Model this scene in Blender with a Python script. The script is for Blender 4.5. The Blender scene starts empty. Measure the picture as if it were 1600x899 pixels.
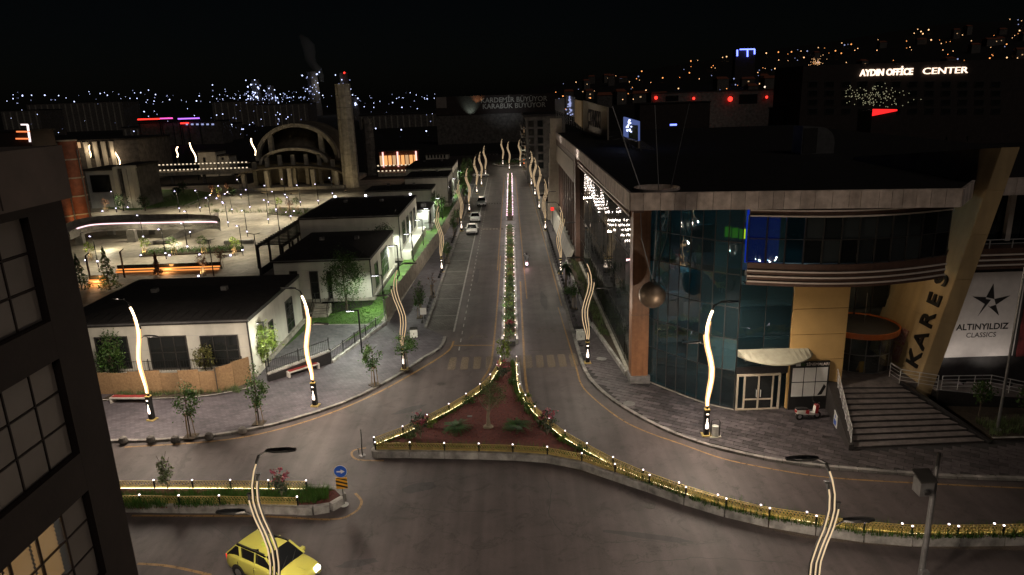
import bpy, math, random
from mathutils import Vector, Matrix

rad = math.radians
rnd = random.Random(11)
sc = bpy.context.scene
col = sc.collection

# ------------------------------------------------------------------ camera
CAM_H, PITCH, ROLL, FPX = 21.0, rad(15.5), 0.033, 1080.0
_f = Vector((0, math.cos(PITCH), -math.sin(PITCH)))
_r0 = Vector((1, 0, 0)); _u0 = _r0.cross(_f)
_right = _r0 * math.cos(ROLL) - _u0 * math.sin(ROLL)
_up = _r0 * math.sin(ROLL) + _u0 * math.cos(ROLL)
cam_d = bpy.data.cameras.new('camera'); cam = bpy.data.objects.new('camera', cam_d); col.objects.link(cam)
cam_d.sensor_width = 36.0; cam_d.lens = FPX / 1600 * 36.0
cam_d.clip_start = 0.5; cam_d.clip_end = 9000
cam.matrix_world = Matrix(((_right.x, _up.x, -_f.x, 0), (_right.y, _up.y, -_f.y, 0), (_right.z, _up.z, -_f.z, CAM_H), (0, 0, 0, 1)))
sc.camera = cam

# ------------------------------------------------------------------ night sky, added fill sun, exposure
w = bpy.data.worlds.new('World'); sc.world = w; w.use_nodes = True
wn = w.node_tree; wn.nodes.clear()
sky = wn.nodes.new('ShaderNodeTexSky'); sky.sky_type = 'NISHITA'; sky.sun_disc = False
sky.sun_elevation = rad(40); sky.sun_rotation = rad(146)
bg = wn.nodes.new('ShaderNodeBackground'); bg.inputs[1].default_value = 0.00022
wo = wn.nodes.new('ShaderNodeOutputWorld')
wn.links.new(sky.outputs[0], bg.inputs[0]); wn.links.new(bg.outputs[0], wo.inputs[0])
sd = bpy.data.lights.new('fill_sun', 'SUN'); sd.energy = 0.14; sd.angle = rad(25); sd.color = (1.0, 0.86, 0.76)  # added warm fill from behind the camera, lifts the dark facades
so = bpy.data.objects.new('fill_sun', sd); col.objects.link(so); so.rotation_euler = Vector((-.4, .6, -.6)).to_track_quat('-Z', 'Y').to_euler()
vs = sc.view_settings; vs.view_transform = 'Standard'; vs.look = 'None'; vs.exposure = 0.3; vs.gamma = 1.0
try: vs.use_curve_mapping = False
except Exception: pass
sc.render.engine = 'CYCLES'
cy = sc.cycles
cy.use_denoising = True; cy.max_bounces = 5; cy.diffuse_bounces = 2; cy.glossy_bounces = 3; cy.transmission_bounces = 4
cy.transparent_max_bounces = 8; cy.sample_clamp_indirect = 3.0; cy.sample_clamp_direct = 0.0
cy.caustics_reflective = False; cy.caustics_refractive = False

# ------------------------------------------------------------------ survey helpers: photograph sight lines -> places in the world (metres)
def ray(px, py): return _f + _right * ((px - 800) / FPX) - _up * ((py - 449.5) / FPX)
def G(px, py, z=0.0):
    d = ray(px, py); t = (z - CAM_H) / d.z
    return Vector((d.x * t, d.y * t, z))
def AY(px, py, y):
    d = ray(px, py); t = y / d.y
    return Vector((d.x * t, y, CAM_H + d.z * t))
def AX(px, py, x):
    d = ray(px, py); t = x / d.x
    return Vector((x, d.y * t, CAM_H + d.z * t))

# ------------------------------------------------------------------ mesh helpers
class MB:
    def __init__(s): s.v = []; s.f = []
    def add(s, vs_, fs):
        o = len(s.v); s.v += [tuple(q) for q in vs_]; s.f += [tuple(i + o for i in f) for f in fs]; return s
    def box(s, x0, x1, y0, y1, z0, z1, M=None):
        vs_ = [Vector((x, y, z)) for z in (z0, z1) for y in (y0, y1) for x in (x0, x1)]
        if M is not None: vs_ = [M @ q for q in vs_]
        return s.add(vs_, [(0, 2, 3, 1), (4, 5, 7, 6), (0, 1, 5, 4), (2, 6, 7, 3), (0, 4, 6, 2), (1, 3, 7, 5)])
    def bar(s, a, b, t, h=None, up=Vector((0, 0, 1))):
        a = Vector(a); b = Vector(b); h = t if h is None else h
        d = (b - a).normalized(); sd_ = d.cross(up)
        if sd_.length < 1e-4: sd_ = d.cross(Vector((0, 1, 0)))
        sd_.normalize(); u = sd_.cross(d)
        c = [a + sd_ * (i * t / 2) + u * (j * h / 2) for i, j in ((-1, -1), (1, -1), (1, 1), (-1, 1))]
        e = [q + (b - a) for q in c]
        return s.add(c + e, [(0, 3, 2, 1), (4, 5, 6, 7), (0, 1, 5, 4), (1, 2, 6, 5), (2, 3, 7, 6), (3, 0, 4, 7)])
    def prism(s, poly, z0, z1):
        n = len(poly)
        a = sum(poly[i][0] * poly[(i + 1) % n][1] - poly[(i + 1) % n][0] * poly[i][1] for i in range(n))
        if a < 0: poly = poly[::-1]
        vs_ = [(p[0], p[1], z0) for p in poly] + [(p[0], p[1], z1) for p in poly]
        fs = [tuple(range(n - 1, -1, -1)), tuple(range(n, 2 * n))] + [(i, (i + 1) % n, n + (i + 1) % n, n + i) for i in range(n)]
        return s.add(vs_, fs)
    def sheet(s, poly, z):
        n = len(poly)
        a = sum(poly[i][0] * poly[(i + 1) % n][1] - poly[(i + 1) % n][0] * poly[i][1] for i in range(n))
        if a < 0: poly = poly[::-1]
        return s.add([(p[0], p[1], z) for p in poly], [tuple(range(n))])
    def slab(s, pts, off):                      # a flat polygon in space, thickened by vector off
        n = len(pts); off = Vector(off)
        vs_ = [Vector(p) for p in pts] + [Vector(p) + off for p in pts]
        return s.add(vs_, [tuple(range(n - 1, -1, -1)), tuple(range(n, 2 * n))] + [(i, (i + 1) % n, n + (i + 1) % n, n + i) for i in range(n)])
    def tube(s, pts, r, n=6, closed=False):
        pts = [Vector(p) for p in pts]; m = len(pts)
        rs = r if isinstance(r, (list, tuple)) else [r] * m
        vs_, fs = [], []; prev = None
        for i, p in enumerate(pts):
            d = (pts[min(i + 1, m - 1)] - pts[max(i - 1, 0)])
            if d.length < 1e-6: d = Vector((0, 0, 1))
            d.normalize()
            if prev is None:
                x = d.cross(Vector((0, 1, 0)))
                if x.length < 1e-3: x = d.cross(Vector((1, 0, 0)))
            else: x = prev - d * prev.dot(d)
            x.normalize(); y = d.cross(x); prev = x
            for k in range(n):
                a = 2 * math.pi * k / n
                vs_.append(p + (x * math.cos(a) + y * math.sin(a)) * rs[i])
        for i in range(m - 1):
            for k in range(n):
                k2 = (k + 1) % n
                fs.append((i * n + k, i * n + k2, (i + 1) * n + k2, (i + 1) * n + k))
        fs.append(tuple(range(n - 1, -1, -1))); fs.append(tuple(range((m - 1) * n, m * n)))
        return s.add(vs_, fs)
    def lathe(s, prof, n=16, c=(0, 0, 0)):
        vs_, fs = [], []; m = len(prof)
        for r, z in prof:
            for k in range(n):
                a = 2 * math.pi * k / n
                vs_.append((c[0] + r * math.cos(a), c[1] + r * math.sin(a), c[2] + z))
        for i in range(m - 1):
            for k in range(n):
                k2 = (k + 1) % n
                fs.append((i * n + k, i * n + k2, (i + 1) * n + k2, (i + 1) * n + k))
        fs.append(tuple(range(n - 1, -1, -1))); fs.append(tuple(range((m - 1) * n, m * n)))
        return s.add(vs_, fs)
    def ball(s, c, r, n=10, m=7, sq=(1, 1, 1)):
        prof = [(max(0.002, math.sin(math.pi * i / m)) * r, -math.cos(math.pi * i / m) * r) for i in range(m + 1)]
        o = len(s.v); s.lathe(prof, n)
        s.v[o:] = [(c[0] + v[0] * sq[0], c[1] + v[1] * sq[1], c[2] + v[2] * sq[2]) for v in s.v[o:]]
        return s
    def leaf(s, p, size, rg, up=0.3, asp=0.55):
        d = Vector((rg.gauss(0, 1), rg.gauss(0, 1), rg.gauss(0, 1) + up)); d.normalize()
        e = d.cross(Vector((rg.gauss(0, 1), rg.gauss(0, 1), rg.gauss(0, 1)))); e.normalize()
        L = size * rg.uniform(0.6, 1.3); p = Vector(p)
        return s.add([p - d * L * .5, p + e * L * asp * .5, p + d * L * .5, p - e * L * asp * .5], [(0, 1, 2, 3)])
    def crown(s, c, rr, n, size, rg, clumps=14, tight=.33, shape=None):
        cs = []
        for _ in range(clumps):
            while True:
                q = Vector((rg.uniform(-1, 1), rg.uniform(-1, 1), rg.uniform(-1, 1)))
                if .25 < q.length < 1: break
            k = rg.uniform(.62, .95) / max(q.length, .3); q = q * min(k, 1.3)
            if shape: q = shape(q)
            cs.append(q)
        for i in range(n):
            q = cs[i % clumps] + Vector((rg.gauss(0, 1), rg.gauss(0, 1), rg.gauss(0, 1))) * tight * rg.uniform(.4, 1)
            s.leaf((c[0] + q.x * rr[0], c[1] + q.y * rr[1], c[2] + q.z * rr[2]), size, rg)
        return s
    def mesh(s, name, m, smooth=False):
        me = bpy.data.meshes.new(name); me.from_pydata(s.v, [], s.f)
        if m is not None: me.materials.append(MAT[m] if isinstance(m, str) else m)
        if smooth:
            me.polygons.foreach_set('use_smooth', [True] * len(me.polygons))
            try: me.set_sharp_from_angle(angle=rad(40))
            except Exception: pass
        me.update(); return me
    def build(s, name, m, parent=None, smooth=False, **k): return put(name, s.mesh(name, m, smooth), parent, **k)

WM = {}; CH = {}
def put(name, me, parent=None, world=False, loc=(0, 0, 0), rz=0.0, scale=None, label=None, cat=None, group=None, kind=None, M=None):
    o = bpy.data.objects.new(name, me); col.objects.link(o)
    if M is not None: o.matrix_basis = M
    else:
        o.location = loc; o.rotation_euler = (0, 0, rz)
        if scale is not None: o.scale = scale
    B = M if M is not None else Matrix.LocRotScale(Vector(loc), Matrix.Rotation(rz, 3, 'Z').to_quaternion(), Vector(scale) if scale is not None else None)
    if parent is not None:
        o.parent = parent; CH.setdefault(parent.name, []).append(o)
        pw = WM[parent.name]
        if world: o.matrix_parent_inverse = pw.inverted(); WM[o.name] = B
        else: WM[o.name] = pw @ B
    else: WM[o.name] = B
    tag(o, label, cat, group, kind); return o
def tag(o, label=None, cat=None, group=None, kind=None):
    if label: o['label'] = label
    if cat: o['category'] = cat
    if group: o['group'] = group
    if kind: o['kind'] = kind
    return o
def thing(name, label, cat, loc=(0, 0, 0), rz=0.0, group=None): return put(name, None, None, loc=loc, rz=rz, label=label, cat=cat, group=group)
def dup(root, loc=None, rz=None, label=None, group=None, scale=None):
    def cp(o, p):
        c = o.copy(); col.objects.link(c); c.parent = p
        if p is not None: c.matrix_parent_inverse = o.matrix_parent_inverse.copy()
        for ch in CH.get(o.name, ()): CH.setdefault(c.name, []).append(cp(ch, c))
        return c
    r = cp(root, None)
    if loc is not None: r.location = loc
    if rz is not None: r.rotation_euler = (0, 0, rz)
    if scale is not None: r.scale = scale if not isinstance(scale, (int, float)) else (scale,) * 3
    if label: r['label'] = label
    if group: r['group'] = group
    WM[r.name] = Matrix.LocRotScale(r.location, r.rotation_euler.to_quaternion(), r.scale)
    return r
def lamp(kind, parent, loc, energy, color, size=.25, angle=150, blend=.6, aim=None, world=False, name='bulb_light', data=None):
    d = data or bpy.data.lights.new(name, kind)
    if data is None:
        d.energy = energy; d.color = color
        if kind in ('POINT', 'SPOT'): d.shadow_soft_size = size
        if kind == 'SPOT': d.spot_size = rad(angle); d.spot_blend = blend
        if kind == 'AREA': d.shape = 'RECTANGLE'; d.size = size; d.size_y = size
    o = bpy.data.objects.new(name, d); col.objects.link(o); o.location = loc
    if aim is not None: o.rotation_mode = 'QUATERNION'; o.rotation_quaternion = Vector(aim).to_track_quat('-Z', 'Y')
    if parent is not None:
        o.parent = parent; CH.setdefault(parent.name, []).append(o)
        if world: o.matrix_parent_inverse = WM[parent.name].inverted()
    return o
def ribbon(pts, wid, z):
    mb = MB(); n = len(pts); L = []
    for i in range(n):
        a = Vector(pts[max(i - 1, 0)][:2]); b = Vector(pts[min(i + 1, n - 1)][:2]); d = (b - a).normalized(); q = Vector((-d.y, d.x)) * wid / 2
        p = Vector(pts[i][:2]); L += [(p.x + q.x, p.y + q.y, z), (p.x - q.x, p.y - q.y, z)]
    return mb.add(L, [(2 * i, 2 * i + 1, 2 * i + 3, 2 * i + 2) for i in range(n - 1)])
def smooth(pts, k=4):
    P = [Vector(p) for p in pts]; out = []
    for i in range(len(P) - 1):
        p0, p1, p2, p3 = P[max(i - 1, 0)], P[i], P[i + 1], P[min(i + 2, len(P) - 1)]
        for j in range(k):
            t = j / k
            out.append(.5 * ((2 * p1) + (p2 - p0) * t + (2 * p0 - 5 * p1 + 4 * p2 - p3) * t * t + (3 * p1 - p0 - 3 * p2 + p3) * t ** 3))
    return out + [P[-1]]
def resample(pts, step):
    P = [Vector(p) for p in pts]; L = [0]
    for i in range(1, len(P)): L.append(L[-1] + (P[i] - P[i - 1]).length)
    n = max(1, round(L[-1] / step)); out = []; j = 0
    for k in range(n + 1):
        s_ = L[-1] * k / n
        while j < len(P) - 2 and L[j + 1] < s_: j += 1
        out.append(P[j].lerp(P[j + 1], (s_ - L[j]) / max(1e-6, L[j + 1] - L[j])))
    return out
def offset(pts, d):
    out = []; n = len(pts)
    for i in range(n):
        a, b = pts[max(i - 1, 0)], pts[min(i + 1, n - 1)]
        t = Vector((b.x - a.x, b.y - a.y, 0)).normalized()
        out.append(Vector((pts[i].x - t.y * d, pts[i].y + t.x * d, pts[i].z)))
    return out
ORD = ['first', 'second', 'third', 'fourth', 'fifth', 'sixth', 'seventh', 'eighth', 'ninth', 'tenth', 'eleventh', 'twelfth']
def text(name, body, size, m, parent, M, extrude=.03, bold=0.0, align='CENTER', xs=1.0):
    c = bpy.data.curves.new(name, 'FONT'); c.body = body; c.size = size; c.extrude = extrude; c.offset = bold
    c.align_x = align; c.align_y = 'CENTER'; c.resolution_u = 3; c.materials.append(MAT[m])
    tmp = bpy.data.objects.new('tmp', c); me = bpy.data.meshes.new_from_object(tmp); bpy.data.objects.remove(tmp)
    if not me.materials: me.materials.append(MAT[m])
    return put(name, me, parent, world=True, M=M @ Matrix.Diagonal((xs, 1, 1, 1)))
def face_m(loc, xdir, ydir):                # a frame at loc with local x, y along xdir, ydir
    x = Vector(xdir).normalized(); y = Vector(ydir); y = (y - x * y.dot(x)).normalized(); z = x.cross(y)
    return Matrix(((x.x, y.x, z.x, loc[0]), (x.y, y.y, z.y, loc[1]), (x.z, y.z, z.z, loc[2]), (0, 0, 0, 1)))

# ------------------------------------------------------------------ materials
MAT = {}
def streak(name, sx=3.0, sz=.12, lo=.5):
    m = MAT[name]; N = m.node_tree.nodes; L = m.node_tree.links; b = N['Principled BSDF']; src = b.inputs['Base Color'].links[0].from_socket
    geo = next(n for n in N if n.type == 'NEW_GEOMETRY'); mp = N.new('ShaderNodeMapping'); mp.inputs['Scale'].default_value = (sx, sx, sz); L.new(geo.outputs['Position'], mp.inputs[0])
    n1 = N.new('ShaderNodeTexNoise'); n1.inputs['Scale'].default_value = 1; n1.inputs['Detail'].default_value = 4; L.new(mp.outputs[0], n1.inputs['Vector'])
    r = N.new('ShaderNodeMapRange'); r.inputs[1].default_value = .35; r.inputs[2].default_value = .62; r.inputs[3].default_value = lo; r.inputs[4].default_value = 1.08; L.new(n1.outputs['Fac'], r.inputs[0])
    hs = N.new('ShaderNodeHueSaturation'); L.new(src, hs.inputs['Color']); L.new(r.outputs[0], hs.inputs['Value']); L.new(hs.outputs[0], b.inputs['Base Color'])
def mat(name, rgb, rough=.6, metal=0.0, var=.15, scale=2.0, bump=0.0, bscale=30.0, spec=.5, emit=None, es=0.0, rgb2=None, island=0.0, coat=0.0, sample=True, obvar=0.0, trans=0.0, rvar=0.0):
    m = bpy.data.materials.new(name); m.use_nodes = True; N = m.node_tree.nodes; L = m.node_tree.links
    b = N['Principled BSDF']; b.inputs['Roughness'].default_value = rough; b.inputs['Metallic'].default_value = metal
    b.inputs['Specular IOR Level'].default_value = spec; b.inputs['Coat Weight'].default_value = coat
    geo = N.new('ShaderNodeNewGeometry')
    no = N.new('ShaderNodeTexNoise'); no.inputs['Scale'].default_value = scale; no.inputs['Detail'].default_value = 5; no.inputs['Roughness'].default_value = .65
    L.new(geo.outputs['Position'], no.inputs['Vector'])
    mx = N.new('ShaderNodeMix'); mx.data_type = 'RGBA'
    mr = N.new('ShaderNodeMapRange'); mr.inputs[1].default_value = .3; mr.inputs[2].default_value = .7
    L.new(no.outputs['Fac'], mr.inputs[0]); L.new(mr.outputs[0], mx.inputs[0])
    c2 = rgb2 or tuple(c * (1 - 2 * var) for c in rgb); c1 = rgb if rgb2 else tuple(min(1, c * (1 + var)) for c in rgb)
    mx.inputs[6].default_value = (*c1, 1); mx.inputs[7].default_value = (*c2, 1)
    out = mx.outputs[2]
    if island or obvar:
        hs = N.new('ShaderNodeHueSaturation'); src = geo.outputs['Random Per Island']; k = island
        if obvar: oi = N.new('ShaderNodeObjectInfo'); src = oi.outputs['Random']; k = obvar
        r2 = N.new('ShaderNodeMapRange'); r2.inputs[3].default_value = 1 - k; r2.inputs[4].default_value = 1 + k
        L.new(src, r2.inputs[0]); L.new(r2.outputs[0], hs.inputs['Value']); L.new(out, hs.inputs['Color']); out = hs.outputs[0]
        if island:
            r3 = N.new('ShaderNodeMapRange'); r3.inputs[3].default_value = .475; r3.inputs[4].default_value = .525
            ml = N.new('ShaderNodeMath'); ml.operation = 'FRACT'; m3 = N.new('ShaderNodeMath'); m3.operation = 'MULTIPLY'; m3.inputs[1].default_value = 7.31
            L.new(src, m3.inputs[0]); L.new(m3.outputs[0], ml.inputs[0]); L.new(ml.outputs[0], r3.inputs[0]); L.new(r3.outputs[0], hs.inputs['Hue'])
    L.new(out, b.inputs['Base Color'])
    if rvar:
        r4 = N.new('ShaderNodeMapRange'); r4.inputs[3].default_value = max(.03, rough - rvar); r4.inputs[4].default_value = min(1, rough + rvar)
        L.new(no.outputs['Fac'], r4.inputs[0]); L.new(r4.outputs[0], b.inputs['Roughness'])
    if bump:
        n2 = N.new('ShaderNodeTexNoise'); n2.inputs['Scale'].default_value = bscale; n2.inputs['Detail'].default_value = 3
        L.new(geo.outputs['Position'], n2.inputs['Vector'])
        bp = N.new('ShaderNodeBump'); bp.inputs['Strength'].default_value = bump; bp.inputs['Distance'].default_value = .02
        L.new(n2.outputs['Fac'], bp.inputs['Height']); L.new(bp.outputs[0], b.inputs['Normal'])
    if emit:
        b.inputs['Emission Color'].default_value = (*emit, 1); b.inputs['Emission Strength'].default_value = es
        if not sample: m.cycles.emission_sampling = 'NONE'
    if trans:
        tr = N.new('ShaderNodeBsdfTranslucent'); L.new(out, tr.inputs[0]); ms = N.new('ShaderNodeMixShader'); ms.inputs[0].default_value = trans
        L.new(b.outputs[0], ms.inputs[1]); L.new(tr.outputs[0], ms.inputs[2]); L.new(ms.outputs[0], N['Material Output'].inputs[0])
    MAT[name] = m; return m
def glow(name, rgb, es, sample=False): return mat(name, (.004, .004, .004), 1.0, emit=rgb, es=es, sample=sample, var=0, spec=0.0)
def glass(name, tint, rough=.02, clear=.5, ior=1.55, refl=(.9, .97, 1)):
    m = bpy.data.materials.new(name); m.use_nodes = True; N = m.node_tree.nodes; L = m.node_tree.links; N.clear()
    o = N.new('ShaderNodeOutputMaterial'); gl = N.new('ShaderNodeBsdfGlossy'); gl.inputs['Roughness'].default_value = rough; gl.inputs['Color'].default_value = (*refl, 1)
    tr = N.new('ShaderNodeBsdfTransparent'); tr.inputs[0].default_value = (*tint, 1)
    df = N.new('ShaderNodeBsdfDiffuse'); df.inputs[0].default_value = (tint[0] * .12, tint[1] * .12, tint[2] * .12, 1)
    oi = N.new('ShaderNodeObjectInfo'); rr_ = N.new('ShaderNodeMapRange'); rr_.inputs[3].default_value = .15; rr_.inputs[4].default_value = 2.2; L.new(oi.outputs['Random'], rr_.inputs[0])
    hv = N.new('ShaderNodeHueSaturation'); hv.inputs['Color'].default_value = df.inputs[0].default_value; L.new(rr_.outputs[0], hv.inputs['Value']); L.new(hv.outputs[0], df.inputs[0])
    a = N.new('ShaderNodeMixShader'); a.inputs[0].default_value = clear; L.new(df.outputs[0], a.inputs[1]); L.new(tr.outputs[0], a.inputs[2])
    lw = N.new('ShaderNodeLayerWeight'); pw_ = N.new('ShaderNodeMath'); pw_.operation = 'POWER'; pw_.inputs[1].default_value = 2.2; L.new(lw.outputs['Facing'], pw_.inputs[0])
    fr = N.new('ShaderNodeMath'); fr.operation = 'MULTIPLY_ADD'; fr.inputs[1].default_value = .7; fr.inputs[2].default_value = ((ior - 1) / (ior + 1)) ** 2; L.new(pw_.outputs[0], fr.inputs[0])
    geo = N.new('ShaderNodeNewGeometry'); no = N.new('ShaderNodeTexNoise'); no.inputs['Scale'].default_value = .9
    L.new(geo.outputs['Position'], no.inputs['Vector'])
    bp = N.new('ShaderNodeBump'); bp.inputs['Strength'].default_value = .22; bp.inputs['Distance'].default_value = .06
    L.new(no.outputs['Fac'], bp.inputs['Height']); L.new(bp.outputs[0], gl.inputs['Normal'])
    b = N.new('ShaderNodeMixShader'); L.new(fr.outputs[0], b.inputs[0]); L.new(a.outputs[0], b.inputs[1]); L.new(gl.outputs[0], b.inputs[2]); L.new(b.outputs[0], o.inputs[0])
    MAT[name] = m; return m
def asphalt(name, c1, c2, rough):
    m = mat(name, c1, rough, var=0, scale=.35, rgb2=c2, bump=.25, bscale=60, spec=.4, rvar=.12)
    N = m.node_tree.nodes; L = m.node_tree.links; b = N['Principled BSDF']
    geo = next(n for n in N if n.type == 'NEW_GEOMETRY')
    src = b.inputs['Base Color'].links[0].from_socket
    mp = N.new('ShaderNodeMapping'); mp.inputs['Scale'].default_value = (1.2, .035, 1); L.new(geo.outputs['Position'], mp.inputs[0])   # worn wheel tracks along the street
    n1 = N.new('ShaderNodeTexNoise'); n1.inputs['Scale'].default_value = 1.0; n1.inputs['Detail'].default_value = 3; L.new(mp.outputs[0], n1.inputs['Vector'])
    n2 = N.new('ShaderNodeTexNoise'); n2.inputs['Scale'].default_value = 14; n2.inputs['Detail'].default_value = 6; n2.inputs['Roughness'].default_value = .8; L.new(geo.outputs['Position'], n2.inputs['Vector'])
    n3 = N.new('ShaderNodeTexNoise'); n3.inputs['Scale'].default_value = .8; n3.inputs['Detail'].default_value = 8; n3.inputs['Roughness'].default_value = .7; n3.inputs['Distortion'].default_value = 1.5; L.new(geo.outputs['Position'], n3.inputs['Vector'])
    vo = N.new('ShaderNodeTexVoronoi'); vo.feature = 'DISTANCE_TO_EDGE'; vo.inputs['Scale'].default_value = .16
    ad = N.new('ShaderNodeMix'); ad.data_type = 'VECTOR'; ad.inputs[0].default_value = .12; L.new(geo.outputs['Position'], ad.inputs[4]); L.new(n3.outputs['Color'], ad.inputs[5])
    vm = N.new('ShaderNodeVectorMath'); vm.operation = 'MULTIPLY_ADD'; vm.inputs[1].default_value = (2.2, 2.2, 0); L.new(n3.outputs['Color'], vm.inputs[0]); L.new(geo.outputs['Position'], vm.inputs[2]); L.new(vm.outputs[0], vo.inputs['Vector'])
    def rng(src_, a, b_, lo, hi):
        r = N.new('ShaderNodeMapRange'); r.inputs[1].default_value = a; r.inputs[2].default_value = b_; r.inputs[3].default_value = lo; r.inputs[4].default_value = hi; L.new(src_, r.inputs[0]); return r.outputs[0]
    k = rng(n1.outputs['Fac'], .35, .65, .8, 1.2)
    for s_ in (rng(n2.outputs['Fac'], .3, .7, .82, 1.18), rng(n3.outputs['Fac'], .36, .46, .7, 1.0), rng(vo.outputs['Distance'], .0, .006, .55, 1.0)):
        mm = N.new('ShaderNodeMath'); mm.operation = 'MULTIPLY'; L.new(k, mm.inputs[0]); L.new(s_, mm.inputs[1]); k = mm.outputs[0]
    hs = N.new('ShaderNodeHueSaturation'); L.new(src, hs.inputs['Color']); L.new(k, hs.inputs['Value']); L.new(hs.outputs[0], b.inputs['Base Color'])
    return m
def paving(name, c1, c2, mortar, bw, bh, rot=0.0, rough=.7, bump=.35, off=.5):
    m = mat(name, c1, rough, var=0, scale=.4, rgb2=c2, spec=.35, rvar=.1)
    N = m.node_tree.nodes; L = m.node_tree.links; b = N['Principled BSDF']; src = b.inputs['Base Color'].links[0].from_socket
    geo = next(n for n in N if n.type == 'NEW_GEOMETRY')
    mp = N.new('ShaderNodeMapping'); mp.inputs['Rotation'].default_value = (0, 0, rot); L.new(geo.outputs['Position'], mp.inputs[0])
    br = N.new('ShaderNodeTexBrick'); br.inputs['Scale'].default_value = 1; br.inputs['Brick Width'].default_value = bw; br.inputs['Row Height'].default_value = bh; br.inputs['Mortar Size'].default_value = mortar; br.offset = off
    br.inputs['Color1'].default_value = (1.12, 1.12, 1.12, 1); br.inputs['Color2'].default_value = (.8, .8, .8, 1); br.inputs['Mortar'].default_value = (.55, .55, .55, 1)
    L.new(mp.outputs[0], br.inputs['Vector'])
    n3 = N.new('ShaderNodeTexNoise'); n3.inputs['Scale'].default_value = 1.3; n3.inputs['Detail'].default_value = 8; n3.inputs['Roughness'].default_value = .75; L.new(geo.outputs['Position'], n3.inputs['Vector'])
    r = N.new('ShaderNodeMapRange'); r.inputs[1].default_value = .35; r.inputs[2].default_value = .6; r.inputs[3].default_value = .7; r.inputs[4].default_value = 1.08; L.new(n3.outputs['Fac'], r.inputs[0])
    mx = N.new('ShaderNodeMix'); mx.data_type = 'RGBA'; mx.blend_type = 'MULTIPLY'; mx.inputs[0].default_value = 1; L.new(src, mx.inputs[6]); L.new(br.outputs['Color'], mx.inputs[7])
    hs = N.new('ShaderNodeHueSaturation'); L.new(mx.outputs[2], hs.inputs['Color']); L.new(r.outputs[0], hs.inputs['Value']); L.new(hs.outputs[0], b.inputs['Base Color'])
    bp = N.new('ShaderNodeBump'); bp.inputs['Strength'].default_value = bump; bp.inputs['Distance'].default_value = .01; bp.invert = True
    L.new(br.outputs['Fac'], bp.inputs['Height']); L.new(bp.outputs[0], b.inputs['Normal'])
    return m

asphalt('asphalt', (.075, .061, .06), (.05, .0415, .041), .6)
asphalt('earth', (.016, .015, .013), (.008, .008, .007), .9)
paving('pave_left', (.105, .094, .108), (.07, .064, .074), .02, .4, .2, .3)
paving('pave_park', (.11, .105, .095), (.055, .052, .047), .03, .35, .35, 0)
paving('pave_plaza', (.34, .31, .25), (.22, .2, .16), .02, 6.0, 3.0, .05)
paving('pave_path', (.17, .17, .18), (.13, .13, .14), .012, .5, .25, .6)
mat('pave_base', (.03, .028, .028), .9, bump=.3)
mat('slab_dark', (.058, .05, .053), .55, obvar=.45, var=.25, scale=3, bump=.2, bscale=25, rvar=.12)
mat('slab_pale', (.17, .165, .16), .7, obvar=.2, var=.2, bump=.2)
mat('kerb', (.2, .19, .175), .85, obvar=.2, var=.3, scale=1.6, bump=.4)
mat('kerb_pale', (.34, .33, .31), .8, obvar=.12, var=.3, scale=1.2, bump=.3)
mat('kerb_dark', (.04, .04, .04), .8, var=.2)
def paint(name, c, keep):
    m = mat(name, c, .6, var=.2, scale=2.5)
    N = m.node_tree.nodes; L = m.node_tree.links; b = N['Principled BSDF']; geo = next(n for n in N if n.type == 'NEW_GEOMETRY')
    n2 = N.new('ShaderNodeTexNoise'); n2.inputs['Scale'].default_value = 5; n2.inputs['Detail'].default_value = 8; n2.inputs['Roughness'].default_value = .8; L.new(geo.outputs['Position'], n2.inputs['Vector'])
    r = N.new('ShaderNodeMapRange'); r.inputs[1].default_value = .38; r.inputs[2].default_value = .58; r.inputs[3].default_value = keep - .35; r.inputs[4].default_value = keep; L.new(n2.outputs['Fac'], r.inputs[0])
    L.new(r.outputs[0], b.inputs['Alpha']); return m
paint('paint_yellow', (.36, .215, .075), .85); paint('paint_white', (.5, .49, .46), .8); paint('paint_faded', (.27, .21, .14), .4)
mat('lawn', (.06, .15, .014), .9, rgb2=(.03, .07, .008), scale=.8, bump=.8, bscale=45)
mat('grass_blade', (.05, .12, .015), .7, island=.4, trans=.3)
mat('mulch', (.12, .028, .022), .95, rgb2=(.055, .015, .012), scale=5, bump=1.0, bscale=22)
mat('soil', (.05, .035, .02), .95, rgb2=(.02, .016, .01), scale=4, bump=.8)
mat('wall_white', (.5, .49, .43), .7, var=.06, scale=.7, bump=.08, bscale=5)
mat('wall_grey', (.36, .37, .36), .7, var=.1, scale=.7)
mat('roof_dark', (.022, .02, .019), .8, var=.3, scale=2, bump=.3, bscale=15)
mat('trim_dark', (.03, .028, .026), .5, var=.15)
mat('metal_black', (.012, .012, .012), .45, var=.2, metal=.3)
mat('metal_grey', (.22, .22, .22), .4, metal=.7, var=.15)
mat('steel', (.6, .6, .6), .35, metal=.35, var=.1)
mat('gold', (.5, .38, .13), .45, metal=.35, var=.15, scale=5)
mat('osb', (.29, .19, .095), .85, rgb2=(.17, .1, .05), scale=7, bump=.3, obvar=.18)
mat('hoarding', (.3, .27, .22), .5, metal=.4, var=.2, scale=1.5)
mat('bark', (.09, .07, .05), .9, bump=.6, bscale=25)
mat('bark_pale', (.2, .17, .12), .9, bump=.6, bscale=25)
mat('wood_stake', (.22, .15, .08), .8, var=.25)
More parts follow.
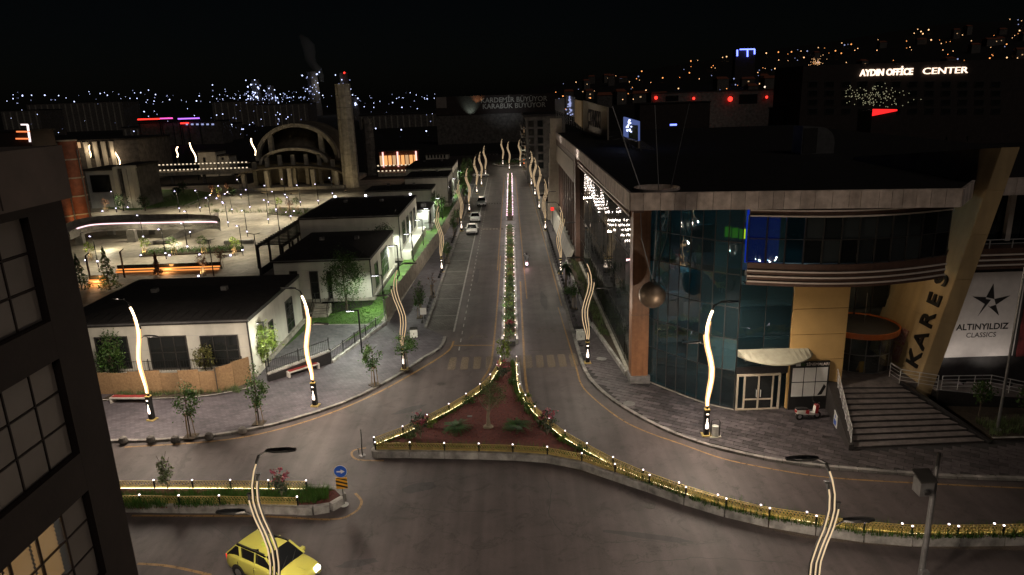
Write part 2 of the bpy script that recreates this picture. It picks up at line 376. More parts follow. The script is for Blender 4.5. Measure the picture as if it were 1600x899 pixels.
for nm, c in dict(leaf_green=(.045, .1, .018), leaf_olive=(.1, .14, .05), leaf_lime=(.16, .23, .035), leaf_dark=(.028, .065, .018), leaf_rust=(.13, .06, .03), flower_pink=(.42, .08, .13), flower_red=(.25, .03, .06), leaf_cycad=(.035, .1, .018), leaf_blue=(.06, .09, .055), leaf_yellow=(.13, .13, .03)).items():
    mat(nm, c, .55, island=.45, var=.25, scale=3, trans=.25)
mat('concrete', (.36, .34, .29), .85, var=.2, scale=1.0, bump=.3, bscale=12)
mat('concrete_dark', (.13, .12, .11), .85, var=.3, scale=.8, bump=.3, bscale=12)
mat('mosque_shell', (.11, .095, .07), .85, var=.3, scale=.5, bump=.3)
mat('terracotta', (.3, .1, .055), .7, var=.2, scale=1)
mat('bench_red', (.25, .03, .03), .5, var=.15)
mat('bench_white', (.5, .48, .44), .6, var=.12)
mat('bin_white', (.55, .55, .5), .5); mat('sign_white', (.55, .55, .53), .5, var=.05); mat('sign_blue', (.015, .08, .42), .4, var=.05); mat('sign_yellow', (.6, .3, .02), .4, var=.05); mat('sign_black', (.012, .012, .012), .4)
mat('facade_dark', (.033, .022, .019), .75, var=.2, scale=.6, bump=.2, bscale=8)
mat('pane_grey', (.25, .22, .2), .5, var=.1, scale=.5, obvar=.08)
mat('blind_glow', (.6, .42, .22), .7, emit=(1, .5, .18), es=.28, var=.05)  # slats emit warm light themselves to stand for the lit room behind
mat('fascia', (.72, .63, .57), .7, rgb2=(.4, .33, .29), scale=1.4, obvar=.12, bump=.1)
mat('wood_clad', (.25, .12, .055), .45, rgb2=(.17, .075, .035), scale=2.5, var=.1)
mat('brown_clad', (.1, .055, .04), .5, var=.2)
mat('parapet_clad', (.2, .16, .14), .7, var=.15, scale=.6)
mat('beige_clad', (.42, .36, .28), .6, var=.1, obvar=.06)
mat('yellow_clad', (.48, .31, .12), .5, var=.07, scale=.7, obvar=.05)
mat('tan_clad', (.46, .34, .18), .55, var=.08, scale=.5, obvar=.06)
mat('stripe_white', (.7, .62, .55), .4, var=.05)
mat('canopy_cream', (.34, .33, .25), .5, var=.12)
mat('orange_ring', (.5, .13, .03), .4, var=.1)
mat('banner_white', (.62, .58, .55), .7, var=.05); mat('banner_black', (.012, .01, .01), .6); mat('banner_red', (.14, .02, .02), .7, var=.3, scale=2); mat('poster_red', (.3, .03, .04), .5, obvar=.4, rgb2=(.5, .4, .35), scale=6)
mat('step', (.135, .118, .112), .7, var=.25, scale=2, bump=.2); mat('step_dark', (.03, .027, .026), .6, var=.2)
mat('granite_dark', (.022, .021, .021), .3, var=.3, scale=8)
mat('ball_bronze', (.26, .2, .15), .45, metal=.7, var=.15)
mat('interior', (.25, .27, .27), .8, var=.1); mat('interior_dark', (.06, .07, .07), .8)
glass('glass_teal', (.24, .5, .58), clear=.62, ior=1.75); glass('glass_dark', (.2, .24, .25), clear=.3, ior=1.45, refl=(.5, .5, .48)); glass('glass_clear', (.8, .85, .85), clear=.9, ior=1.4)
mat('window_dark', (.015, .017, .017), .08, var=0, spec=.6)
mat('car_white', (.66, .66, .64), .28, coat=.6, var=.02); mat('car_silver', (.3, .31, .31), .28, metal=.5, coat=.6, var=.03); mat('car_taxi', (.48, .46, .09), .28, coat=.7, var=.03)
mat('car_glass', (.008, .009, .01), .06, spec=.7, var=0); mat('tyre', (.015, .015, .015), .85); mat('rim', (.4, .4, .4), .3, metal=.8)
mat('plastic_black', (.015, .015, .015), .5); mat('plate', (.6, .6, .58), .5, var=0)
mat('cloth_dark', (.02, .02, .022), .85); mat('cloth_grey', (.16, .16, .17), .85); mat('skin', (.35, .2, .14), .6); mat('helmet', (.05, .05, .06), .25, coat=.5); mat('scooter_red', (.35, .02, .02), .3, coat=.5)
streak('fascia', 1.6, .3, .78); streak('concrete', 1.2, .1, .7); streak('kerb_pale', 2.0, .6, .75); streak('wood_clad', 6, .15, .75); streak('tan_clad', 1.0, .1, .8); streak('wall_white', .8, .08, .88)
WARM = (1.0, .74, .42); WHITE = (1.0, .93, .82); COOL = (.8, .86, 1.0)
glow('led_hot', (1.0, .72, .42), 6.0, True); glow('led_soft', (1.0, .7, .4), .6); glow('led_mid', (1.0, .72, .42), .65); glow('garland', (.8, .75, .45), .45)
glow('lamp_white', (.95, .93, 1.0), 14); glow('lamp_violet', (.72, .66, 1.0), 6); glow('post_light', (1.0, .82, .86), 4); glow('post_pink', (1.0, .62, .76), 7)
glow('led_fence', (1.0, .84, .45), 14.0, True); glow('led_halo', (1.0, .5, .2), 1.5); glow('led_strip_pink', (1.0, .62, .68), 1.6); glow('led_orange', (1.0, .32, .07), 1.4)
glow('head_white', (1, .97, .9), 18); glow('tail_red', (1, .04, .03), 1.2); glow('sign_lit', (1.0, .74, .55), 1.6); glow('sign_red', (1, .02, .02), 1.2); glow('far_orange', (1.0, .36, .1), 1.5); glow('far_amber', (1.0, .55, .25), 1.7)
glow('far_white', (.55, .62, 1.0), 2.6); glow('far_dim', (.5, .56, 1.0), .6); glow('far_blue', (.15, .2, 1.0), 3); glow('far_pink', (1.0, .1, .5), 1.4); glow('far_violet', (.45, .15, 1.0), 1.6); glow('far_red', (1, .03, .02), 2.5); glow('neon_orange', (1, .25, .08), 1.1); glow('neon_white', (1, .8, .8), 1.4)
glow('blue_wall_glow', (.01, .05, .7), .3); glow('green_panel', (.5, .8, .02), .7); glow('teal_panel', (.1, .35, .36), .12); glow('emblem', (1, .8, .65), 3); glow('screen', (.25, .35, .9), .25); glow('far_glow', (.3, .42, .4), .06); glow('win_warm', (1, .6, .3), .5)
glow('shop_pink', (1, .5, .45), 1.6); glow('shop_warm', (1, .45, .15), .9); glow('rail_light', (1, .8, .55), .9)
glow('taxi_lamp', (.8, .8, .1), .55)

# ================================================================== THE SETTING
MB().sheet([(-4000, -300), (4000, -300), (4000, 6000), (-4000, 6000)], -.04).build('ground', 'earth', kind='structure')
road = MB().sheet([(-70, -20), (75, -20), (75, 60), (8, 60), (8, 190), (18, 215), (30, 262), (-24, 262), (-20, 215), (-9, 190), (-9, 60), (-70, 60)], 0.0).build('road', 'asphalt', kind='structure')

KL = [G(*p) for p in ((175, 692), (240, 691), (330, 684), (420, 668), (500, 645), (560, 622), (620, 590), (665, 560), (690, 545), (697, 528))]
KL = [Vector((-45, 41.6, 0)), Vector((-35, 41.2, 0))] + KL
KLs = smooth(KL, 5)
KR = [G(*p) for p in ((905, 570), (925, 600), (960, 630), (1010, 660), (1070, 687), (1150, 710), (1250, 728), (1400, 742), (1600, 752))]
KR = [Vector((5.35, 190, 0)), Vector((5.35, 120, 0)), Vector((5.35, 75, 0)), Vector((5.35, 60, 0))] + [Vector((max(p.x, 5.35), p.y, 0)) for p in KR] + [Vector((45, 31.5, 0))]
KRs = smooth(KR[3:], 5)
SZ = .13
side_l = MB().prism([(p.x, p.y) for p in KLs] + [(-8.3, 62), (-8.3, 190), (-19, 214), (-24, 262), (-30, 262), (-12.5, 190), (-12.5, 66), (-60, 66), (-60, 41.6)], -.02, SZ).build('pavement_left', 'pave_left', kind='structure')
side_r = MB().prism([(p.x, p.y) for p in KRs][::-1] + [(5.35, 190), (16, 214), (30, 262), (34, 262), (20, 190), (20, 47), (60, 47), (60, 31)], -.02, SZ - .03).build('pavement_right', 'pave_base', kind='structure')
MB().sheet([(-8.3, 61.5), (-5.6, 61.5), (-5.6, 188), (-8.3, 188)], .004).build('parking_lane', 'pave_park', kind='structure')
plaza = MB().prism([(-100, 66.1), (-20.7, 66.1), (-20.7, 89), (-31, 89), (-31, 125), (-27, 190), (-100, 190)], -.02, .1).build('plaza', 'pave_plaza', kind='structure')

stone = MB().box(-.485, .485, -.13, .13, 0, .155).mesh('kerb_stone', 'kerb')
def kerb_run(parent, pts, step=1.0, side=.11, me=stone, z=0):
    q = resample(offset(pts, side), step)
    for a, b in zip(q, q[1:]):
        d = b - a; L = d.length
        put('kerb_stone', me, parent, world=True, loc=((a.x + b.x) / 2, (a.y + b.y) / 2, z + rnd.uniform(-.008, .008)), rz=math.atan2(d.y, d.x) + rnd.uniform(-.006, .006), scale=(L, 1, 1))
kerb_run(side_l, KLs[2:])
kerb_run(side_r, KRs, side=.11)
# far kerbs, too distant to tell the stones apart
MB().box(-8.45, -8.2, 62, 190, 0, .155).build('kerb_line', 'kerb', side_l, kind='stuff')
MB().box(5.3, 5.55, 60, 190, 0, .155).build('kerb_line', 'kerb', side_r, kind='stuff')
# dark concrete studs along both kerbs
stud = MB().lathe([(.17, 0), (.15, .2), (.02, .34)], 6).mesh('kerb_stud', 'kerb_dark')
for i in range(46):
    y = 63.5 + i * 1.25 + (6 if i > 8 else 0) + (3 if i > 22 else 0)
    put('kerb_stud', stud, None, loc=(-8.75, y, SZ), label='small dark stud in the row along the left parking kerb', cat='stud', group='studs along the left kerb')
for i in range(40):
    put('kerb_stud', stud, None, loc=(5.9, 58 + i * 1.5, SZ - .01), label='small dark stud in the row along the right kerb', cat='stud', group='studs along the right kerb')

# ---- painted markings (parts of the road)
def line(px, wid=.13, m='paint_yellow', z=.006, name='lane_line'):
    pts = smooth([G(a, b, 0) for a, b in px], 5); ribbon(pts, wid, z).build(name, m, road)
line([(195, 699), (330, 690), (420, 675), (510, 648), (590, 614), (660, 575), (700, 549), (709, 533)], .16)
line([(709, 540), (772, 540)], .2, z=.010)
line([(782, 400), (779, 450), (775, 500), (770, 550), (765, 575), (752, 596)], .16)
line([(813, 440), (818, 540), (822, 600), (832, 630), (850, 648)], .18)
line([(872, 480), (899, 570), (908, 600), (926, 621), (968, 654), (1010, 675), (1070, 696), (1130, 717), (1206, 733), (1302, 747), (1469, 757), (1600, 763)], .12)
line([(800, 712), (850, 720), (900, 733), (987, 759), (1075, 786), (1162, 814), (1250, 836), (1294, 842), (1425, 853), (1600, 857)], .3, 'paint_faded')
line([(206, 806), (403, 807), (515, 812), (552, 802), (565, 785), (555, 771)], .15)
line([(215, 881), (265, 885), (330, 899)], .16)
line([(572, 700), (553, 704), (550, 712), (562, 719), (600, 720)], .14)
ribbon([(5.05, 68), (5.05, 188)], .12, .0065).build('lane_line', 'paint_yellow', road)
ribbon([(-1.75, 84), (-1.1, 188)], .14, .0065).build('lane_line', 'paint_yellow', road)
ribbon([(1.55, 71), (1.9, 188)], .14, .0065).build('lane_line', 'paint_yellow', road)
ribbon([(-5.55, 61), (-5.5, 188)], .17, .0085).build('lane_line', 'paint_white', road)
dash = MB().box(-.05, .05, 0, .9, .004, .0075).mesh('lane_dash', 'paint_white')
for i in range(60): put('lane_dash', dash, road, loc=(-4.75 + .004 * i, 56 + i * 2.1, 0))
for i in range(12): ribbon([(-8.2, 66 + i * 6), (-5.65, 66 + i * 6)], .09, .0085).build('bay_line', 'paint_white', road)
zst = MB().box(-.3, .3, -1.35, 1.35, .003, .0075).mesh('crossing_stripe', 'paint_faded')
for i in range(5): put('crossing_stripe', zst, road, loc=(-5.1 + i * 1.02, 53.0, 0))
for i in range(5): put('crossing_stripe', zst, road, loc=(1.15 + i * .92, 52.9, 0))
put('crossing_stripe', zst, road, loc=(-.55, 53.0, .002)); put('crossing_stripe', zst, road, loc=(.3, 53.0, .002))
ribbon([(1.2, 55.4), (4.9, 55.4)], .16, .0068).build('stop_line', 'paint_faded', road)
for k, y in enumerate((112, 140)):
    for i in range(7): put('crossing_stripe', zst, road, loc=(-4.6 + i * .55, y, 0), scale=(.5, .5, 1))
# worn speed arrows painted on the asphalt
for x0, y0 in ((-3.2, 59.5), (3.0, 60.5)):
    MB().add([(x0 - .9, y0 - .6, .006), (x0 - .6, y0 - .7, .006), (x0 - .35, y0 + .5, .006), (x0 - .6, y0 + .6, .006)], [(0, 1, 2, 3)]).add([(x0 + .6, y0 - .6, .006), (x0 + .9, y0 - .5, .006), (x0 + .6, y0 + .6, .006), (x0 + .4, y0 + .5, .006)], [(0, 1, 2, 3)]).box(x0 - .25, x0 + .25, y0 + .1, y0 + .25, .003, .006).box(x0 - .2, x0 + .3, y0 - .4, y0 - .28, .003, .006).build('road_glyph', 'paint_faded', road)
mh = MB().lathe([(.36, 0), (.36, .012), (.3, .014)], 18).mesh('manhole_cover', 'slab_pale')
for i, (a, b, lb) in enumerate(((940, 561, 'pale round manhole cover in the pavement beside the right lamp base'), (983, 631, 'pale round manhole cover near the wooden corner pillar'))):
    p = G(a, b, SZ); put('manhole_cover', mh, None, loc=(p.x, p.y, SZ + .003), scale=(1.15, 1.15, 1), label=lb, cat='manhole cover')

# ---- dark slabs of the right pavement
def inside(p, poly):
    c = False; n = len(poly)
    for i in range(n):
        a, b = poly[i], poly[i - 1]
        if (a[1] > p[1]) != (b[1] > p[1]) and p[0] < (b[0] - a[0]) * (p[1] - a[1]) / (b[1] - a[1]) + a[0]: c = not c
    return c
inner = offset(KRs, .32)
reg = [(p.x, p.y) for p in inner if p.y < 75] + [(45, 36.4), (28.2, 36.6), (19.6, 36.6), (22.3, 43.6), (18, 42.55), (14.65, 42.45), (12.2, 44.5), (10.4, 46.9), (9.0, 47.2), (8.55, 60), (8.55, 61.0)]
slab_me = MB().box(-.435, .435, -.205, .205, -.02, .028)
slab_me = slab_me.mesh('paving_slab', 'slab_dark'); slab_p = MB().box(-.435, .435, -.205, .205, -.02, .028).mesh('paving_slab', 'slab_pale')
ang = rad(-33); ca, sa = math.cos(ang), math.sin(ang); cells = []
for j in range(-130, 130):
    for i in range(-70, 70):
        u = i * .9 + (.45 if j % 2 else 0); v = j * .435
        x = 16 + u * ca - v * sa; y = 44 + u * sa + v * ca
        if inside((x, y), reg): cells.append((x, y))
cells.sort(key=lambda c: math.hypot(c[0] - 12, c[1] - 34))
rest = MB()
for k, (x, y) in enumerate(cells):
    if k < 300: put('paving_slab', slab_me, side_r, world=True, loc=(x, y, SZ - .022 + rnd.uniform(-.003, .003)), rz=ang)
    else: rest.box(-.435, .435, -.205, .205, -.02, .028, M=Matrix.Translation((x, y, SZ - .022 + rnd.uniform(-.003, .003))) @ Matrix.Rotation(ang, 4, 'Z'))
rest.build('paving_slabs', 'slab_dark', side_r, kind='stuff')
MB().sheet([(5.6, 61), (8.6, 61), (8.6, 188), (5.6, 188)], SZ - .018).build('walkway', 'pave_left', side_r)

# ================================================================== WAVE LAMPS
CURVE = [(1.7, 0), (2.4, -.03), (3.1, .08), (3.8, .2), (4.5, .2), (5.2, .03), (5.9, -.2), (6.6, -.33), (7.3, -.28), (7.9, -.1), (8.5, .18)]
def cx_at(z, amp):
    for (z0, a), (z1, b) in zip(CURVE, CURVE[1:]):
        if z <= z1: return (a + (b - a) * (z - z0) / (z1 - z0)) * amp
    return CURVE[-1][1] * amp
E_STREET = 2000; E_STRIP = 650; SODIUM = (1.0, .85, .7)
def wave_lamp(led, energy, amp=1.0, spread=.17, heads=True, led_r=.036, two=True, tone=(1.0, .83, .68)):
    t = thing('wave_street_lamp', 'x', 'street lamp')
    b = MB().box(-.15, .15, -.15, .15, .08, 1.75).build('base_box', 'metal_black', t)
    MB().box(-.27, .27, -.27, .27, 0, .07).build('base_plate', 'gold', t)
    MB().box(-.16, .16, -.16, .16, 1.74, 1.8).build('collar', 'gold', t)
    # lit emblem panel of a raised hand
    MB().box(-.07, .07, -.162, -.15, .5, .95).box(-.035, .035, -.162, -.15, .95, 1.2).box(-.1, .1, -.162, -.15, .55, .8).build('emblem_panel', 'emblem', b)
    MB().box(-.08, .08, -.162, -.15, 1.45, 1.53).build('emblem_panel', 'emblem', b)
    for k, (o, z0, z1) in enumerate(((0, 1.75, 8.5), (spread, 1.75, 7.75), (-spread, 1.75, 6.9))):
        zs = [z0 + (z1 - z0) * i / 22 for i in range(23)]
        nar = lambda z: min(1, .25 + (z - 1.75) / 2.0)
        pts = [Vector((cx_at(z, amp) + o * nar(z), .02 * k, z)) for z in zs]
        tb = MB().tube(pts, .06, 6).build('tube', 'metal_black', t, smooth=True)
        MB().tube([p + Vector((0, -.05, 0)) for p in pts[1:-1]], led_r, 5).build('light_strip', led if not (led == 'led_hot' and k) else 'led_halo', tb, smooth=True)  # outer strips of the hot lamp coloured orange to imitate a warm halo
        if k: MB().box(-.08, .08, -.06, .06, -.03, .03, M=Matrix.Translation(pts[-1])).build('end_cap', 'metal_black', tb)
    if heads:
        for sx, z, yaw in ((1, 8.5, .0), (-1, 6.0, .0))[:2 if two else 1]:
            x0 = cx_at(z, amp) + (-spread if sx < 0 else 0)
            a = MB().tube([(x0, 0, z), (x0 + sx * .35, 0, z + .18)], .035, 5).build('arm', 'metal_black', t)
            pr = [(x0 + sx * .3, .05), (x0 + sx * .6, .15), (x0 + sx * 1.1, .15), (x0 + sx * 1.4, .06)]
            MB().prism([(q[0], -q[1]) for q in pr] + [(q[0], q[1]) for q in pr[::-1]], z + .17, z + .24).build('lamp_head', 'metal_black', a)
            if energy: lamp('SPOT', t, (x0 + sx * .9, 0, z + .1), energy * (1 if sx > 0 else .5), tone, .3, 165, .5, aim=(0, 0, -1), name='lamp_light')
    if energy: lamp('POINT', t, (0, -.9, 5.2), E_STRIP * (1 if energy > 900 else .35), (1.0, .8, .6), .1, name='strip_light')
    return t
proto_soft = wave_lamp('led_soft', E_STREET * .4, 1.0, spread=.21, tone=(1.0, .93, .78))
proto_far = wave_lamp('led_soft', E_STREET * .13, 1.15, two=False, led_r=.045, tone=(.97, 1.0, .78))
proto_mid = wave_lamp('led_mid', E_STREET * .9, .85, led_r=.032)
proto_hot = wave_lamp('led_hot', E_STREET * 1.1, .85, spread=.1, led_r=.075)
used = set()
def place(proto, loc, rz, label, group=None, mirror=False):
    if proto.name in used: return dup(proto, loc, rz, label, group, scale=(-1, 1, 1) if mirror else None)
    used.add(proto.name); proto.location = loc; proto.rotation_euler = (0, 0, rz); proto['label'] = label
    if group: proto['group'] = group
    WM[proto.name] = Matrix.LocRotScale(Vector(loc), Matrix.Rotation(rz, 3, 'Z').to_quaternion(), None); return proto
gl = 'wave street lamps'
def gz(px, py, z=SZ): return G(px, py, z)
place(proto_hot, gz(1103, 680), 0, 'bright glowing wave street lamp in front of the curved glass corner of the mall', gl)
place(proto_hot, gz(493, 634), rad(-12), 'bright glowing wave street lamp beside the bench by the low dark wall', gl, True)
place(proto_hot, gz(238, 656), rad(-15), 'bright glowing wave street lamp beside the bench in front of the plywood hoarding', gl, True)
place(proto_mid, Vector((-9.7, 23.0, 0)), 0, 'three-tube wave street lamp rising in front of the yellow taxi', gl)
place(proto_mid, Vector((10.75, 21.2, 0)), 0, 'three-tube wave street lamp in front of the gold fence near the camera pole', gl, True)
for i, (a, b) in enumerate(((632, 577), (691, 425), (721.6, 361), (733.6, 332), (745.4, 303), (752.7, 291), (759, 276))):
    place(proto_soft if i < 3 else proto_far, gz(a, b), rad(-3 * (i % 3)), '%s wave street lamp along the left pavement counting from the zebra crossing' % ORD[i], gl)
for i, (a, b) in enumerate(((918, 567), (876, 428), (852, 361), (842.6, 328), (836, 307), (830.4, 291), (826, 278))):
    place(proto_soft if i < 3 else proto_far, gz(a, b), rad(3 * (i % 3)), '%s wave street lamp along the right pavement counting from the zebra crossing' % ORD[i], gl, True)
for (a, b), lb in zip(((796, 266), (786, 259), (813, 262)), ('tall wave street lamp at the far end of the planted median', 'wave street lamp on the left of the far roundabout', 'wave street lamp on the right of the far roundabout')):
    place(proto_far, gz(a, b, 0), 0, lb, gl)
# three distant lit ones beyond the plaza
proto_tiny = None
for (a, b, h, bend), lb in zip(((187, 258, 5.5, -1), (306, 253, 5.5, -1), (399, 243, 4.5, -.6), (141, 246, 3.5, .6), (277, 246, 3, .6)), ('glowing wave lamp in front of the far left building with dark pilasters', 'glowing wave lamp beside the small white house beyond the plaza', 'glowing wave lamp at the left foot of the domed hall', 'short glowing forked lamp among the far left facade windows', 'short glowing forked lamp above the lit footbridge')):
    p = AY(a, b, 205 if a < 350 else 190); t = thing('wave_street_lamp', lb, 'street lamp', (p.x, p.y, 0), 0, gl)
    MB().tube([(0, 0, 0), (0, 0, p.z)], .1, 6).build('pole', 'metal_black', t)
    pts = [(bend * (k / 8) ** 2 * 1.0 + .25 * math.sin(k * .8), 0, p.z + h * k / 8) for k in range(9)]
    MB().tube(pts, .16, 6).build('light_strip', 'led_hot', t); lamp('POINT', t, (bend, -2.5, p.z + h * .6), 260, (1, .72, .45), .2, name='strip_light')

# ================================================================== RAISED PLANTERS WITH GOLD FENCES
def lattice():
    mb = MB(); rg = random.Random(3)
    mb.box(0, 1, -.012, .012, 0, .085).box(0, 1, -.012, .012, .415, .445)
    n = 13
    for i in range(n):
        x0 = i / n; x1 = (i + 1) / n; xm = (x0 + x1) / 2; j = [rg.uniform(-.02, .02) for _ in range(6)]
        segs = [((x0, .03 + j[0]), (xm, .2 + j[1])), ((xm, .2 + j[1]), (x1, .04)), ((x0, .23 + j[2]), (xm, .41)), ((xm, .41), (x1, .25 + j[3])), ((x0, .23 + j[2]), (xm, .2 + j[1])), ((x0, .13), (x0, .23))]
        for (a, b), (c, d) in segs: mb.bar((a, 0, b), (c, 0, d), .014, .026, up=Vector((0, 1, 0)))
    return mb.mesh('fence_panel', 'gold')
LAT = lattice()
STRIP = MB().box(.02, .98, -.004, .004, 0, .008).mesh('led_strip', 'led_fence')
POST = MB().box(-.04, .04, -.04, .04, 0, .5).mesh('post', 'metal_black'); CAPL = MB().box(-.034, .034, -.034, .034, .5, .545).mesh('post_lamp', 'post_light'); CAPP = MB().box(-.065, .065, -.065, .065, .5, .57).mesh('post_lamp', 'post_pink')
CONC = MB().box(.009, .991, 0, .3, 0, .44).mesh('kerb_block', 'kerb_pale')
def gold_fence(label, tops, kz=.42, block_side=-1, parent_planter=None, cap=CAPL, strip=True, z_top=.95, panel=True, inset=.055):
    P = [G(a, b, z_top) for a, b in tops] if not isinstance(tops[0], Vector) else tops
    f = thing('ornamental_fence', label, 'fence', (P[0].x, P[0].y, kz), 0, 'gold planter fences')
    for i, p in enumerate(P):
        po = put('post', POST, f, world=True, loc=(p.x, p.y, kz)); put('post_lamp', cap, po, world=False)
    for a, b in zip(P, P[1:]):
        d = b - a; L = Vector((d.x, d.y, 0)).length; rz = math.atan2(d.y, d.x); nrm = Vector((-math.sin(rz), math.cos(rz), 0))
        if panel:
            pa = put('fence_panel', LAT, f, world=True, loc=(a.x, a.y, kz + .03), rz=rz, scale=(L, 1, 1))
        if strip:
            q = a - nrm * block_side * inset
            put('led_strip', STRIP, f, world=True, loc=(q.x, q.y, kz + .03), rz=rz, scale=(L, 1, 1))
        if parent_planter is not None:
            q = a + nrm * block_side * (.0 if block_side > 0 else .0) + nrm * (-.06 if block_side > 0 else .06)
            put('kerb_block', CONC, parent_planter, world=True, loc=(q.x, q.y, 0), rz=rz, scale=(L, block_side, 1) if block_side > 0 else (L, -1, 1))
    return P, f
isl = thing('planted_island', 'triangular raised traffic island with red mulch bed and concrete kerb', 'planter', (0, 42, 0))
front = [(586, 691), (640, 691), (694, 692), (748, 693), (801, 694.5), (855, 698), (909, 708), (961, 725), (1015, 742), (1072, 761), (1135, 779), (1203, 794), (1276, 806), (1351, 816), (1426, 822), (1498, 822), (1569, 821), (1650, 819)]
back = [(807, 557), (808, 570), (809, 585), (812, 600), (821, 617), (836, 635), (858, 654), (883, 673), (917, 692.5), (958, 714), (1005, 734), (1061, 754), (1122, 773), (1189, 789), (1261, 800), (1335, 812), (1410, 818), (1483, 819), (1554, 818), (1640, 816)]
left = [(584, 683), (629, 666), (667, 648), (701, 631), (728, 615), (750, 600), (766, 585), (776, 570), (782, 557)]
PF, _ = gold_fence('gold lattice fence along the near edge of the triangular island', front, block_side=-1, parent_planter=isl)
PB, _ = gold_fence('gold lattice fence along the mall side of the triangular island', back, block_side=1, parent_planter=isl)
PL_, _ = gold_fence('gold lattice fence along the upper left edge of the triangular island', left, block_side=1, parent_planter=isl)
core = [(p.x, p.y) for p in PF] + [(p.x, p.y) for p in PB[::-1]] + [(p.x, p.y) for p in PL_[::-1]]
bed = MB().prism(core, 0, .45).build('mulch_bed', 'mulch', isl, world=True)
tip = PF[0]; MB().lathe([(.42, 0), (.42, .43), (.38, .45)], 20, (tip.x + .12, tip.y + .12, 0)).build('kerb_nose', 'kerb_pale', isl, world=True)

lbed = thing('roadside_planter', 'long raised planter bed with rounded concrete end beside the arrow sign', 'planter', (-16, 34, 0))
up_ = [(122, 750), (181, 750), (240, 750), (300, 750), (359.5, 750), (419, 750.4), (478, 750.7)]
lo_ = [(96, 772), (156, 772.5), (217.5, 773), (279, 774), (342, 774), (403, 775), (464, 776)]
PU, _ = gold_fence('gold lattice fence on the far edge of the roadside planter', up_, block_side=1, parent_planter=lbed)
PLo, _ = gold_fence('gold lattice fence on the near edge of the roadside planter', lo_, block_side=-1, parent_planter=lbed)
e0, e1 = PLo[-1], PU[-1]
arc = [Vector((e0.x, e0.y, 0)), Vector((e0.x + 1.2, e0.y + .0, 0)), Vector((e0.x + 1.85, e0.y + .35, 0)), Vector((e0.x + 2.1, (e0.y + e1.y) / 2, 0)), Vector((e1.x + 1.75, e1.y - .3, 0)), Vector((e1.x + 1.1, e1.y, 0)), Vector((e1.x, e1.y, 0))]
arc = resample(smooth(arc, 5), .8)
for a, b in zip(arc, arc[1:]):
    d = b - a; put('kerb_block', CONC, lbed, world=True, loc=(a.x, a.y, 0), rz=math.atan2(d.y, d.x), scale=(d.length, -1, 1))
MB().prism([(p.x, p.y) for p in PLo] + [(p.x, p.y) for p in arc] + [(p.x, p.y) for p in PU[::-1]], 0, .4).build('mulch_bed', 'mulch', lbed, world=True)

# ---- the long median
med = thing('planted_median', 'long narrow raised median planted with shrubs down the middle of the street', 'planter', (0, 56, 0))
def medx(y): return -.35 + (y - 57) * .0062
ys = [57.2 + i * 2.04 for i in range(65)]
GAP = (112, 119)
for sgn, nm in ((-1, 'left'), (1, 'right')):
    for part_ in (0, 1):
        Y = [y for y in ys if (y < GAP[0] if part_ == 0 else y > GAP[1])]
        P = [Vector((medx(y) + sgn * .5, y, .8)) for y in Y]
        gold_fence('low fence with glowing post lights on the %s edge of the %s median' % (nm, ('near', 'far')[part_]), P, block_side=1 if sgn < 0 else -1, parent_planter=med, cap=CAPP if part_ else CAPL, kz=.3, strip=False)
for a, b in ((57.2, GAP[0] - .5), (GAP[1] + .5, 188)):
    MB().prism([(medx(a) - .47, a), (medx(a) + .47, a), (medx(b) + .47, b), (medx(b) - .47, b)], 0, .4).build('soil_bed', 'soil', med, world=True)
MB().box(-.85, .15, 56.6, 57.1, 0, .45).build('end_block', 'kerb_dark', med, world=True)
for i in range(5): MB().box(-.65 + medx(115) + .35, .65 + medx(115) + .35, 112.5 + i * 1.3, 113.2 + i * 1.3, .004, .06).build('crossing_slab', 'slab_pale', med, world=True)
# light that the post lamps and strips throw on the planting
pl = bpy.data.lights.new('post_glow', 'POINT'); pl.energy = 40; pl.color = (1, .86, .78); pl.shadow_soft_size = .15
for y in [57.5 + i * 4.1 for i in range(32)]:
    if GAP[0] < y < GAP[1]: continue
    for sgn in (-1, 1): lamp('POINT', med, (medx(y) + sgn * .62, y, 1.0), 0, WHITE, data=pl, world=True, name='post_glow')

# old repairs in the asphalt, drain covers, tyre marks
asphalt('asphalt_patch', (.05, .045, .047), (.037, .034, .036), .66)
for k, (a, b, w_, h_, r_) in enumerate(((655, 762, 2.0, 1.1, .3), (395, 835, 2.2, 1.2, -.5), (1010, 838, 4.5, .5, -.25), (640, 640, 2.8, .8, .5), (850, 470, .8, 7.0, 0), (745, 430, .7, 8.0, 0), (560, 880, 2.0, .6, .2))):
    p = G(a, b, 0); n_ = 14; poly_ = [(p.x + math.cos(r_) * math.cos(i * 6.283 / n_) * w_ / 2 * rnd.uniform(.75, 1.1) - math.sin(r_) * math.sin(i * 6.283 / n_) * h_ / 2 * rnd.uniform(.7, 1.1), p.y + math.sin(r_) * math.cos(i * 6.283 / n_) * w_ / 2 + math.cos(r_) * math.sin(i * 6.283 / n_) * h_ / 2 * rnd.uniform(.7, 1.1)) for i in range(n_)]
    MB().sheet(poly_, .0035).build('road_patch', 'asphalt_patch', road)
for k, pts_ in enumerate((((930, 850), (1010, 845), (1080, 850), (1120, 846)), ((850, 745), (862, 770), (858, 800), (875, 830)), ((610, 790), (700, 800), (790, 797)), ((330, 820), (380, 860), (400, 890)), ((990, 880), (1100, 872), (1230, 880)))):
    cr = resample(smooth([G(a, b, 0) for a, b in pts_], 4), .35); cr = [q + Vector((rnd.uniform(-.08, .08), rnd.uniform(-.08, .08), 0)) for q in cr]
    ribbon(cr, .035, .0052).build('road_crack', 'plastic_black', road)
iron = mat('cast_iron', (.05, .045, .042), .5, metal=.5, var=.3, scale=9, bump=.5, bscale=60)
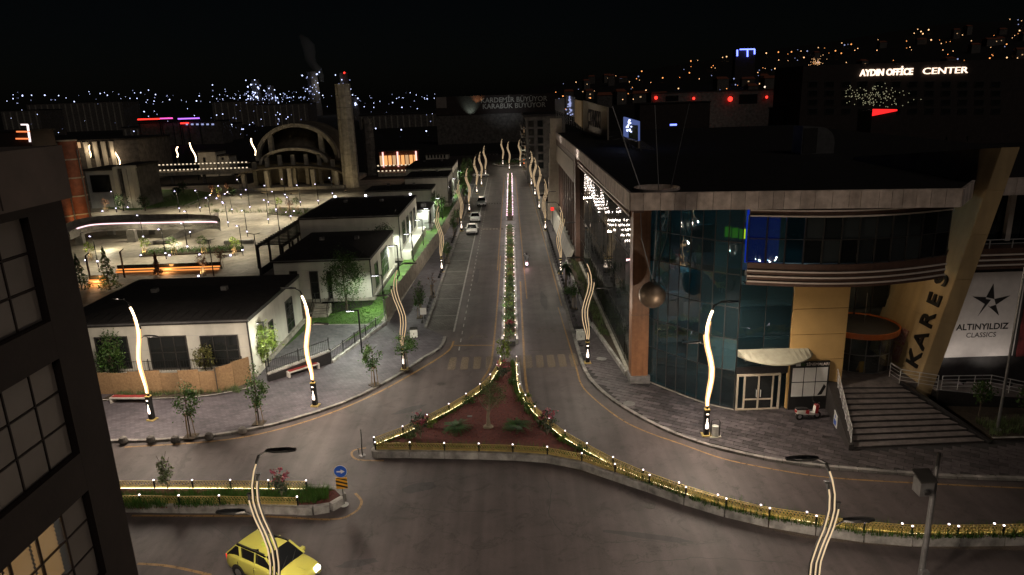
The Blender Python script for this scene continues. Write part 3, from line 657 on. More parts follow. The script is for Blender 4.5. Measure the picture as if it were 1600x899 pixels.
for a, b, lb in ((690, 600, 'iron manhole cover in the left lane before the zebra crossing'), (1015, 790, 'iron manhole cover in the near road below the gold fence')):
    p = G(a, b, 0); MB().lathe([(.33, 0), (.33, .008), (.3, .009)], 20).build('manhole_cover', 'cast_iron', None, loc=(p.x, p.y, .004), label=lb, cat='manhole cover')

# ================================================================== PLANTS
def sapling(seed, leafm, h=3.2, n=850, cage=True, rx=.68, rz_=1.0, lean=.1, size=.15):
    rg = random.Random(seed); t = thing('young_tree', 'x', 'tree')
    tr = MB().tube([(0, 0, 0), (.03 * lean, .02, h * .4), (lean * .6, -.03, h * .7), (lean, 0, h * .95)], [.045, .04, .03, .01], 6)
    for k in range(7):
        z = h * (.42 + .07 * k); a = rg.uniform(0, 6.3)
        tr.tube([(lean * .5, 0, z), (lean * .5 + math.cos(a) * rx * .7, math.sin(a) * rx * .7, z + .35)], [.018, .006], 4)
    tr.build('trunk', 'bark', t)
    MB().crown((lean * .7, 0, h * .7), (rx, rx, rz_), n, size, rg, 16, .3).build('crown', leafm, t)
    if cage:
        for k in range(3):
            a = 2.1 * k + .4
            MB().tube([(math.cos(a) * .26, math.sin(a) * .26, 0), (math.cos(a) * .18, math.sin(a) * .18, 1.45)], .026, 5).build('stake', 'wood_stake', t)
        MB().box(-.2, .2, -.02, .02, 1.3, 1.36).box(-.02, .02, -.2, .2, 1.36, 1.42).build('crossbar', 'wood_stake', t)
        MB().box(-.35, .35, -.35, .35, 0, .05).build('tree_pit', 'soil', t)
    return t
SAP = [sapling(1, 'leaf_green'), sapling(2, 'leaf_green', 3.5, 950, rx=.58, rz_=1.25), sapling(5, 'leaf_green', 2.9, 1000, rx=.8, rz_=.8)]
BARE = sapling(7, 'leaf_rust', 2.9, 60, rx=.5, rz_=.7)
gs_ = 'staked street trees'
for i, (a, b, k, sc_, lb) in enumerate((
    (298, 683, 0, 1.15, 'staked young tree behind the round stone bollards on the left corner'),
    (405, 662, 1, 1.1, 'staked young tree between the two bright lamps on the left pavement'),
    (586, 602, 0, 1.05, 'staked young tree at the kerb right of the lamp by the low dark wall'),
    (633, 578, 2, 1.1, 'staked young tree growing round the first lamp base near the zebra crossing'),
    (657, 497, 1, 1.0, 'staked young tree behind the small white parking sign'),
    (699, 412, 0, .95, 'young tree just beyond the second left lamp'),
    (710, 370, 1, 1.0, 'slim young tree beside the third left lamp'),
    (715, 352, 0, .9, 'slim young tree near the front parked white car'),
    (897, 483, 2, 1.0, 'round-headed young tree on the right pavement near the white planter box'),
    (728, 318, 2, 1.0, 'young tree beside the silver van'))):
    pr = SAP[k]; p = gz(a, b)
    if pr.name in used: o = dup(pr, p, rnd.uniform(0, 6), lb, gs_)
    else: used.add(pr.name); o = pr; o.location = p; o['label'] = lb; o['group'] = gs_
    o.scale = (sc_,) * 3
BARE.location = gz(676, 465); BARE['label'] = 'nearly bare staked young tree on the left pavement'; BARE['group'] = gs_

def big_tree(name, label, loc, h, rr, n, size, leafm, seed, trunk_r=.14, bark='bark', group=None, clumps=34):
    rg = random.Random(seed); t = thing(name, label, 'tree', loc, 0, group)
    tr = MB().tube([(0, 0, 0), (.05, .03, h * .25), (-.04, 0, h * .5), (0, 0, h * .9)], [trunk_r, trunk_r * .8, trunk_r * .6, .02], 7)
    for k in range(12):
        z = h * (.3 + .045 * k); a = k * 2.4
        tr.tube([(0, 0, z), (math.cos(a) * rr[0] * .45, math.sin(a) * rr[1] * .45, z + .4), (math.cos(a) * rr[0] * .8, math.sin(a) * rr[1] * .8, z + .8)], [trunk_r * .4, trunk_r * .22, .01], 5)
    tr.build('trunk', bark, t); MB().crown((0, 0, h - rr[2] * .95), rr, n, size, rg, clumps, .26).build('crown', leafm, t); return t
p = gz(542, 487); big_tree('round_tree', 'large round leafy tree in front of the second white house', p, 5.9, (1.95, 1.95, 2.35), 5200, .17, 'leaf_green', 21, .13, clumps=60)
p = gz(412, 572); big_tree('lit_tree', 'bright lime tree glowing by the lamp at the corner of the first house', p, 3.7, (1.25, 1.1, 1.45), 2400, .2, 'leaf_lime', 22, .08)
big_tree('yard_tree', 'dark conical shrub tree in front of the leftmost house window', AY(176, 575, 50.4).xy.to_3d() + Vector((0, 0, SZ)), 4.3, (1.05, .8, 1.9), 2000, .18, 'leaf_green', 23, .08)
big_tree('yard_tree', 'small yellowish shrub tree between the two right windows of the first house', AY(320, 572, 50.5).xy.to_3d() + Vector((0, 0, SZ)), 2.9, (.85, .7, .95), 900, .18, 'leaf_yellow', 24, .06)
big_tree('garden_tree', 'dark bushy tree between the second and third white houses', (-13.4 - 3.2, 89, SZ), 5.2, (1.5, 1.3, 1.6), 1500, .2, 'leaf_dark', 25)
big_tree('garden_tree', 'lit bushy tree beside the small grey annex', (-12.8, 124, SZ), 4.6, (1.3, 1.3, 1.8), 1300, .22, 'leaf_green', 26)
for i in range(5): big_tree('garden_tree', '%s of the lit green trees in a row behind the far white houses' % ORD[i], (-9.8 - .25 * i, 150 + i * 9, SZ), 5.5, (1.5, 1.7, 2.2), 800, .28, 'leaf_green', 30 + i, group='trees behind the far houses')
p = gz(884, 450); t = thing('palm_tree', 'dark shaggy palm beside the pedestrian on the right pavement', 'tree', p)
MB().tube([(0, 0, 0), (.05, 0, 1.3), (0, 0, 2.5)], [.12, .1, .09], 7).build('trunk', 'bark', t)
mb = MB(); rg = random.Random(4)
for k in range(46):
    a = rg.uniform(0, 6.3); el = rg.uniform(-.7, 1.2); pts = []
    for j in range(5): q = j / 4; pts.append(Vector((math.cos(a) * q * 1.1 * math.cos(el * .6), math.sin(a) * q * 1.1 * math.cos(el * .6), 2.6 + q * el * .9 - q * q * .75)))
    for j in range(4):
        s_ = Vector((-math.sin(a), math.cos(a), 0)) * (.13, .15, .12, .07)[j]; e_ = Vector((-math.sin(a), math.cos(a), 0)) * (.15, .12, .07, .01)[j]
        mb.add([pts[j] - s_, pts[j] + s_, pts[j + 1] + e_, pts[j + 1] - e_], [(0, 1, 2, 3)])
mb.build('crown', 'leaf_dark', t)

# olive tree, oleanders and cycads of the island
p = G(763, 668, .45); t = thing('olive_tree', 'gnarled olive tree in the middle of the red mulch island', 'tree', p); t.scale = (.72, .72, .72)
MB().tube([(0, 0, -.05), (.03, 0, .5), (0, .05, 1.1), (.1, .1, 1.7)], [.3, .17, .13, .12], 8).tube([(.05, .1, 1.5), (-.55, .2, 2.3), (-.8, .4, 2.9)], [.09, .06, .02], 6).tube([(.1, .1, 1.6), (.75, .3, 2.2), (1.1, .5, 2.9)], [.09, .06, .02], 6).tube([(.1, .1, 1.6), (.15, .6, 2.5), (.2, 1.2, 3.3)], [.1, .06, .02], 6).build('trunk', 'bark_pale', t, smooth=True)
MB().ball((0, 0, .05), .5, 10, 6, (1, .8, .5)).build('root_flare', 'bark_pale', t)
MB().crown((.45, .9, 2.9), (1.2, 1.2, 1.2), 2600, .12, random.Random(8), 40, .24).build('crown', 'leaf_olive', t)
def oleander(label, p, seed, w=.7, h=1.5, fl='flower_pink'):
    rg = random.Random(seed); t = thing('oleander', label, 'shrub', p, 0, 'pink flowering oleanders')
    mb = MB()
    for k in range(14):
        a = rg.uniform(0, 6.3); r_ = rg.uniform(.1, .5) * w; mb.tube([(0, 0, 0), (math.cos(a) * r_, math.sin(a) * r_, h * rg.uniform(.6, .95))], [.02, .008], 4)
    mb.build('stems', 'bark_pale', t)
    MB().crown((0, 0, h * .62), (w * .8, w * .8, h * .4), 320, .16, rg, 12, .35).build('foliage', 'leaf_blue', t)
    MB().crown((0, 0, h * .92), (w * .85, w * .85, h * .25), 190, .13, rg, 9, .25).build('blossoms', fl, t)
oleander('pink oleander at the left end of the triangular island', G(657, 684, .45), 1)
oleander('pink oleander at the right side of the triangular island', G(855, 680, .45), 2)
oleander('pink oleander near the upper tip of the triangular island', G(785, 592, .45), 3, .6, 1.3)
oleander('pink oleander in the roadside planter behind the near lamp', G(441, 778, .42), 4, .55, 1.5)
oleander('red flowering bush at the near end of the planted median', Vector((medx(59.5), 59.5, .4)), 5, .5, .9, 'flower_red')
def cycad(label, p, seed):
    rg = random.Random(seed); t = thing('cycad', label, 'shrub', p, 0, 'cycads in the island')
    MB().ball((0, 0, .08), .16, 8, 6).build('trunk', 'bark', t); mb = MB()
    for k in range(46):
        a = k * 2.4; el = rg.uniform(.35, 1.0); L = rg.uniform(.8, 1.15)
        for j in range(9):
            q = j / 9; c = Vector((math.cos(a) * q * L, math.sin(a) * q * L, .15 + q * el * .8 - q * q * .6)); s_ = Vector((-math.sin(a), math.cos(a), -.2)) * (.22 * (1 - q * .7)); f_ = Vector((math.cos(a), math.sin(a), 0)) * .11
            mb.add([c - f_ * .3, c + s_ + f_, c + f_ * .6], [(0, 1, 2)]).add([c - f_ * .3, c - s_ + f_, c + f_ * .6], [(0, 2, 1)])
    mb.build('fronds', 'leaf_cycad', t)
cycad('dark green cycad left of the olive tree', G(714, 672, .45), 1); cycad('dark green cycad right of the olive tree', G(809, 670, .45), 2)
p = G(734, 651, .46); MB().box(-.16, .16, -.12, .12, 0, .03).build('valve_cover', 'slab_pale', None, loc=p, label='small pale valve cover lying in the red mulch', cat='cover')
p = gz(788, 560, .2); big_tree('tip_shrub', 'leafy yellow green shrub at the tip between the zebra stripes', (p.x, p.y, 0), 1.9, (.6, .6, .8), 420, .2, 'leaf_lime', 41, .04)
p = G(262, 768, .42); big_tree('planter_bush', 'small rusty green bush in the roadside planter', p, 1.9, (.45, .4, .75), 320, .17, 'leaf_olive', 42, .03)
# grass growing inside the fences
def tufts(name, label, places, seed, hh=.45, n=9, m='grass_blade'):
    rg = random.Random(seed); mb = MB()
    for q in places:
        for k in range(n):
            a = rg.uniform(0, 6.3); h = hh * rg.uniform(.5, 1.2); b = Vector((q[0] + rg.gauss(0, .09), q[1] + rg.gauss(0, .09), q[2])); s_ = Vector((-math.sin(a), math.cos(a), 0)) * .016; d = Vector((math.cos(a), math.sin(a), 0)) * h * rg.uniform(.1, .6)
            mb.add([b - s_, b + s_, b + d + Vector((0, 0, h))], [(0, 1, 2)])
    mb.build(name, m, label=label, cat='grass', kind='stuff')
pts = []
for P, sd_ in ((PF, 1), (PB, -1), (PL_, -1)):
    q = resample([Vector((v.x, v.y, .44)) for v in P], .22)
    for v in offset(q, sd_ * .32): pts.append((v.x + rnd.gauss(0, .06), v.y + rnd.gauss(0, .06), .44))
tufts('fence_grass', 'tufts of grass growing along the inside of the island fences', [q for q in pts if q[0] < 40], 5, .46, 16)
x0, x1 = PLo[0].x, PLo[-1].x + 1.4; yb = PLo[-1].y
tufts('planter_grass', 'tall tufts of grass filling the roadside planter', [(rnd.uniform(x0, x1), rnd.uniform(yb + .25, PU[-1].y - .2), .4) for _ in range(900)], 6, .55, 9)
mb = MB(); rg = random.Random(17); tri_ = core
for _ in range(9000):
    x, y = rg.uniform(-9, 5), rg.uniform(38.5, 54)
    if inside((x, y), tri_): mb.leaf((x, y, .455 + rg.random() * .03), .11, rg, up=0, asp=.4)
for _ in range(1500):
    x, y = rg.uniform(PLo[0].x, PLo[-1].x + 1.6), rg.uniform(PLo[-1].y + .1, PU[-1].y - .1); mb.leaf((x, y, .41 + rg.random() * .03), .11, rg, up=0, asp=.4)
mat('chip', (.15, .038, .028), .9, island=.5, var=.2); mb.build('mulch_chips', 'chip', label='loose red bark chips covering the planted beds', cat='mulch', kind='stuff')
for i, (a, b, s_) in enumerate(((640, 686, .8), (676, 668, .9), (735, 632, 1.0), (760, 612, .8), (818, 625, 1.0), (828, 640, .9), (846, 662, .8), (880, 690, .7), (800, 600, .7), (905, 703, .7))):
    q = G(a, b, .45); t = thing('bed_tuft', ('small leafy tuft near the left corner of the island', 'leafy tuft left of the first cycad', 'leafy clump along the upper left fence of the island', 'small clump nearer the island tip on the left', 'leafy clump along the mall side fence', 'second clump along the mall side fence', 'clump beside the right oleander', 'small clump in the right corner of the island', 'small clump at the island tip', 'last small clump where the island narrows')[i], 'shrub', q, 0, 'leafy clumps in the island'); MB().crown((0, 0, .32 * s_), (.4 * s_, .4 * s_, .32 * s_), 170, .15, random.Random(200 + i), 10, .35).build('foliage', ('leaf_olive', 'leaf_lime', 'leaf_green')[i % 3], t); MB().tube([(0, 0, 0), (.05, 0, .3 * s_)], [.02, .01], 4).build('stem', 'bark', t)
# median shrubs
def mshrub(seed, m, r_=.5, h=.75, n=150):
    rg = random.Random(seed); t = thing('median_shrub', 'x', 'shrub'); mb = MB()
    for k in range(6):
        a = k * 1.05; mb.tube([(0, 0, 0), (math.cos(a) * .25, math.sin(a) * .25, h * .6)], [.02, .008], 4)
    mb.build('stems', 'bark', t); MB().crown((0, 0, h * .6), (r_, r_ * 1.3, h * .45), n, .14, rg, 12, .4).build('foliage', m, t); return t
MS = [mshrub(51, 'leaf_green'), mshrub(52, 'leaf_lime', .5, .8), mshrub(53, 'leaf_rust', .45, .65), mshrub(54, 'leaf_green', .55, 1.0, 200), mshrub(55, 'leaf_olive', .45, .8)]
LBL = ['low green shrub planted in the street median', 'low lime shrub planted in the street median', 'low reddish shrub planted in the street median', 'taller green shrub planted in the street median', 'low olive shrub planted in the street median']
y = 58.0
while y < 187:
    if not GAP[0] - 1 < y < GAP[1] + 1:
        k = rnd.choice((0, 0, 1, 2, 3, 4)); lo = Vector((medx(y) + rnd.uniform(-.1, .1), y, .38))
        if MS[k].name in used: o = dup(MS[k], lo, rnd.uniform(0, 6), LBL[k], LBL[k] + 's')
        else: used.add(MS[k].name); o = MS[k]; o.location = lo; o['label'] = LBL[k]; o['group'] = LBL[k] + 's'
        o.scale = (rnd.uniform(.85, 1.1),) * 3
    y += rnd.uniform(.8, 1.25)

# ================================================================== LAWNS, YARD, HOARDINGS
MB().prism([(-20.3, 56.5), (-16.4, 56.2), (-12.75, 64.2), (-12.3, 72), (-10.6, 100), (-9.9, 135), (-9.6, 190), (-14, 190), (-14.4, 92), (-14.9, 70), (-20.3, 66)], .0, SZ + .05).build('lawn', 'lawn', kind='structure')
MB().sheet([(-20.5, 55.4), (-16.2, 55.4), (-13.9, 63.5), (-19.6, 63.9)], SZ + .062).build('yard_path', 'pave_path', kind='structure')
ribbon([(-16.2, 55.4), (-13.9, 63.5), (-19.6, 63.9)], .22, SZ + .07).build('path_edging', 'kerb_pale', kind='structure')
mb = MB(); rg = random.Random(9)
tufts('lawn_grass', 'short mown grass of the lawn beside the white houses', [q for q in ((rg.uniform(-19.5, -12.4), rg.uniform(57, 76), SZ + .05) for _ in range(2600)) if not inside(q[:2], [(-20.6, 55.3), (-16.1, 55.3), (-13.8, 63.7), (-19.6, 64)]) and not (q[0] < -15 and q[1] > 71.5) and q[0] < -12.9 - max(0, 64 - q[1]) * .45], 10, .1, 6)
# corrugated hoarding
HP = [Vector((-12.45, 64.8, 0)), Vector((-11.5, 82, 0)), Vector((-10.4, 104, 0)), Vector((-9.8, 132, 0)), Vector((-9.9, 150, 0))]
hq = resample(HP, 2.4); hd = thing('site_hoarding', 'long pale corrugated metal hoarding between the lawn and the left pavement', 'fence', (HP[0].x, HP[0].y, SZ))
cor = MB(); n = 24; L0 = [(i / n, (.03 if i % 2 else -.03)) for i in range(n + 1)]
cor.add([(x, y_, 0) for x, y_ in L0] + [(x, y_, 2.0) for x, y_ in L0], [(i, i + 1, n + 2 + i, n + 1 + i) for i in range(n)])
cor = cor.mesh('metal_panel', 'hoarding'); hpost = MB().box(-.05, .05, -.05, .05, 0, 2.1).mesh('post', 'metal_grey')
for i, (a, b) in enumerate(zip(hq, hq[1:])):
    d = b - a; put('metal_panel', cor, hd, world=True, loc=(a.x, a.y, SZ + .02), rz=math.atan2(d.y, d.x), scale=(d.length, 1, 1))
    put('post', hpost, hd, world=True, loc=(a.x - .12, a.y, SZ))
MB().prism([(-12.9, 64.2), (-12.1, 64.2), (-9.3, 150), (-10.1, 150)], 0, SZ + .08).build('footing', 'concrete', hd, world=True)
# rails on low wall
def rail_fence(name, label, a, b, h, n_bars, z0, m='metal_black', post_step=2.2):
    a = Vector(a); b = Vector(b); f = thing(name, label, 'fence', (a.x, a.y, z0)); d = b - a; L = d.length
    A = Vector((a.x, a.y, a.z + z0)); B = Vector((b.x, b.y, b.z + z0))
    for zz in (.12, h - .08): MB().bar(A + Vector((0, 0, zz)), B + Vector((0, 0, zz)), .04).build('rail', m, f, world=True)
    for i in range(max(2, round(L / post_step)) + 1):
        q = A.lerp(B, i / max(2, round(L / post_step))); MB().bar(q, q + Vector((0, 0, h + .1)), .06).build('post', m, f, world=True)
    for i in range(n_bars):
        q = A.lerp(B, (i + .5) / n_bars); MB().bar(q, q + Vector((0, 0, h)), .018).build('bar', m, f, world=True)
w0, w1 = G(420, 597, SZ), G(518, 568, SZ)
wl = thing('low_wall', 'low dark garden wall with pale coping behind the bench', 'wall', (w0.x, w0.y, SZ))
d = (w1 - w0).normalized(); nn = Vector((-d.y, d.x, 0))
MB().slab([w0, w1, w1 + Vector((0, 0, 1.0)), w0 + Vector((0, 0, .55))], nn * .3).build('wall_body', 'granite_dark', wl, world=True)
MB().slab([w0 + Vector((0, 0, .56)) - nn * .05, w1 + Vector((0, 0, 1.01)) - nn * .05, w1 + Vector((0, 0, 1.13)) - nn * .05, w0 + Vector((0, 0, .68)) - nn * .05], nn * .42).build('coping', 'kerb_pale', wl, world=True)
rail_fence('garden_railing', 'black picket railing on top of the low dark wall', (w0.x + nn.x * .15, w0.y + nn.y * .15, .68), (w1.x + nn.x * .15, w1.y + nn.y * .15, 1.13), 1.0, 34, SZ)
w2 = G(603, 506, SZ)
st = thing('garden_kerb', 'pale stone kerb under the railing along the lawn edge', 'kerb', (w1.x, w1.y, SZ)); d2 = (w2 - w1)
for i in range(9): a = w1 + d2 * (i / 9 + .004); b = w1 + d2 * ((i + 1) / 9 - .004); MB().bar(a + Vector((0, 0, .12)), b + Vector((0, 0, .12)), .3, .26).build('kerb_stone', 'kerb_pale', st, world=True)
rail_fence('garden_railing', 'black picket railing along the edge of the lawn', (w1.x, w1.y, .25), (w2.x, w2.y, .25), .95, 40, SZ)
# plywood hoarding
osb = thing('plywood_hoarding', 'patched plywood hoarding in front of the first white house', 'fence', (-27, 49.3, SZ))
op = [G(a, b, SZ) for a, b in ((120, 616), (178, 616), (205, 616), (255, 615), (283, 615), (315, 614), (341, 613), (368, 606), (394, 597))]
for i, (a, b) in enumerate(zip(op, op[1:])):
    d = b - a; nn_ = Vector((-d.y, d.x, 0)).normalized(); e = d.normalized() * .012; h = (1.75, 1.7, 1.8, 1.65, 1.85, 1.7, 1.95, 2.1)[i]
    MB().slab([a + e, b - e, b - e + Vector((0, 0, h + rnd.uniform(-.04, .08))), a + e + Vector((0, 0, h))], nn_ * (.03 + .012 * (i % 2))).build('plywood_sheet', 'osb', osb, world=True)
    MB().bar(a + nn_ * .09, a + nn_ * .09 + Vector((0, 0, h)), .08).build('batten', 'wood_stake', osb, world=True)
MB().slab([op[6] - Vector((0, .05, 0)), op[6] + Vector((.06, -.05, 0)), op[6] + Vector((.06, -.05, 2.1)), op[6] + Vector((0, -.05, 2.1))], (0, -.05, 0)).build('front_post', 'trim_dark', osb, world=True)
bedp = [(p.x, p.y - .04) for p in op[1:]] + [(-19.9, 49.8), (-20.8, 48.6), (-23.4, 47.6), (-27, 47.5), (-31, 47.5)]
MB().prism(bedp, 0, SZ + .05).build('soil_strip', 'soil', kind='structure')
ribbon(smooth([Vector((-31, 47.5, 0)), Vector((-27, 47.45, 0)), Vector((-23.4, 47.55, 0)), Vector((-20.8, 48.55, 0)), Vector((-19.7, 49.8, 0))], 4), .16, SZ + .1).build('soil_edging', 'kerb_pale', kind='structure')
tufts('weeds', 'weeds and small plants at the foot of the plywood hoarding', [(rnd.uniform(-30, -20.5), 48.0 + rnd.uniform(0, 1) , SZ + .05) for _ in range(170)], 12, .4, 12, 'leaf_olive')
rail_fence('garden_railing', 'black picket railing behind the plywood hoarding', (-33, 50.0, 1.2), (-21, 50.0, 1.2), .95, 60, SZ)

# benches, bollards, bins, boxes
def bench(label, a, b):
    d = b - a; rz = math.atan2(d.y, d.x); L = d.length; t = thing('street_bench', label, 'bench', (a.x, a.y, SZ), rz, 'red and white street benches')
    MB().box(0, L, 0, .55, .36, .46).build('seat', 'bench_white', t); MB().box(.12, L - .12, .08, .47, .462, .5).build('seat_pad', 'bench_red', t)
    for x in (0, L - .14): MB().box(x, x + .14, .003, .547, 0, .36).build('leg', 'bench_white', t)
bench('red and white bench in front of the plywood hoarding', G(172, 631, SZ), G(231, 631, SZ)); bench('red and white bench in front of the low dark wall', G(452, 591, SZ), G(500, 576, SZ))
boll = MB().lathe([(.26, 0), (.28, .15), (.22, .34), (.02, .44)], 12).mesh('stone_bollard', 'concrete_dark')
for (a, b), lb in zip(((193, 691), (236, 690), (274, 690), (327, 685), (379, 676)), ('squat round stone bollard, leftmost on the corner kerb', 'squat round stone bollard below the lamp by the plywood hoarding', 'squat round stone bollard just left of the first staked tree', 'squat round stone bollard just right of the first staked tree', 'squat round stone bollard below the second staked tree')):
    p = gz(a, b); put('stone_bollard', boll, None, loc=p, label=lb, cat='bollard', group='round stone bollards')
p = gz(1117, 682); t = thing('litter_bin', 'small white litter bin in a green frame next to the bright lamp by the mall', 'bin', p)
MB().lathe([(.2, .12), (.2, .72)], 14).build('bin_drum', 'bin_white', t)
for x in (-.27, .27): MB().box(x - .025, x + .025, -.03, .03, 0, 1.0).build('post', 'trim_dark', t)
MB().tube([(-.27, 0, 1.0), (-.2, 0, 1.12), (0, 0, 1.17), (.2, 0, 1.12), (.27, 0, 1.0)], .025, 5).build('hoop', 'trim_dark', t); MB().box(-.36, .36, -.22, .22, 0, .04).build('base', 'concrete', t)
for (a, b), lb in zip(((647, 527), (907, 531)), ('white square utility cabinet on the left pavement', 'white square planter box on the right pavement')):
    p = gz(a, b); t = thing('utility_box', lb, 'box', p, .1); MB().box(-.33, .33, -.3, .3, .05, .8).build('box_body', 'bin_white', t); MB().box(-.36, .36, -.33, .33, .8, .86).build('lid', 'trim_dark' if a < 800 else 'bin_white', t); MB().box(-.3, .3, -.27, .27, 0, .05).build('plinth', 'kerb_dark', t); MB().box(-.02, .02, -.312, -.3, .3, .5).build('latch', 'trim_dark', t)
p = gz(663, 512); t = thing('parking_sign', 'small white sign board on a thin post on the left pavement', 'sign', p)
MB().tube([(0, 0, 0), (0, 0, 1.9)], .03, 6).build('post', 'metal_grey', t); MB().box(-.3, .3, -.045, -.025, 1.3, 1.95).build('board', 'sign_white', t)

# ---- black yard lamps on the lawn
def yard_lamp():
    t = thing('yard_lamp', 'x', 'lamp'); MB().box(-.06, .06, -.06, .06, 0, 3.9).build('pole', 'metal_black', t)
    MB().box(-1.05, .06, -.07, .07, 3.8, 3.9).build('lamp_arm', 'metal_black', t); MB().box(-1.0, -.35, -.05, .05, 3.785, 3.8).build('diffuser', 'lamp_white', t)
    lamp('SPOT', t, (-.7, 0, 3.7), 1300, (.95, 1.0, .82), .2, 165, .4, aim=(-.15, 0, -1), name='lamp_light'); return t
YL = yard_lamp()
for i, q in enumerate((G(566, 552, SZ), G(601, 487, SZ), G(624, 432, SZ), G(646, 410, SZ), G(662, 384, SZ), G(674, 362, SZ), Vector((-12.0, 122, SZ)), Vector((-11.5, 138, SZ)), Vector((-11.3, 152, SZ)), Vector((-11, 168, SZ)))):
    place(YL, q, rad(0), '%s black angled yard lamp along the lawn counting from the zebra crossing' % ORD[i], 'black yard lamps')
p = G(420, 573, SZ); t = place(YL, p, rad(20), 'black angled yard lamp standing in the lime tree by the first house', 'black yard lamps'); lamp('POINT', t, (.7, -1.3, 3.0), 230, (1, 1, .8), .15, name='tree_fill')  # added fill point in front of the crown, apart from the lamp head

# ================================================================== WHITE HOUSES
def window(parent, c, u, wid, hgt, nrm, cols=2, rows=1, fr=.09, glass_m='window_dark', frame_m='trim_dark'):
    """framed window centred at c on a wall; u: unit vector along the wall, nrm: outward."""
    c = Vector(c); u = Vector(u); nrm = Vector(nrm); Z = Vector((0, 0, 1)); B = lambda x, z, d: c + u * x + Z * z + nrm * d
    f = MB(); W2, H2 = wid / 2, hgt / 2
    def rect(x0, x1, z0, z1, d0, d1): f.slab([B(x0, z0, d0), B(x1, z0, d0), B(x1, z1, d0), B(x0, z1, d0)], nrm * (d1 - d0))
    rect(-W2, -W2 + fr, -H2, H2, 0, .08); rect(W2 - fr, W2, -H2, H2, 0, .08); rect(-W2 + fr, W2 - fr, -H2, -H2 + fr, 0, .08); rect(-W2 + fr, W2 - fr, H2 - fr, H2, 0, .08)
    for i in range(1, cols): x = -W2 + wid * i / cols; rect(x - .03, x + .03, -H2 + fr, H2 - fr, 0, .07)
    for i in range(1, rows): z = -H2 + hgt * i / rows; rect(-W2 + fr, W2 - fr, z - .025, z + .025, 0, .065)
    wo_ = f.build('window', frame_m, parent, world=True)
    MB().slab([B(-W2 + fr, -H2 + fr, .01), B(W2 - fr, -H2 + fr, .01), B(W2 - fr, H2 - fr, .01), B(-W2 + fr, H2 - fr, .01)], nrm * .02).build('pane', glass_m, wo_, world=True)
    return wo_
def house(label, x0, x1, y0, y1, h, front=(), side=(), wm='wall_white', z0=SZ, rise=.35, plinth=True):
    t = thing('white_house', label, 'house', ((x0 + x1) / 2, (y0 + y1) / 2, z0), 0, 'row of white houses')
    MB().box(x0, x1, y0, y1, z0, h - .3).build('wall', wm, t, world=True)
    if plinth: MB().box(x0 - .06, x1 + .25, y0 - .06, y1 + .1, z0, z0 + .35).build('plinth', 'concrete', t, world=True)
    r = MB().box(x0 - .12, x1 + .12, y0 - .12, y1 + .12, h - .3, h)
    ix, iy = (x1 - x0) * .28, (y1 - y0) * .32
    r.add([(x0, y0, h + .002), (x1, y0, h + .002), (x1, y1, h + .002), (x0, y1, h + .002), (x0 + ix, y0 + iy, h + rise), (x1 - ix, y0 + iy, h + rise), (x1 - ix, y1 - iy, h + rise), (x0 + ix, y1 - iy, h + rise)], [(0, 1, 5, 4), (1, 2, 6, 5), (2, 3, 7, 6), (3, 0, 4, 7), (4, 5, 6, 7)])
    r.build('roof', 'roof_dark', t, world=True)
    MB().box(x1 - .03, x1 + .07, y0 - .09, y0 + .02, z0 + .36, h - .3).build('downpipe', 'trim_dark', t, world=True)
    for (px0, py0, px1, py1, c_, r_) in front:
        a, b = AY(px0, py0, y0), AY(px1, py1, y0); window(t, ((a.x + b.x) / 2, y0 - .003, (a.z + b.z) / 2), (1, 0, 0), abs(b.x - a.x), abs(a.z - b.z), (0, -1, 0), c_, r_)
    for (ya, yb_, za, zb, c_, r_) in side: window(t, (x1 + .003, (ya + yb_) / 2, (za + zb) / 2), (0, 1, 0), yb_ - ya, zb - za, (1, 0, 0), c_, r_)
    MB().box(x0 - .2, x1 + .2, y0 - .2, y0 - .123, h - .16, h - .06).build('gutter', 'metal_grey', t, world=True)
    for k in range(2): vx, vy = x0 + (x1 - x0) * (.3 + .4 * k), y0 + (y1 - y0) * .55; MB().box(vx - .25, vx + .25, vy - .25, vy + .25, h + .1, h + rise + .35).build('roof_vent', 'metal_grey', t, world=True)
    for k in range(int((x1 - x0) / .8)): MB().bar((x0 + .4 + k * .8, y0 + .02, h + .02), (x0 + .4 + k * .8 + (ix if k == 0 else 0) * 0, y0 + iy * .5, h + .02 + rise * .5), .03, .03).build('roof_seam', 'metal_black', t, world=True)
    # cladding courses
    for k in range(1, 4):
        z = z0 + .35 + (h - .65) * k / 4
        MB().box(x0 - .012, x1 + .012, y0 - .012, y0, z - .012, z + .012).build('joint_strip', 'wall_grey', t, world=True)
    return t
hA = house('first white house with dark flat roof and three big windows behind the plywood hoarding', -36, -20.7, 51.25, 65, 5.0, [(147, 527, 208, 575, 3, 2), (230, 526, 299, 575, 3, 2), (312, 525, 378, 570, 3, 2)], [(53.1, 53.9, .9, 2.6, 1, 2), (55.6, 56.7, .6, 3.2, 1, 3), (60.3, 62.3, .6, 3.6, 2, 4)])
hB = house('second white house with the large round tree in front', -25.4, -15.1, 72.0, 87.6, 4.9, [(452, 424, 471, 480, 1, 3), (483, 424, 502, 475, 1, 3), (510, 424, 522, 475, 1, 3)], [(74.2, 76.0, .9, 3.6, 2, 1), (78.2, 82.6, .9, 4.0, 4, 3)])
hC = house('third and tallest white house with four tall side windows', -27.8, -14.7, 90.6, 109.2, 6.4, [], [(93, 95.3, 1.9, 4.9, 2, 3), (97.2, 99.2, 1.9, 4.9, 2, 3), (101, 103, 1.9, 4.9, 2, 3), (104.8, 106.8, 1.9, 4.9, 2, 3)], z0=SZ)
MB().box(-14.68, -13.4, 90.9, 109, SZ, 1.3).build('terrace_base', 'wall_white', hC, world=True)
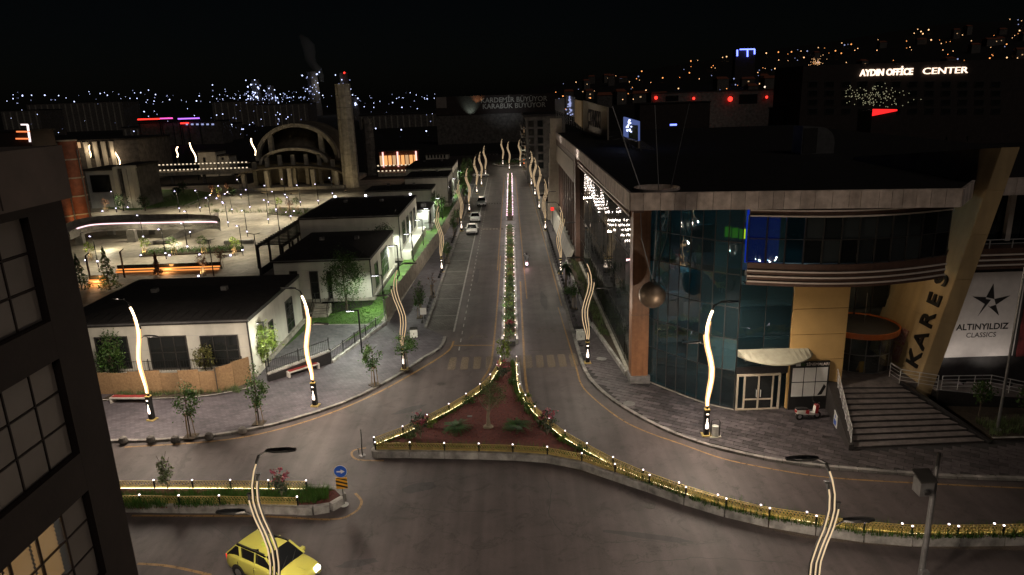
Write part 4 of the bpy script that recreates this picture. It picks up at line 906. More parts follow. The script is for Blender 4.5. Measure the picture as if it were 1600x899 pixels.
hD = house('small grey annex with glassy dark roof behind the third white house', -17.5, -13.2, 111.5, 121, 3.6, [], [(113, 115, 1.2, 2.6, 2, 1)], wm='wall_grey', rise=.12)
MB().box(-14.6, -13.8, 113.5, 114.4, 3.75, 4.3).build('roof_unit', 'metal_grey', hD, world=True)
hE = house('low wide white house behind the third one with a row of tiny eave lights', -26.4, -14.3, 127.6, 135, 5.0, [], [(128.6, 130.2, 1, 4, 2, 2), (131.3, 133, 1, 4, 2, 2)])
hF = house('far white house with a bright lit end wall on the lawn', -20.4, -12.0, 137, 148, 6.2, [], [(139, 140.2, 1, 4.8, 1, 3), (141.5, 142.7, 1, 4.8, 1, 3), (144, 145.2, 1, 4.8, 1, 3)])
hG = house('farthest white house at the end of the row', -22.3, -12.2, 152, 170, 6.6, [], [(154, 155.5, 1, 5, 1, 3), (158, 159.5, 1, 5, 1, 3), (162, 163.5, 1, 5, 1, 3), (166, 167.5, 1, 5, 1, 3)])
for k, px in enumerate((523, 571, 641)):
    p = AY(px, 305, 109.4); MB().box(p.x - .12, p.x + .12, 109.35, 109.6, 6.42, 6.62).build('eave_light', 'lamp_white', hC, world=True)
# steps + railing between house A and B
stp = thing('yard_steps', 'dark metal stair frame beside the second white house', 'stairs', (-20, 69, SZ))
for k in range(6): MB().box(-20.2, -18.6, 66.2 + k * .32, 66.5 + k * .32, SZ, SZ + .16 * (k + 1)).build('stair_step', 'concrete', stp, world=True)
for x in (-20.2, -18.6): MB().bar((x, 66.2, SZ + 1.05), (x, 68.2, SZ + 2.0), .05).bar((x, 66.2, SZ), (x, 66.2, SZ + 1.05), .05).bar((x, 68.2, SZ), (x, 68.2, SZ + 2.0), .05).bar((x, 66.2, SZ + .55), (x, 68.2, SZ + 1.5), .03).build('handrail', 'metal_black', stp, world=True)
# pergola
pg = thing('pergola', 'dark steel pergola with open slats on the plaza side of the second house', 'pergola', (-29, 82, .1))
X0, X1, Y0, Y1, PZ = -31.6, -28.3, 84.8, 105.5, 3.9
for x in (X0, X1 - .2):
    for k in range(6): y = Y0 + (Y1 - Y0) * k / 5; MB().box(x - .12, x + .12, y - .12, y + .12, .1, PZ - .2).build('post', 'trim_dark', pg, world=True)
    MB().box(x - .13, x + .13, Y0 - .2, Y1 + .2, PZ - .2, PZ + .1).build('beam', 'trim_dark', pg, world=True)
for k in range(22): y = Y0 + (Y1 - Y0) * k / 21; MB().box(X0 - .3, X1 + .1, y - .04, y + .04, PZ + .103, PZ + .25).build('slat', 'trim_dark', pg, world=True)
MB().slab([(X0 + .1, Y0, .15), (X0 + .1, Y1, .15), (X0 + .1, Y1, 1.1), (X0 + .1, Y0, 1.1)], (.03, 0, 0)).build('glass_screen', 'glass_dark', pg, world=True)
MB().box(X0 - .4, X1 - .3, Y0 - .6, Y1 + .3, .08, .16).build('deck', 'concrete_dark', pg, world=True)

# ================================================================== PLAZA
def plaza_lamp(E=1050):
    t = thing('plaza_lamp', 'x', 'street lamp'); MB().tube([(0, 0, 0), (0, 0, 4.4)], [.07, .05], 6).build('pole', 'metal_black', t)
    h = MB().box(-.55, .05, -.09, .09, 4.36, 4.44).build('lamp_head', 'metal_black', t); MB().ball((-.35, 0, 4.36), .11, 8, 5, (1.3, 1, .8)).build('bulb', 'lamp_violet', h)
    MB().box(-.075, .075, -.075, .075, .8, .92).build('low_lamp', 'lamp_violet', t)
    lamp('SPOT', t, (-.4, 0, 4.1), E, (1.0, .86, .62), .15, 165, .4, aim=(-.1, -.15, -1), name='lamp_light'); return t
PLP = plaza_lamp()
for i, (a, b) in enumerate(((294, 394), (225, 378), (298, 371), (357, 355), (387, 370), (391, 330), (348, 322), (363, 334), (377, 310), (420, 322), (446, 310), (432, 334), (498, 320), (313, 331), (281, 332), (182, 332), (154, 418), (240, 318), (520, 308), (222, 300), (330, 345), (420, 350), (455, 345), (260, 405), (380, 400), (470, 322))):  # last few positions are added lamps that even out the plaza light
    place(PLP, G(a, b, .1), rad(rnd.uniform(-25, 25)), 'slender plaza lamp with one small violet white head', 'plaza lamps')
def y_lamp(loc, lb):
    t = thing('double_lamp', lb, 'street lamp', loc, 0, 'unlit double-armed lamps'); MB().tube([(0, 0, 0), (0, 0, 4.6)], [.08, .06], 6).build('pole', 'metal_black', t)
    for s_ in (-1, 1): MB().bar((0, 0, 4.6), (s_ * .8, 0, 4.75), .1, .07).build('lamp_head', 'metal_black', t)
y_lamp(G(404, 420, .1), 'unlit black double-armed lamp left of the pergola'); y_lamp(G(334, 431, .1), 'unlit black double-armed lamp just behind the first roof'); y_lamp(G(437, 362, .1), 'unlit black double-armed lamp behind the pergola')
for (a, b), lb in zip(((195, 434), (142, 441)), ('unlit bent black pole lamp left of the orange light line', 'unlit bent black pole lamp beside the second conifer')):
    t = thing('pole_lamp', lb, 'street lamp', G(a, b, .1)); MB().box(-.08, .08, -.08, .08, 0, 3.4).build('pole', 'metal_black', t); MB().bar((0, 0, 3.4), (.5, 0, 3.75), .12).build('lamp_head', 'metal_black', t)
# sunken ramp deck with lit edge
rim = [(38 + 60, 372), (108, 362), (125, 355), (150, 350), (200, 348), (260, 347), (310, 346), (336, 346), (343, 349), (344, 356), (338, 362)]
RZ = 3.0
deck = thing('curved_ramp_deck', 'curved concrete ramp deck on columns with a glowing pink edge line on the plaza', 'ramp', G(230, 385, .1))
inn = smooth([G(a, b, RZ) for a, b in rim[1:9]], 4)
out_ = smooth([G(a, b, RZ) for a, b in ((100, 352), (125, 343), (170, 338), (240, 336), (300, 336), (335, 338), (344, 344))], 4)
MB().prism([(q.x, q.y) for q in inn] + [(q.x, q.y) for q in out_[::-1]], RZ - .9, RZ - .55).build('deck_slab', 'concrete', deck, world=True)
for a, b in zip(inn, inn[1:]): MB().slab([a + Vector((0, 0, -1.3)), b + Vector((0, 0, -1.3)), b, a], Vector((0, .22, 0))).build('parapet', 'concrete_dark', deck, world=True)
MB().tube([q + Vector((0, -.1, -.08)) for q in inn[3:-3]], .11, 5).build('edge_light', 'led_strip_pink', deck, world=True)
for a, b in zip(out_, out_[1:]): MB().slab([a + Vector((0, 0, -.6)), b + Vector((0, 0, -.6)), b + Vector((0, 0, .1)), a + Vector((0, 0, .1))], Vector((0, .2, 0))).build('parapet', 'concrete', deck, world=True)
for a, b, wd in ((127, 383, 1.2), (175, 367, 1.0), (208, 378, 1.3), (239, 366, 1.0)):
    p = G(a, b, .1); MB().box(p.x - wd / 2, p.x + wd / 2, p.y - .4, p.y + .4, .08, RZ - .9).build('column', 'concrete_dark', deck, world=True)
for y_ in (0, 1): lamp('POINT', deck, tuple(G((165, 270)[y_], (376, 366)[y_], 1.6)), 700, (1, .88, .6), .3, world=True, name='underdeck_light')
q0, q1, q2 = G(343, 352, .1), G(262, 378, .1), G(228, 385, .1)
MB().slab([q0, q1, q2, q2 + Vector((0, 0, .5)), q1 + Vector((0, 0, .7)), q0 + Vector((0, 0, RZ - .6))], (0, .25, 0)).build('ramp_wall', 'concrete_dark', deck, world=True)
for (a, b, c, lb) in ((228, 383, 36, 'long dark block bench left of the three plaza blocks'), (309, 382, 17, 'short dark block bench in the middle of the plaza'), (350, 382, 42, 'long grey metal block bench at the plaza edge')):
    p0, p1 = G(a, b, .1), G(a + c, b, .1); t = thing('block_bench', lb, 'bench', p0); MB().box(p0.x, p1.x, p0.y, p0.y + .7, .1, .55).build('seat_block', 'concrete_dark' if c < 40 else 'metal_grey', t, world=True); MB().box(p0.x + .05, p1.x - .05, p0.y + .05, p0.y + .65, .56, .62).build('seat_top', 'trim_dark', t, world=True)
# planted strip on the plaza
p0, p1, p2, p3 = (G(*q, .1) for q in ((218, 402), (377, 394), (381, 388), (224, 394)))
MB().prism([(q.x, q.y) for q in (p0, p1, p2, p3)], .08, .3).build('planting_bed', 'soil', kind='structure')
hg = thing('low_hedge', 'low green hedge strip in the middle of the plaza', 'hedge', p0); mb = MB(); rg = random.Random(14)
for k in range(2600):
    u, v = rg.random(), rg.random(); q = p0.lerp(p1, u).lerp(p3.lerp(p2, u), v); mb.leaf((q.x, q.y, .3 + rg.random() * .5), .2, rg)
mb.build('hedge_leaves', 'leaf_green', hg, world=True)
def small_tree(seed, m, h=2.8, r_=.7, uplight=True, frame=True):
    rg = random.Random(seed); t = thing('plaza_tree', 'x', 'tree'); MB().tube([(0, 0, 0), (.03, 0, h * .5), (0, 0, h * .9)], [.05, .04, .015], 6).build('trunk', 'bark_pale', t)
    MB().crown((0, 0, h * .75), (r_, r_, h * .27), 260, .2, rg, 12, .33).build('crown', m, t)
    if frame:
        for k in range(4): a = k * 1.571 + .5; MB().tube([(math.cos(a) * .35, math.sin(a) * .35, 0), (math.cos(a) * .22, math.sin(a) * .22, 1.15)], .035, 5).build('stake', 'wood_stake', t)
    if uplight:
        s_ = MB().lathe([(.11, 0), (.12, .16)], 8, (-.5, -.5, 0)).build('spotlight', 'metal_black', t); MB().ball((-.5, -.5, .2), .13, 8, 5).build('spotlight_lens', 'lamp_violet', s_)
        lamp('SPOT', t, (-.45, -.5, .3), 600, (1, .7, .36), .1, 110, .5, aim=(.4, .45, 1), name='up_light')
    return t
PT = {'lime': small_tree(61, 'leaf_lime'), 'green': small_tree(62, 'leaf_green', 2.9, .8), 'rust': small_tree(63, 'leaf_rust', 2.9, .75)}
NM = {'lime': 'yellow green', 'green': 'round green', 'rust': 'rusty leaved'}
for i, (a, b, k, lb) in enumerate(((228, 400, 'lime', 'at the left end of the low hedge'), (273, 400, 'green', 'near the middle of the low hedge'), (320, 399, 'green', 'right of the middle of the low hedge'), (367, 400, 'lime', 'at the right end of the low hedge'), (346, 420, 'rust', 'in front of the hedge end'), (318, 432, 'rust', 'behind the ridge of the first roof'), (143, 408, 'lime', 'beside the near left plaza lamp'), (166, 331, 'rust', 'near the red drum tower'), (205, 325, 'rust', 'on the far left lawn edge'), (332, 306, 'rust', 'far back beside the pale kerb'), (343, 311, 'lime', 'far back among the lamps'), (356, 304, 'rust', 'far back below the domed hall'), (437, 331, 'lime', 'left of the far right planting'), (453, 333, 'rust', 'in the middle of the far right planting'), (465, 331, 'green', 'right of the far right planting'), (215, 318, 'lime', 'farther left behind the ramp'))):
    place(PT[k], G(a, b, .1), rnd.uniform(-.3, .3), 'small %s plaza tree %s' % (NM[k], lb), 'small lit plaza trees')
def conifer(label, p, h, r_, m, seed):
    rg = random.Random(seed); t = thing('conifer', label, 'tree', p); MB().tube([(0, 0, 0), (0, 0, h * .95)], [.08, .01], 6).build('trunk', 'bark', t); mb = MB()
    for k in range(int(950 * h / 4)):
        u = rg.random() ** .7; z = h * (1 - u) ; rr = r_ * u * rg.uniform(.5, 1) * (1 + .25 * math.sin(z * 6)); a = rg.uniform(0, 6.3); mb.leaf((math.cos(a) * rr, math.sin(a) * rr, z + .15), .24, rg, up=-.2)
    mb.build('crown', m, t); return t
c1 = conifer('taller dark conifer behind the first roof', G(172, 452, .1), 5.2, 1.3, 'leaf_olive', 71); lamp('SPOT', c1, (-1.2, -.5, .2), 220, (1, .75, .3), .1, 100, aim=(1, .5, 1.4), name='up_light')
conifer('shorter dark conifer at the edge of the near dark building', G(128, 452, .1), 4.2, 1.2, 'leaf_dark', 72); conifer('small red brown conifer in front of the orange light line', G(247, 430, .1), 3.0, .55, 'leaf_rust', 73)
for i, (a, b, s_) in enumerate(((193, 330, 1), (227, 330, .9), (128, 322, 1.0), (277, 309, .7), (286, 301, .8), (363, 307, .6))): big_tree('plaza_shrub_tree', ('bushy dark tree left of the far plaza lawn', 'bushy dark tree on the far plaza lawn', 'dark bush at the foot of the red drum tower', 'small dark pointed bush on the far lawn', 'thin dark tree on the far lawn', 'small bush below the domed hall')[i], G(a, b, .1), 3.6 * s_, (1.5 * s_, 1.3 * s_, 1.5 * s_), 420, .32, 'leaf_dark', 80 + i)
# far planted lawn, pale kerbs, orange light line
MB().prism([tuple(G(a, b, .1).xy) for a, b in ((150, 324), (210, 329), (300, 320), (335, 303), (300, 296), (210, 298))], .08, .16).build('far_lawn', 'lawn', kind='structure')
ribbon([G(a, b, .2) for a, b in ((190, 331), (262, 323), (290, 321), (330, 305))], .8, .2).build('pale_kerb', 'kerb_pale', kind='structure')
MB().prism([tuple(G(a, b, .1).xy) for a, b in ((418, 335), (470, 339), (500, 333), (492, 327), (440, 325))], .08, .25).build('planting_bed', 'soil', kind='structure')
for i, (a0, b0, a1, b1, lb) in enumerate(((183, 427, 342, 423, 'long low glass wall with an orange light line behind the first roof'), (140, 444, 166, 443, 'short low wall with an orange light line at the far left'))):
    p0, p1 = G(a0, b0, .1), G(a1, b1, .1); t = thing('lit_wall', lb, 'wall', p0); MB().box(p0.x, p1.x, p0.y + .25, p0.y + .5, .1, 1.05).build('glass_panel', 'glass_dark', t, world=True); MB().box(p0.x, p1.x, p0.y - .2, p0.y + .24, .1, .5).build('plinth', 'wall_white', t, world=True); MB().box(p0.x, p1.x, p0.y + .0, p0.y + .1, .52, .62).box(p0.x, p1.x, p0.y - .3, p0.y - .22, .25, .33).build('light_line', 'led_orange', t, world=True)
    lamp('POINT', t, ((p0.x + p1.x) / 2, p0.y - .5, .8), 160, (1, .4, .12), .3, world=True, name='line_glow')
mb_pts = [G(rnd.uniform(330, 420), rnd.uniform(330, 333), .1) for _ in range(60)] + [G(rnd.uniform(420, 500), rnd.uniform(327, 338), .25) for _ in range(120)] + [G(rnd.uniform(170, 335), rnd.uniform(303, 326), .15) for _ in range(160)]
tufts('ground_cover', 'low ground cover plants in the far plaza beds', mb_pts, 33, .7, 14, 'leaf_olive')

# ================================================================== SHOPPING MALL
mall = thing('shopping_mall', 'large dark shopping mall with flat roof, curved teal glass corner and pale fascia', 'building', (20, 60, 0))
def W(mb, name, m, parent=mall, **k): return mb.build(name, m, parent, world=True, **k)
ZT, ZB = 14.9, 13.85
A_, B_ = G(985, 303, ZT), G(1504, 296, ZT); C_ = Vector((29.6, 46.0, ZT)); S_ = Vector((8.0, 80, ZT)); E_ = Vector((8.2, 119, ZT))
oc = G(1027, 293.5, ZT); OR = 1.45
HC = Vector((oc.x, oc.y + .2, ZT)); hole = [Vector((HC.x + OR * math.cos(i * math.pi / 12), HC.y + OR * math.sin(i * math.pi / 12), ZT)) for i in range(25)]
HS = 1.6; xa, xb, ya, yb3 = HC.x - HS, HC.x + HS, HC.y - HS, HC.y + HS
def yf(x): return A_.y + (B_.y - A_.y) * (x - A_.x) / (B_.x - A_.x)
pieces = [[(A_.x, A_.y), (xa, yf(xa)), (xa, 119), (E_.x, E_.y), (S_.x, S_.y)], [(xa, yf(xa)), (xb, yf(xb)), (xb, ya), (xa, ya)], [(xa, yb3), (xb, yb3), (xb, 119), (xa, 119)], [(xb, yf(xb)), (B_.x, B_.y), (29.3, 43.6), (29.5, 60), (48, 60), (48, 119), (xb, 119)], [(30.9, 44.0), (48, 43.8), (48, 60), (29.6, 60)]]
mb = MB()
def sqp(a): k = HS / max(abs(math.cos(a)), abs(math.sin(a))); return (HC.x + k * math.cos(a), HC.y + k * math.sin(a))
for z in (ZT - .12, ZB + .1):
    for pc in pieces: mb.sheet(pc, z)
    for i in range(24):
        a0_, a1_ = i * math.pi / 12, (i + 1) * math.pi / 12; p0_, p1_ = sqp(a0_), sqp(a1_); mb.sheet([(hole[i].x, hole[i].y), p0_, p1_, (hole[i + 1].x, hole[i + 1].y)], z)
W(mb, 'roof', 'roof_dark')
mb = MB(); h2 = hole[:-1]
for i in range(24): a, b = h2[i], h2[(i + 1) % 24]; mb.slab([(a.x, a.y, ZB), (b.x, b.y, ZB), (b.x, b.y, ZT + .02), (a.x, a.y, ZT + .02)], (a - HC).normalized() * .05)
W(mb, 'oculus_rim', 'fascia')
def fascia(a, b, step, vary=.3):
    d = (b - a); L = d.length; x = 0; u = d.normalized(); nn_ = Vector((u.y, -u.x, 0))
    while x < L - .05:
        w_ = min(step * rnd.uniform(1 - vary, 1 + vary), L - x); p = a + u * (x + .012); q = a + u * (x + w_ - .012)
        W(MB().slab([(p.x, p.y, ZB), (q.x, q.y, ZB), (q.x, q.y, ZT), (p.x, p.y, ZT)], nn_ * rnd.uniform(.05, .06)), 'fascia_panel', 'fascia'); x += w_
    W(MB().bar((a.x, a.y, ZT + .03), (b.x, b.y, ZT + .03), .16, .06), 'coping', 'fascia')
fascia(A_, B_, .85); fascia(B_, Vector((29.3, 43.5, ZT)), 1.0); fascia(Vector((30.95, 44.0, ZT)), Vector((46, 43.8, ZT)), 1.0)
def fl(a, b): fascia(b, a, 1.25, .05)
fl(A_, S_); fl(S_, E_)
# side gutter ribs below the fascia
for k in range(60): y = A_.y + 1 + k * .62; W(MB().box(7.95, 8.6, y, y + .07, ZB - .35, ZB - .02), 'soffit_rib', 'brown_clad')
# corner pillar
W(MB().box(8.62, 9.85, 47.6, 48.7, .35, ZB), 'corner_pillar', 'wood_clad')
W(MB().box(8.59, 9.88, 47.56, 48.72, 5.4, 5.42), 'pillar_joint', 'brown_clad')
plb = MB()
for i in range(4):
    for j in range(2): W(MB().box(8.5 + i * .38 + .01, 8.5 + (i + 1) * .38 - .01, 47.45, 48.8, .1 + j * .3, .38 + j * .3), 'plinth_stone', 'slab_pale')
# ---- side facade along the street
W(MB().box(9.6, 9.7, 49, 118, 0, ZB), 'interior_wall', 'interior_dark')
W(MB().box(8.5, 9.6, 48.75, 118, .0, .55), 'plinth', 'concrete')
for i in range(15):
    for j in range(4):
        y0, z0 = 48.8 + i * 2.42, .6 + j * 2.95; tl = rnd.uniform(-.012, .012)
        W(MB().slab([(8.72 + tl, y0 + .03, z0 + .03), (8.72 - tl, y0 + 2.39, z0 + .03), (8.72 - tl, y0 + 2.39, z0 + 2.92), (8.72 + tl, y0 + .03, z0 + 2.92)], (.04, 0, 0)), 'glass_pane', 'glass_dark')
for i in range(16): W(MB().box(8.74, 8.84, 48.77 + i * 2.42, 48.83 + i * 2.42, .55, 12.4), 'mullion', 'trim_dark')
for j in range(5): W(MB().box(8.745, 8.83, 48.8, 85, .57 + j * 2.95, .63 + j * 2.95), 'transom', 'trim_dark')
W(MB().box(8.5, 8.9, 48.7, 85, 12.42, ZB), 'eave_band', 'brown_clad')
for j in range(3): W(MB().box(8.36, 8.5, 49.0, 84, 12.6 + j * .36, 12.7 + j * .36), 'eave_stripe', 'stripe_white')
W(MB().box(8.2, 8.75, 85, 87, 0, ZB), 'brown_pier', 'brown_clad')
for i in range(9):
    y0 = 87.2 + i * 3.4
    W(MB().box(8.3, 8.55, y0, y0 + .5, 1.5, 10.2), 'brown_fin', 'brown_clad')
    W(MB().box(8.6, 8.64, y0 + .5, y0 + 3.4, 1.5, 10.2), 'glass_pane', 'glass_dark')
    W(MB().box(8.15, 8.6, y0 + .02, y0 + 3.38, 10.25, 12.9), 'header_panel', 'beige_clad')
W(MB().box(8.2, 8.6, 87, 118, 12.93, ZB), 'brown_band', 'brown_clad')
# end fin rising above the roof
for k in range(7): W(MB().box(6.6 + .12 * k, 9.2, 118.2, 119.4, 2.45 * k, 2.45 * (k + 1) - .03), 'fin_panel', 'beige_clad')
W(MB().slab([(7.3, 87, .1), (7.0, 118.1, .1), (7.6, 118.1, 2.2), (7.9, 87, 1.6)], (.3, 0, 0)), 'sloping_wall', 'wall_white')
# planted strip at the foot of the side glass
W(MB().slab([(7.2, 61, .1), (8.4, 49, .1), (8.4, 49, .5), (7.2, 61, .5)], (.2, .05, 0)), 'strip_kerb', 'kerb_pale'); W(MB().box(7.0, 7.2, 61, 87, .1, .5), 'strip_kerb', 'kerb_pale')
W(MB().prism([(7.4, 61), (8.5, 50), (8.5, 87), (7.2, 87)], .1, .45), 'strip_soil', 'soil')
tufts('strip_plants', 'low plants in the strip along the mall glass wall', [(rnd.uniform(7.6, 8.4), rnd.uniform(57, 86), .45) for _ in range(260)], 44, .5, 8, 'leaf_olive')
# ---- interior floors and back walls
W(MB().prism([(9.8, 48.5), (12.4, 45.4), (14.9, 43.2), (21.3, 43.2), (21.3, 52.4), (9.8, 52.4)], 4.5, 4.8), 'floor_slab', 'interior'); W(MB().prism([(9.8, 48.5), (12.4, 45.4), (14.9, 43.2), (19, 42.2), (25.5, 43.2), (25.5, 56), (9.8, 56)], 9.3, 9.7), 'floor_slab', 'interior')
W(MB().box(9.8, 26, 52.5, 52.7, 0, ZB), 'interior_wall', 'interior'); W(MB().prism([(9.9, 48.6), (25.5, 48.6), (25.5, 52.4), (9.9, 52.4)], .02, .12), 'floor_slab', 'interior_dark')
W(MB().box(15.4, 17.6, 44.3, 44.36, 9.9, 13.4), 'blue_lit_wall', 'blue_wall_glow'); lamp('POINT', mall, (16.5, 43.6, 13.1), 30, (.05, .15, 1), .2, world=True, name='blue_light')  # wall surface glows blue to stand for the coloured light in the room
p = AY(1145, 362, 46.5); q = W(MB().box(p.x - .9, p.x + .9, 46.5, 46.6, p.z - .9, p.z + .6), 'sign_board', 'interior')
for k in range(3): W(MB().box(p.x - .55 + k * .5, p.x - .15 + k * .5, 46.42, 46.49, p.z - .35 - .08 * k, p.z + .35 - .1 * k), 'lit_tile', 'green_panel', q)
lamp('POINT', mall, (24.7, 45.0, 8.0), 60, (1, .72, .42), .3, world=True, name='entrance_light')
for x, y, z, e in ((12.5, 48.5, 8.6, 170), (13, 48.0, 3.9, 130), (12.5, 48.5, 13.2, 90), (20, 47, 13.0, 50)): lamp('POINT', mall, (x, y, z), e, (.55, .95, 1.0), .4, world=True, name='shop_light')
# shop furniture silhouettes behind the glass
for x, y, z, w_, h in ((11.5, 49, 4.8, 1.2, 1.8), (13.5, 47, 4.8, .9, 1.4), (13, 48.5, 9.7, 1.4, 2.0), (11.6, 48.8, .1, 1.3, 1.6), (16, 46, 4.8, 1.5, 1.2)): W(MB().box(x, x + w_, y, y + .5, z, z + h).box(x + .1, x + w_ - .1, y - .06, y - .01, z + .2, z + h - .3), 'display_stand', 'interior')
# ---- curved glass corner
D = resample(smooth([Vector(v) for v in ((9.9, 47.9, 0), (10.9, 46.5, 0), (12.1, 44.9, 0), (13.3, 43.55, 0), (14.65, 42.6, 0))], 6), .95)
ZR = [.2, 2.9, 5.1, 7.3, 9.5, 11.6, 13.7]
for i, (a, b) in enumerate(zip(D, D[1:])):
    u = (b - a).normalized(); nn_ = Vector((u.y, -u.x, 0))
    for z0, z1 in zip(ZR, ZR[1:]):
        k1, k2 = nn_ * rnd.uniform(-.02, .02), nn_ * rnd.uniform(-.02, .02)
        W(MB().slab([a + u * .025 + Vector((0, 0, z0 + .025)) + k1, b - u * .025 + Vector((0, 0, z0 + .025)) + k2, b - u * .025 + Vector((0, 0, z1 - .025)) - k1, a + u * .025 + Vector((0, 0, z1 - .025)) - k2], -nn_ * .03), 'glass_pane', 'glass_teal')
for a in D: W(MB().box(a.x - .03, a.x + .03, a.y + .0, a.y + .06, .1, 13.8), 'mullion', 'trim_dark')
for z in ZR:
    mb = MB()
    for a, b in zip(D, D[1:]): mb.bar(a + Vector((0, .03, z)), b + Vector((0, .03, z)), .06, .05)
    W(mb, 'transom', 'trim_dark')
W(MB().prism([(v.x, v.y - .1) for v in D] + [(14.7, 43), (12.4, 45.4), (9.95, 48.3)], 0, .17), 'glass_sill', 'concrete')
# flat glass above the side door
for i in range(2):
    for z0, z1 in ((3.2, 5.3), (5.3, 7.4), (7.4, 8.9)): W(MB().slab([(14.7 + i * 1.7, 42.58, z0 + .02), (16.35 + i * 1.7, 42.58, z0 + .02), (16.35 + i * 1.7, 42.58, z1 - .02), (14.7 + i * 1.7, 42.58, z1 - .02)], (0, .03, 0)), 'glass_pane', 'glass_teal')
for x in (14.67, 16.37, 18.05): W(MB().box(x - .03, x + .03, 42.6, 42.68, 2.7, 8.9), 'mullion', 'trim_dark')
W(MB().box(14.7, 18.1, 42.55, 42.7, 2.72, 3.2), 'door_header', 'granite_dark')
dr = W(MB().box(14.75, 14.85, 42.45, 42.6, .12, 2.7).box(17.55, 17.65, 42.45, 42.6, .12, 2.7).box(14.85, 17.55, 42.45, 42.6, 2.58, 2.7).box(15.22, 15.32, 42.46, 42.59, .12, 2.58).box(16.15, 16.25, 42.44, 42.61, .12, 2.58).box(17.1, 17.2, 42.46, 42.59, .12, 2.58).box(14.85, 17.55, 42.47, 42.58, .12, .24).box(15.32, 17.1, 42.475, 42.575, .85, .95), 'side_door', 'beige_clad')
W(MB().box(15.3, 17.1, 42.5, 42.53, .24, 2.58), 'pane', 'window_dark', dr); W(MB().box(16.05, 16.09, 42.36, 42.44, 1.1, 1.6).box(16.31, 16.35, 42.36, 42.44, 1.1, 1.6), 'handle', 'steel', dr)
# leaf-shaped canopy
cn = MB(); N1 = 14
top_, bot = [], []
for i in range(N1 + 1): t_ = i / N1; x = 14.7 + 5.0 * t_; bulge = math.sin(math.pi * t_) ** .7; top_.append(Vector((x, 42.55, 4.45))); bot.append(Vector((x, 42.55 - 1.5 * bulge, 4.05 - .12 * bulge)))
cn.add(top_ + bot, [(i, i + 1, N1 + 2 + i, N1 + 1 + i) for i in range(N1)]).add([v - Vector((0, 0, .1)) for v in top_ + bot], [(i, N1 + 1 + i, N1 + 2 + i, i + 1) for i in range(N1)]).add(bot + [v - Vector((0, 0, .1)) for v in bot], [(i, i + 1, N1 + 2 + i, N1 + 1 + i) for i in range(N1)])
W(cn, 'entrance_canopy', 'canopy_cream')
# ---- curved balcony band and upper glass
def arc3(x0, x1, y, sag, n_): return [Vector((x0 + (x1 - x0) * i / n_, y - sag * math.sin(math.pi * i / n_), 0)) for i in range(n_ + 1)]
AR = arc3(14.95, 27.6, 42.5, 1.35, 12)
for i, (a, b) in enumerate(zip(AR, AR[1:])):
    u = (b - a).normalized(); nn_ = Vector((u.y, -u.x, 0))
    W(MB().slab([a + Vector((0, 0, 8.9)), b + Vector((0, 0, 8.9)), b + Vector((0, 0, 10.35)), a + Vector((0, 0, 10.35))], -nn_ * .3), 'band_panel', 'brown_clad')
    for z0, z1 in ((10.4, 11.9), (11.9, 13.3)):
        k1 = nn_ * rnd.uniform(-.03, .03)
        W(MB().slab([a + u * .03 + Vector((0, .15, z0)) + k1, b - u * .03 + Vector((0, .15, z0)) - k1, b - u * .03 + Vector((0, .15, z1 - .03)) - k1, a + u * .03 + Vector((0, .15, z1 - .03)) + k1], -nn_ * .03), 'glass_pane', 'glass_teal' if i < 3 else 'glass_dark')
for a in AR: W(MB().box(a.x - .035, a.x + .035, a.y + .08, a.y + .2, 10.35, 13.35), 'mullion', 'trim_dark')
mb = MB()
for a, b in zip(AR, AR[1:]): mb.bar(a + Vector((0, .13, 11.88)), b + Vector((0, .13, 11.88)), .08, .05)
W(mb, 'transom', 'trim_dark')
for j, z in enumerate((9.15, 9.5, 9.85, 13.35, 13.7)):
    mb = MB()
    for a, b in zip(AR, AR[1:]): mb.bar(a + Vector((0, -.06, z)), b + Vector((0, -.06, z)), .1, .09)
    W(mb, 'band_stripe', 'stripe_white')
mb = MB()
for a, b in zip(AR, AR[1:]): mb.bar(a + Vector((0, .1, 13.55)), b + Vector((0, .1, 13.55)), .2, .5)
W(mb, 'top_band', 'brown_clad')
W(MB().prism([(v.x, v.y + .1) for v in AR] + [(27.6, 43.3), (15, 43.3)], 8.86, 8.9), 'soffit', 'brown_clad')
# yellow wall
for k in range(5):
    z0 = .1 + k * 1.76; W(MB().box(18.12, 21.7, 42.5, 42.75, z0, z0 + 1.73), 'yellow_panel', 'yellow_clad'); W(MB().box(21.45, 21.72, 42.77, 48.5, z0, z0 + 1.73), 'yellow_panel', 'yellow_clad')
# recessed entrance
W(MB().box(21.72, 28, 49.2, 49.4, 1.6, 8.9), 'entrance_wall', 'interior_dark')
for k in range(5): W(MB().box(21.9 + k * 1.2, 22.95 + k * 1.2, 48.9, 48.94, 5.0, 8.8), 'glass_pane', 'glass_dark')
for k in range(6): W(MB().box(21.8 + k * 1.2, 21.87 + k * 1.2, 48.88, 48.98, 1.6, 8.8), 'mullion', 'trim_dark')
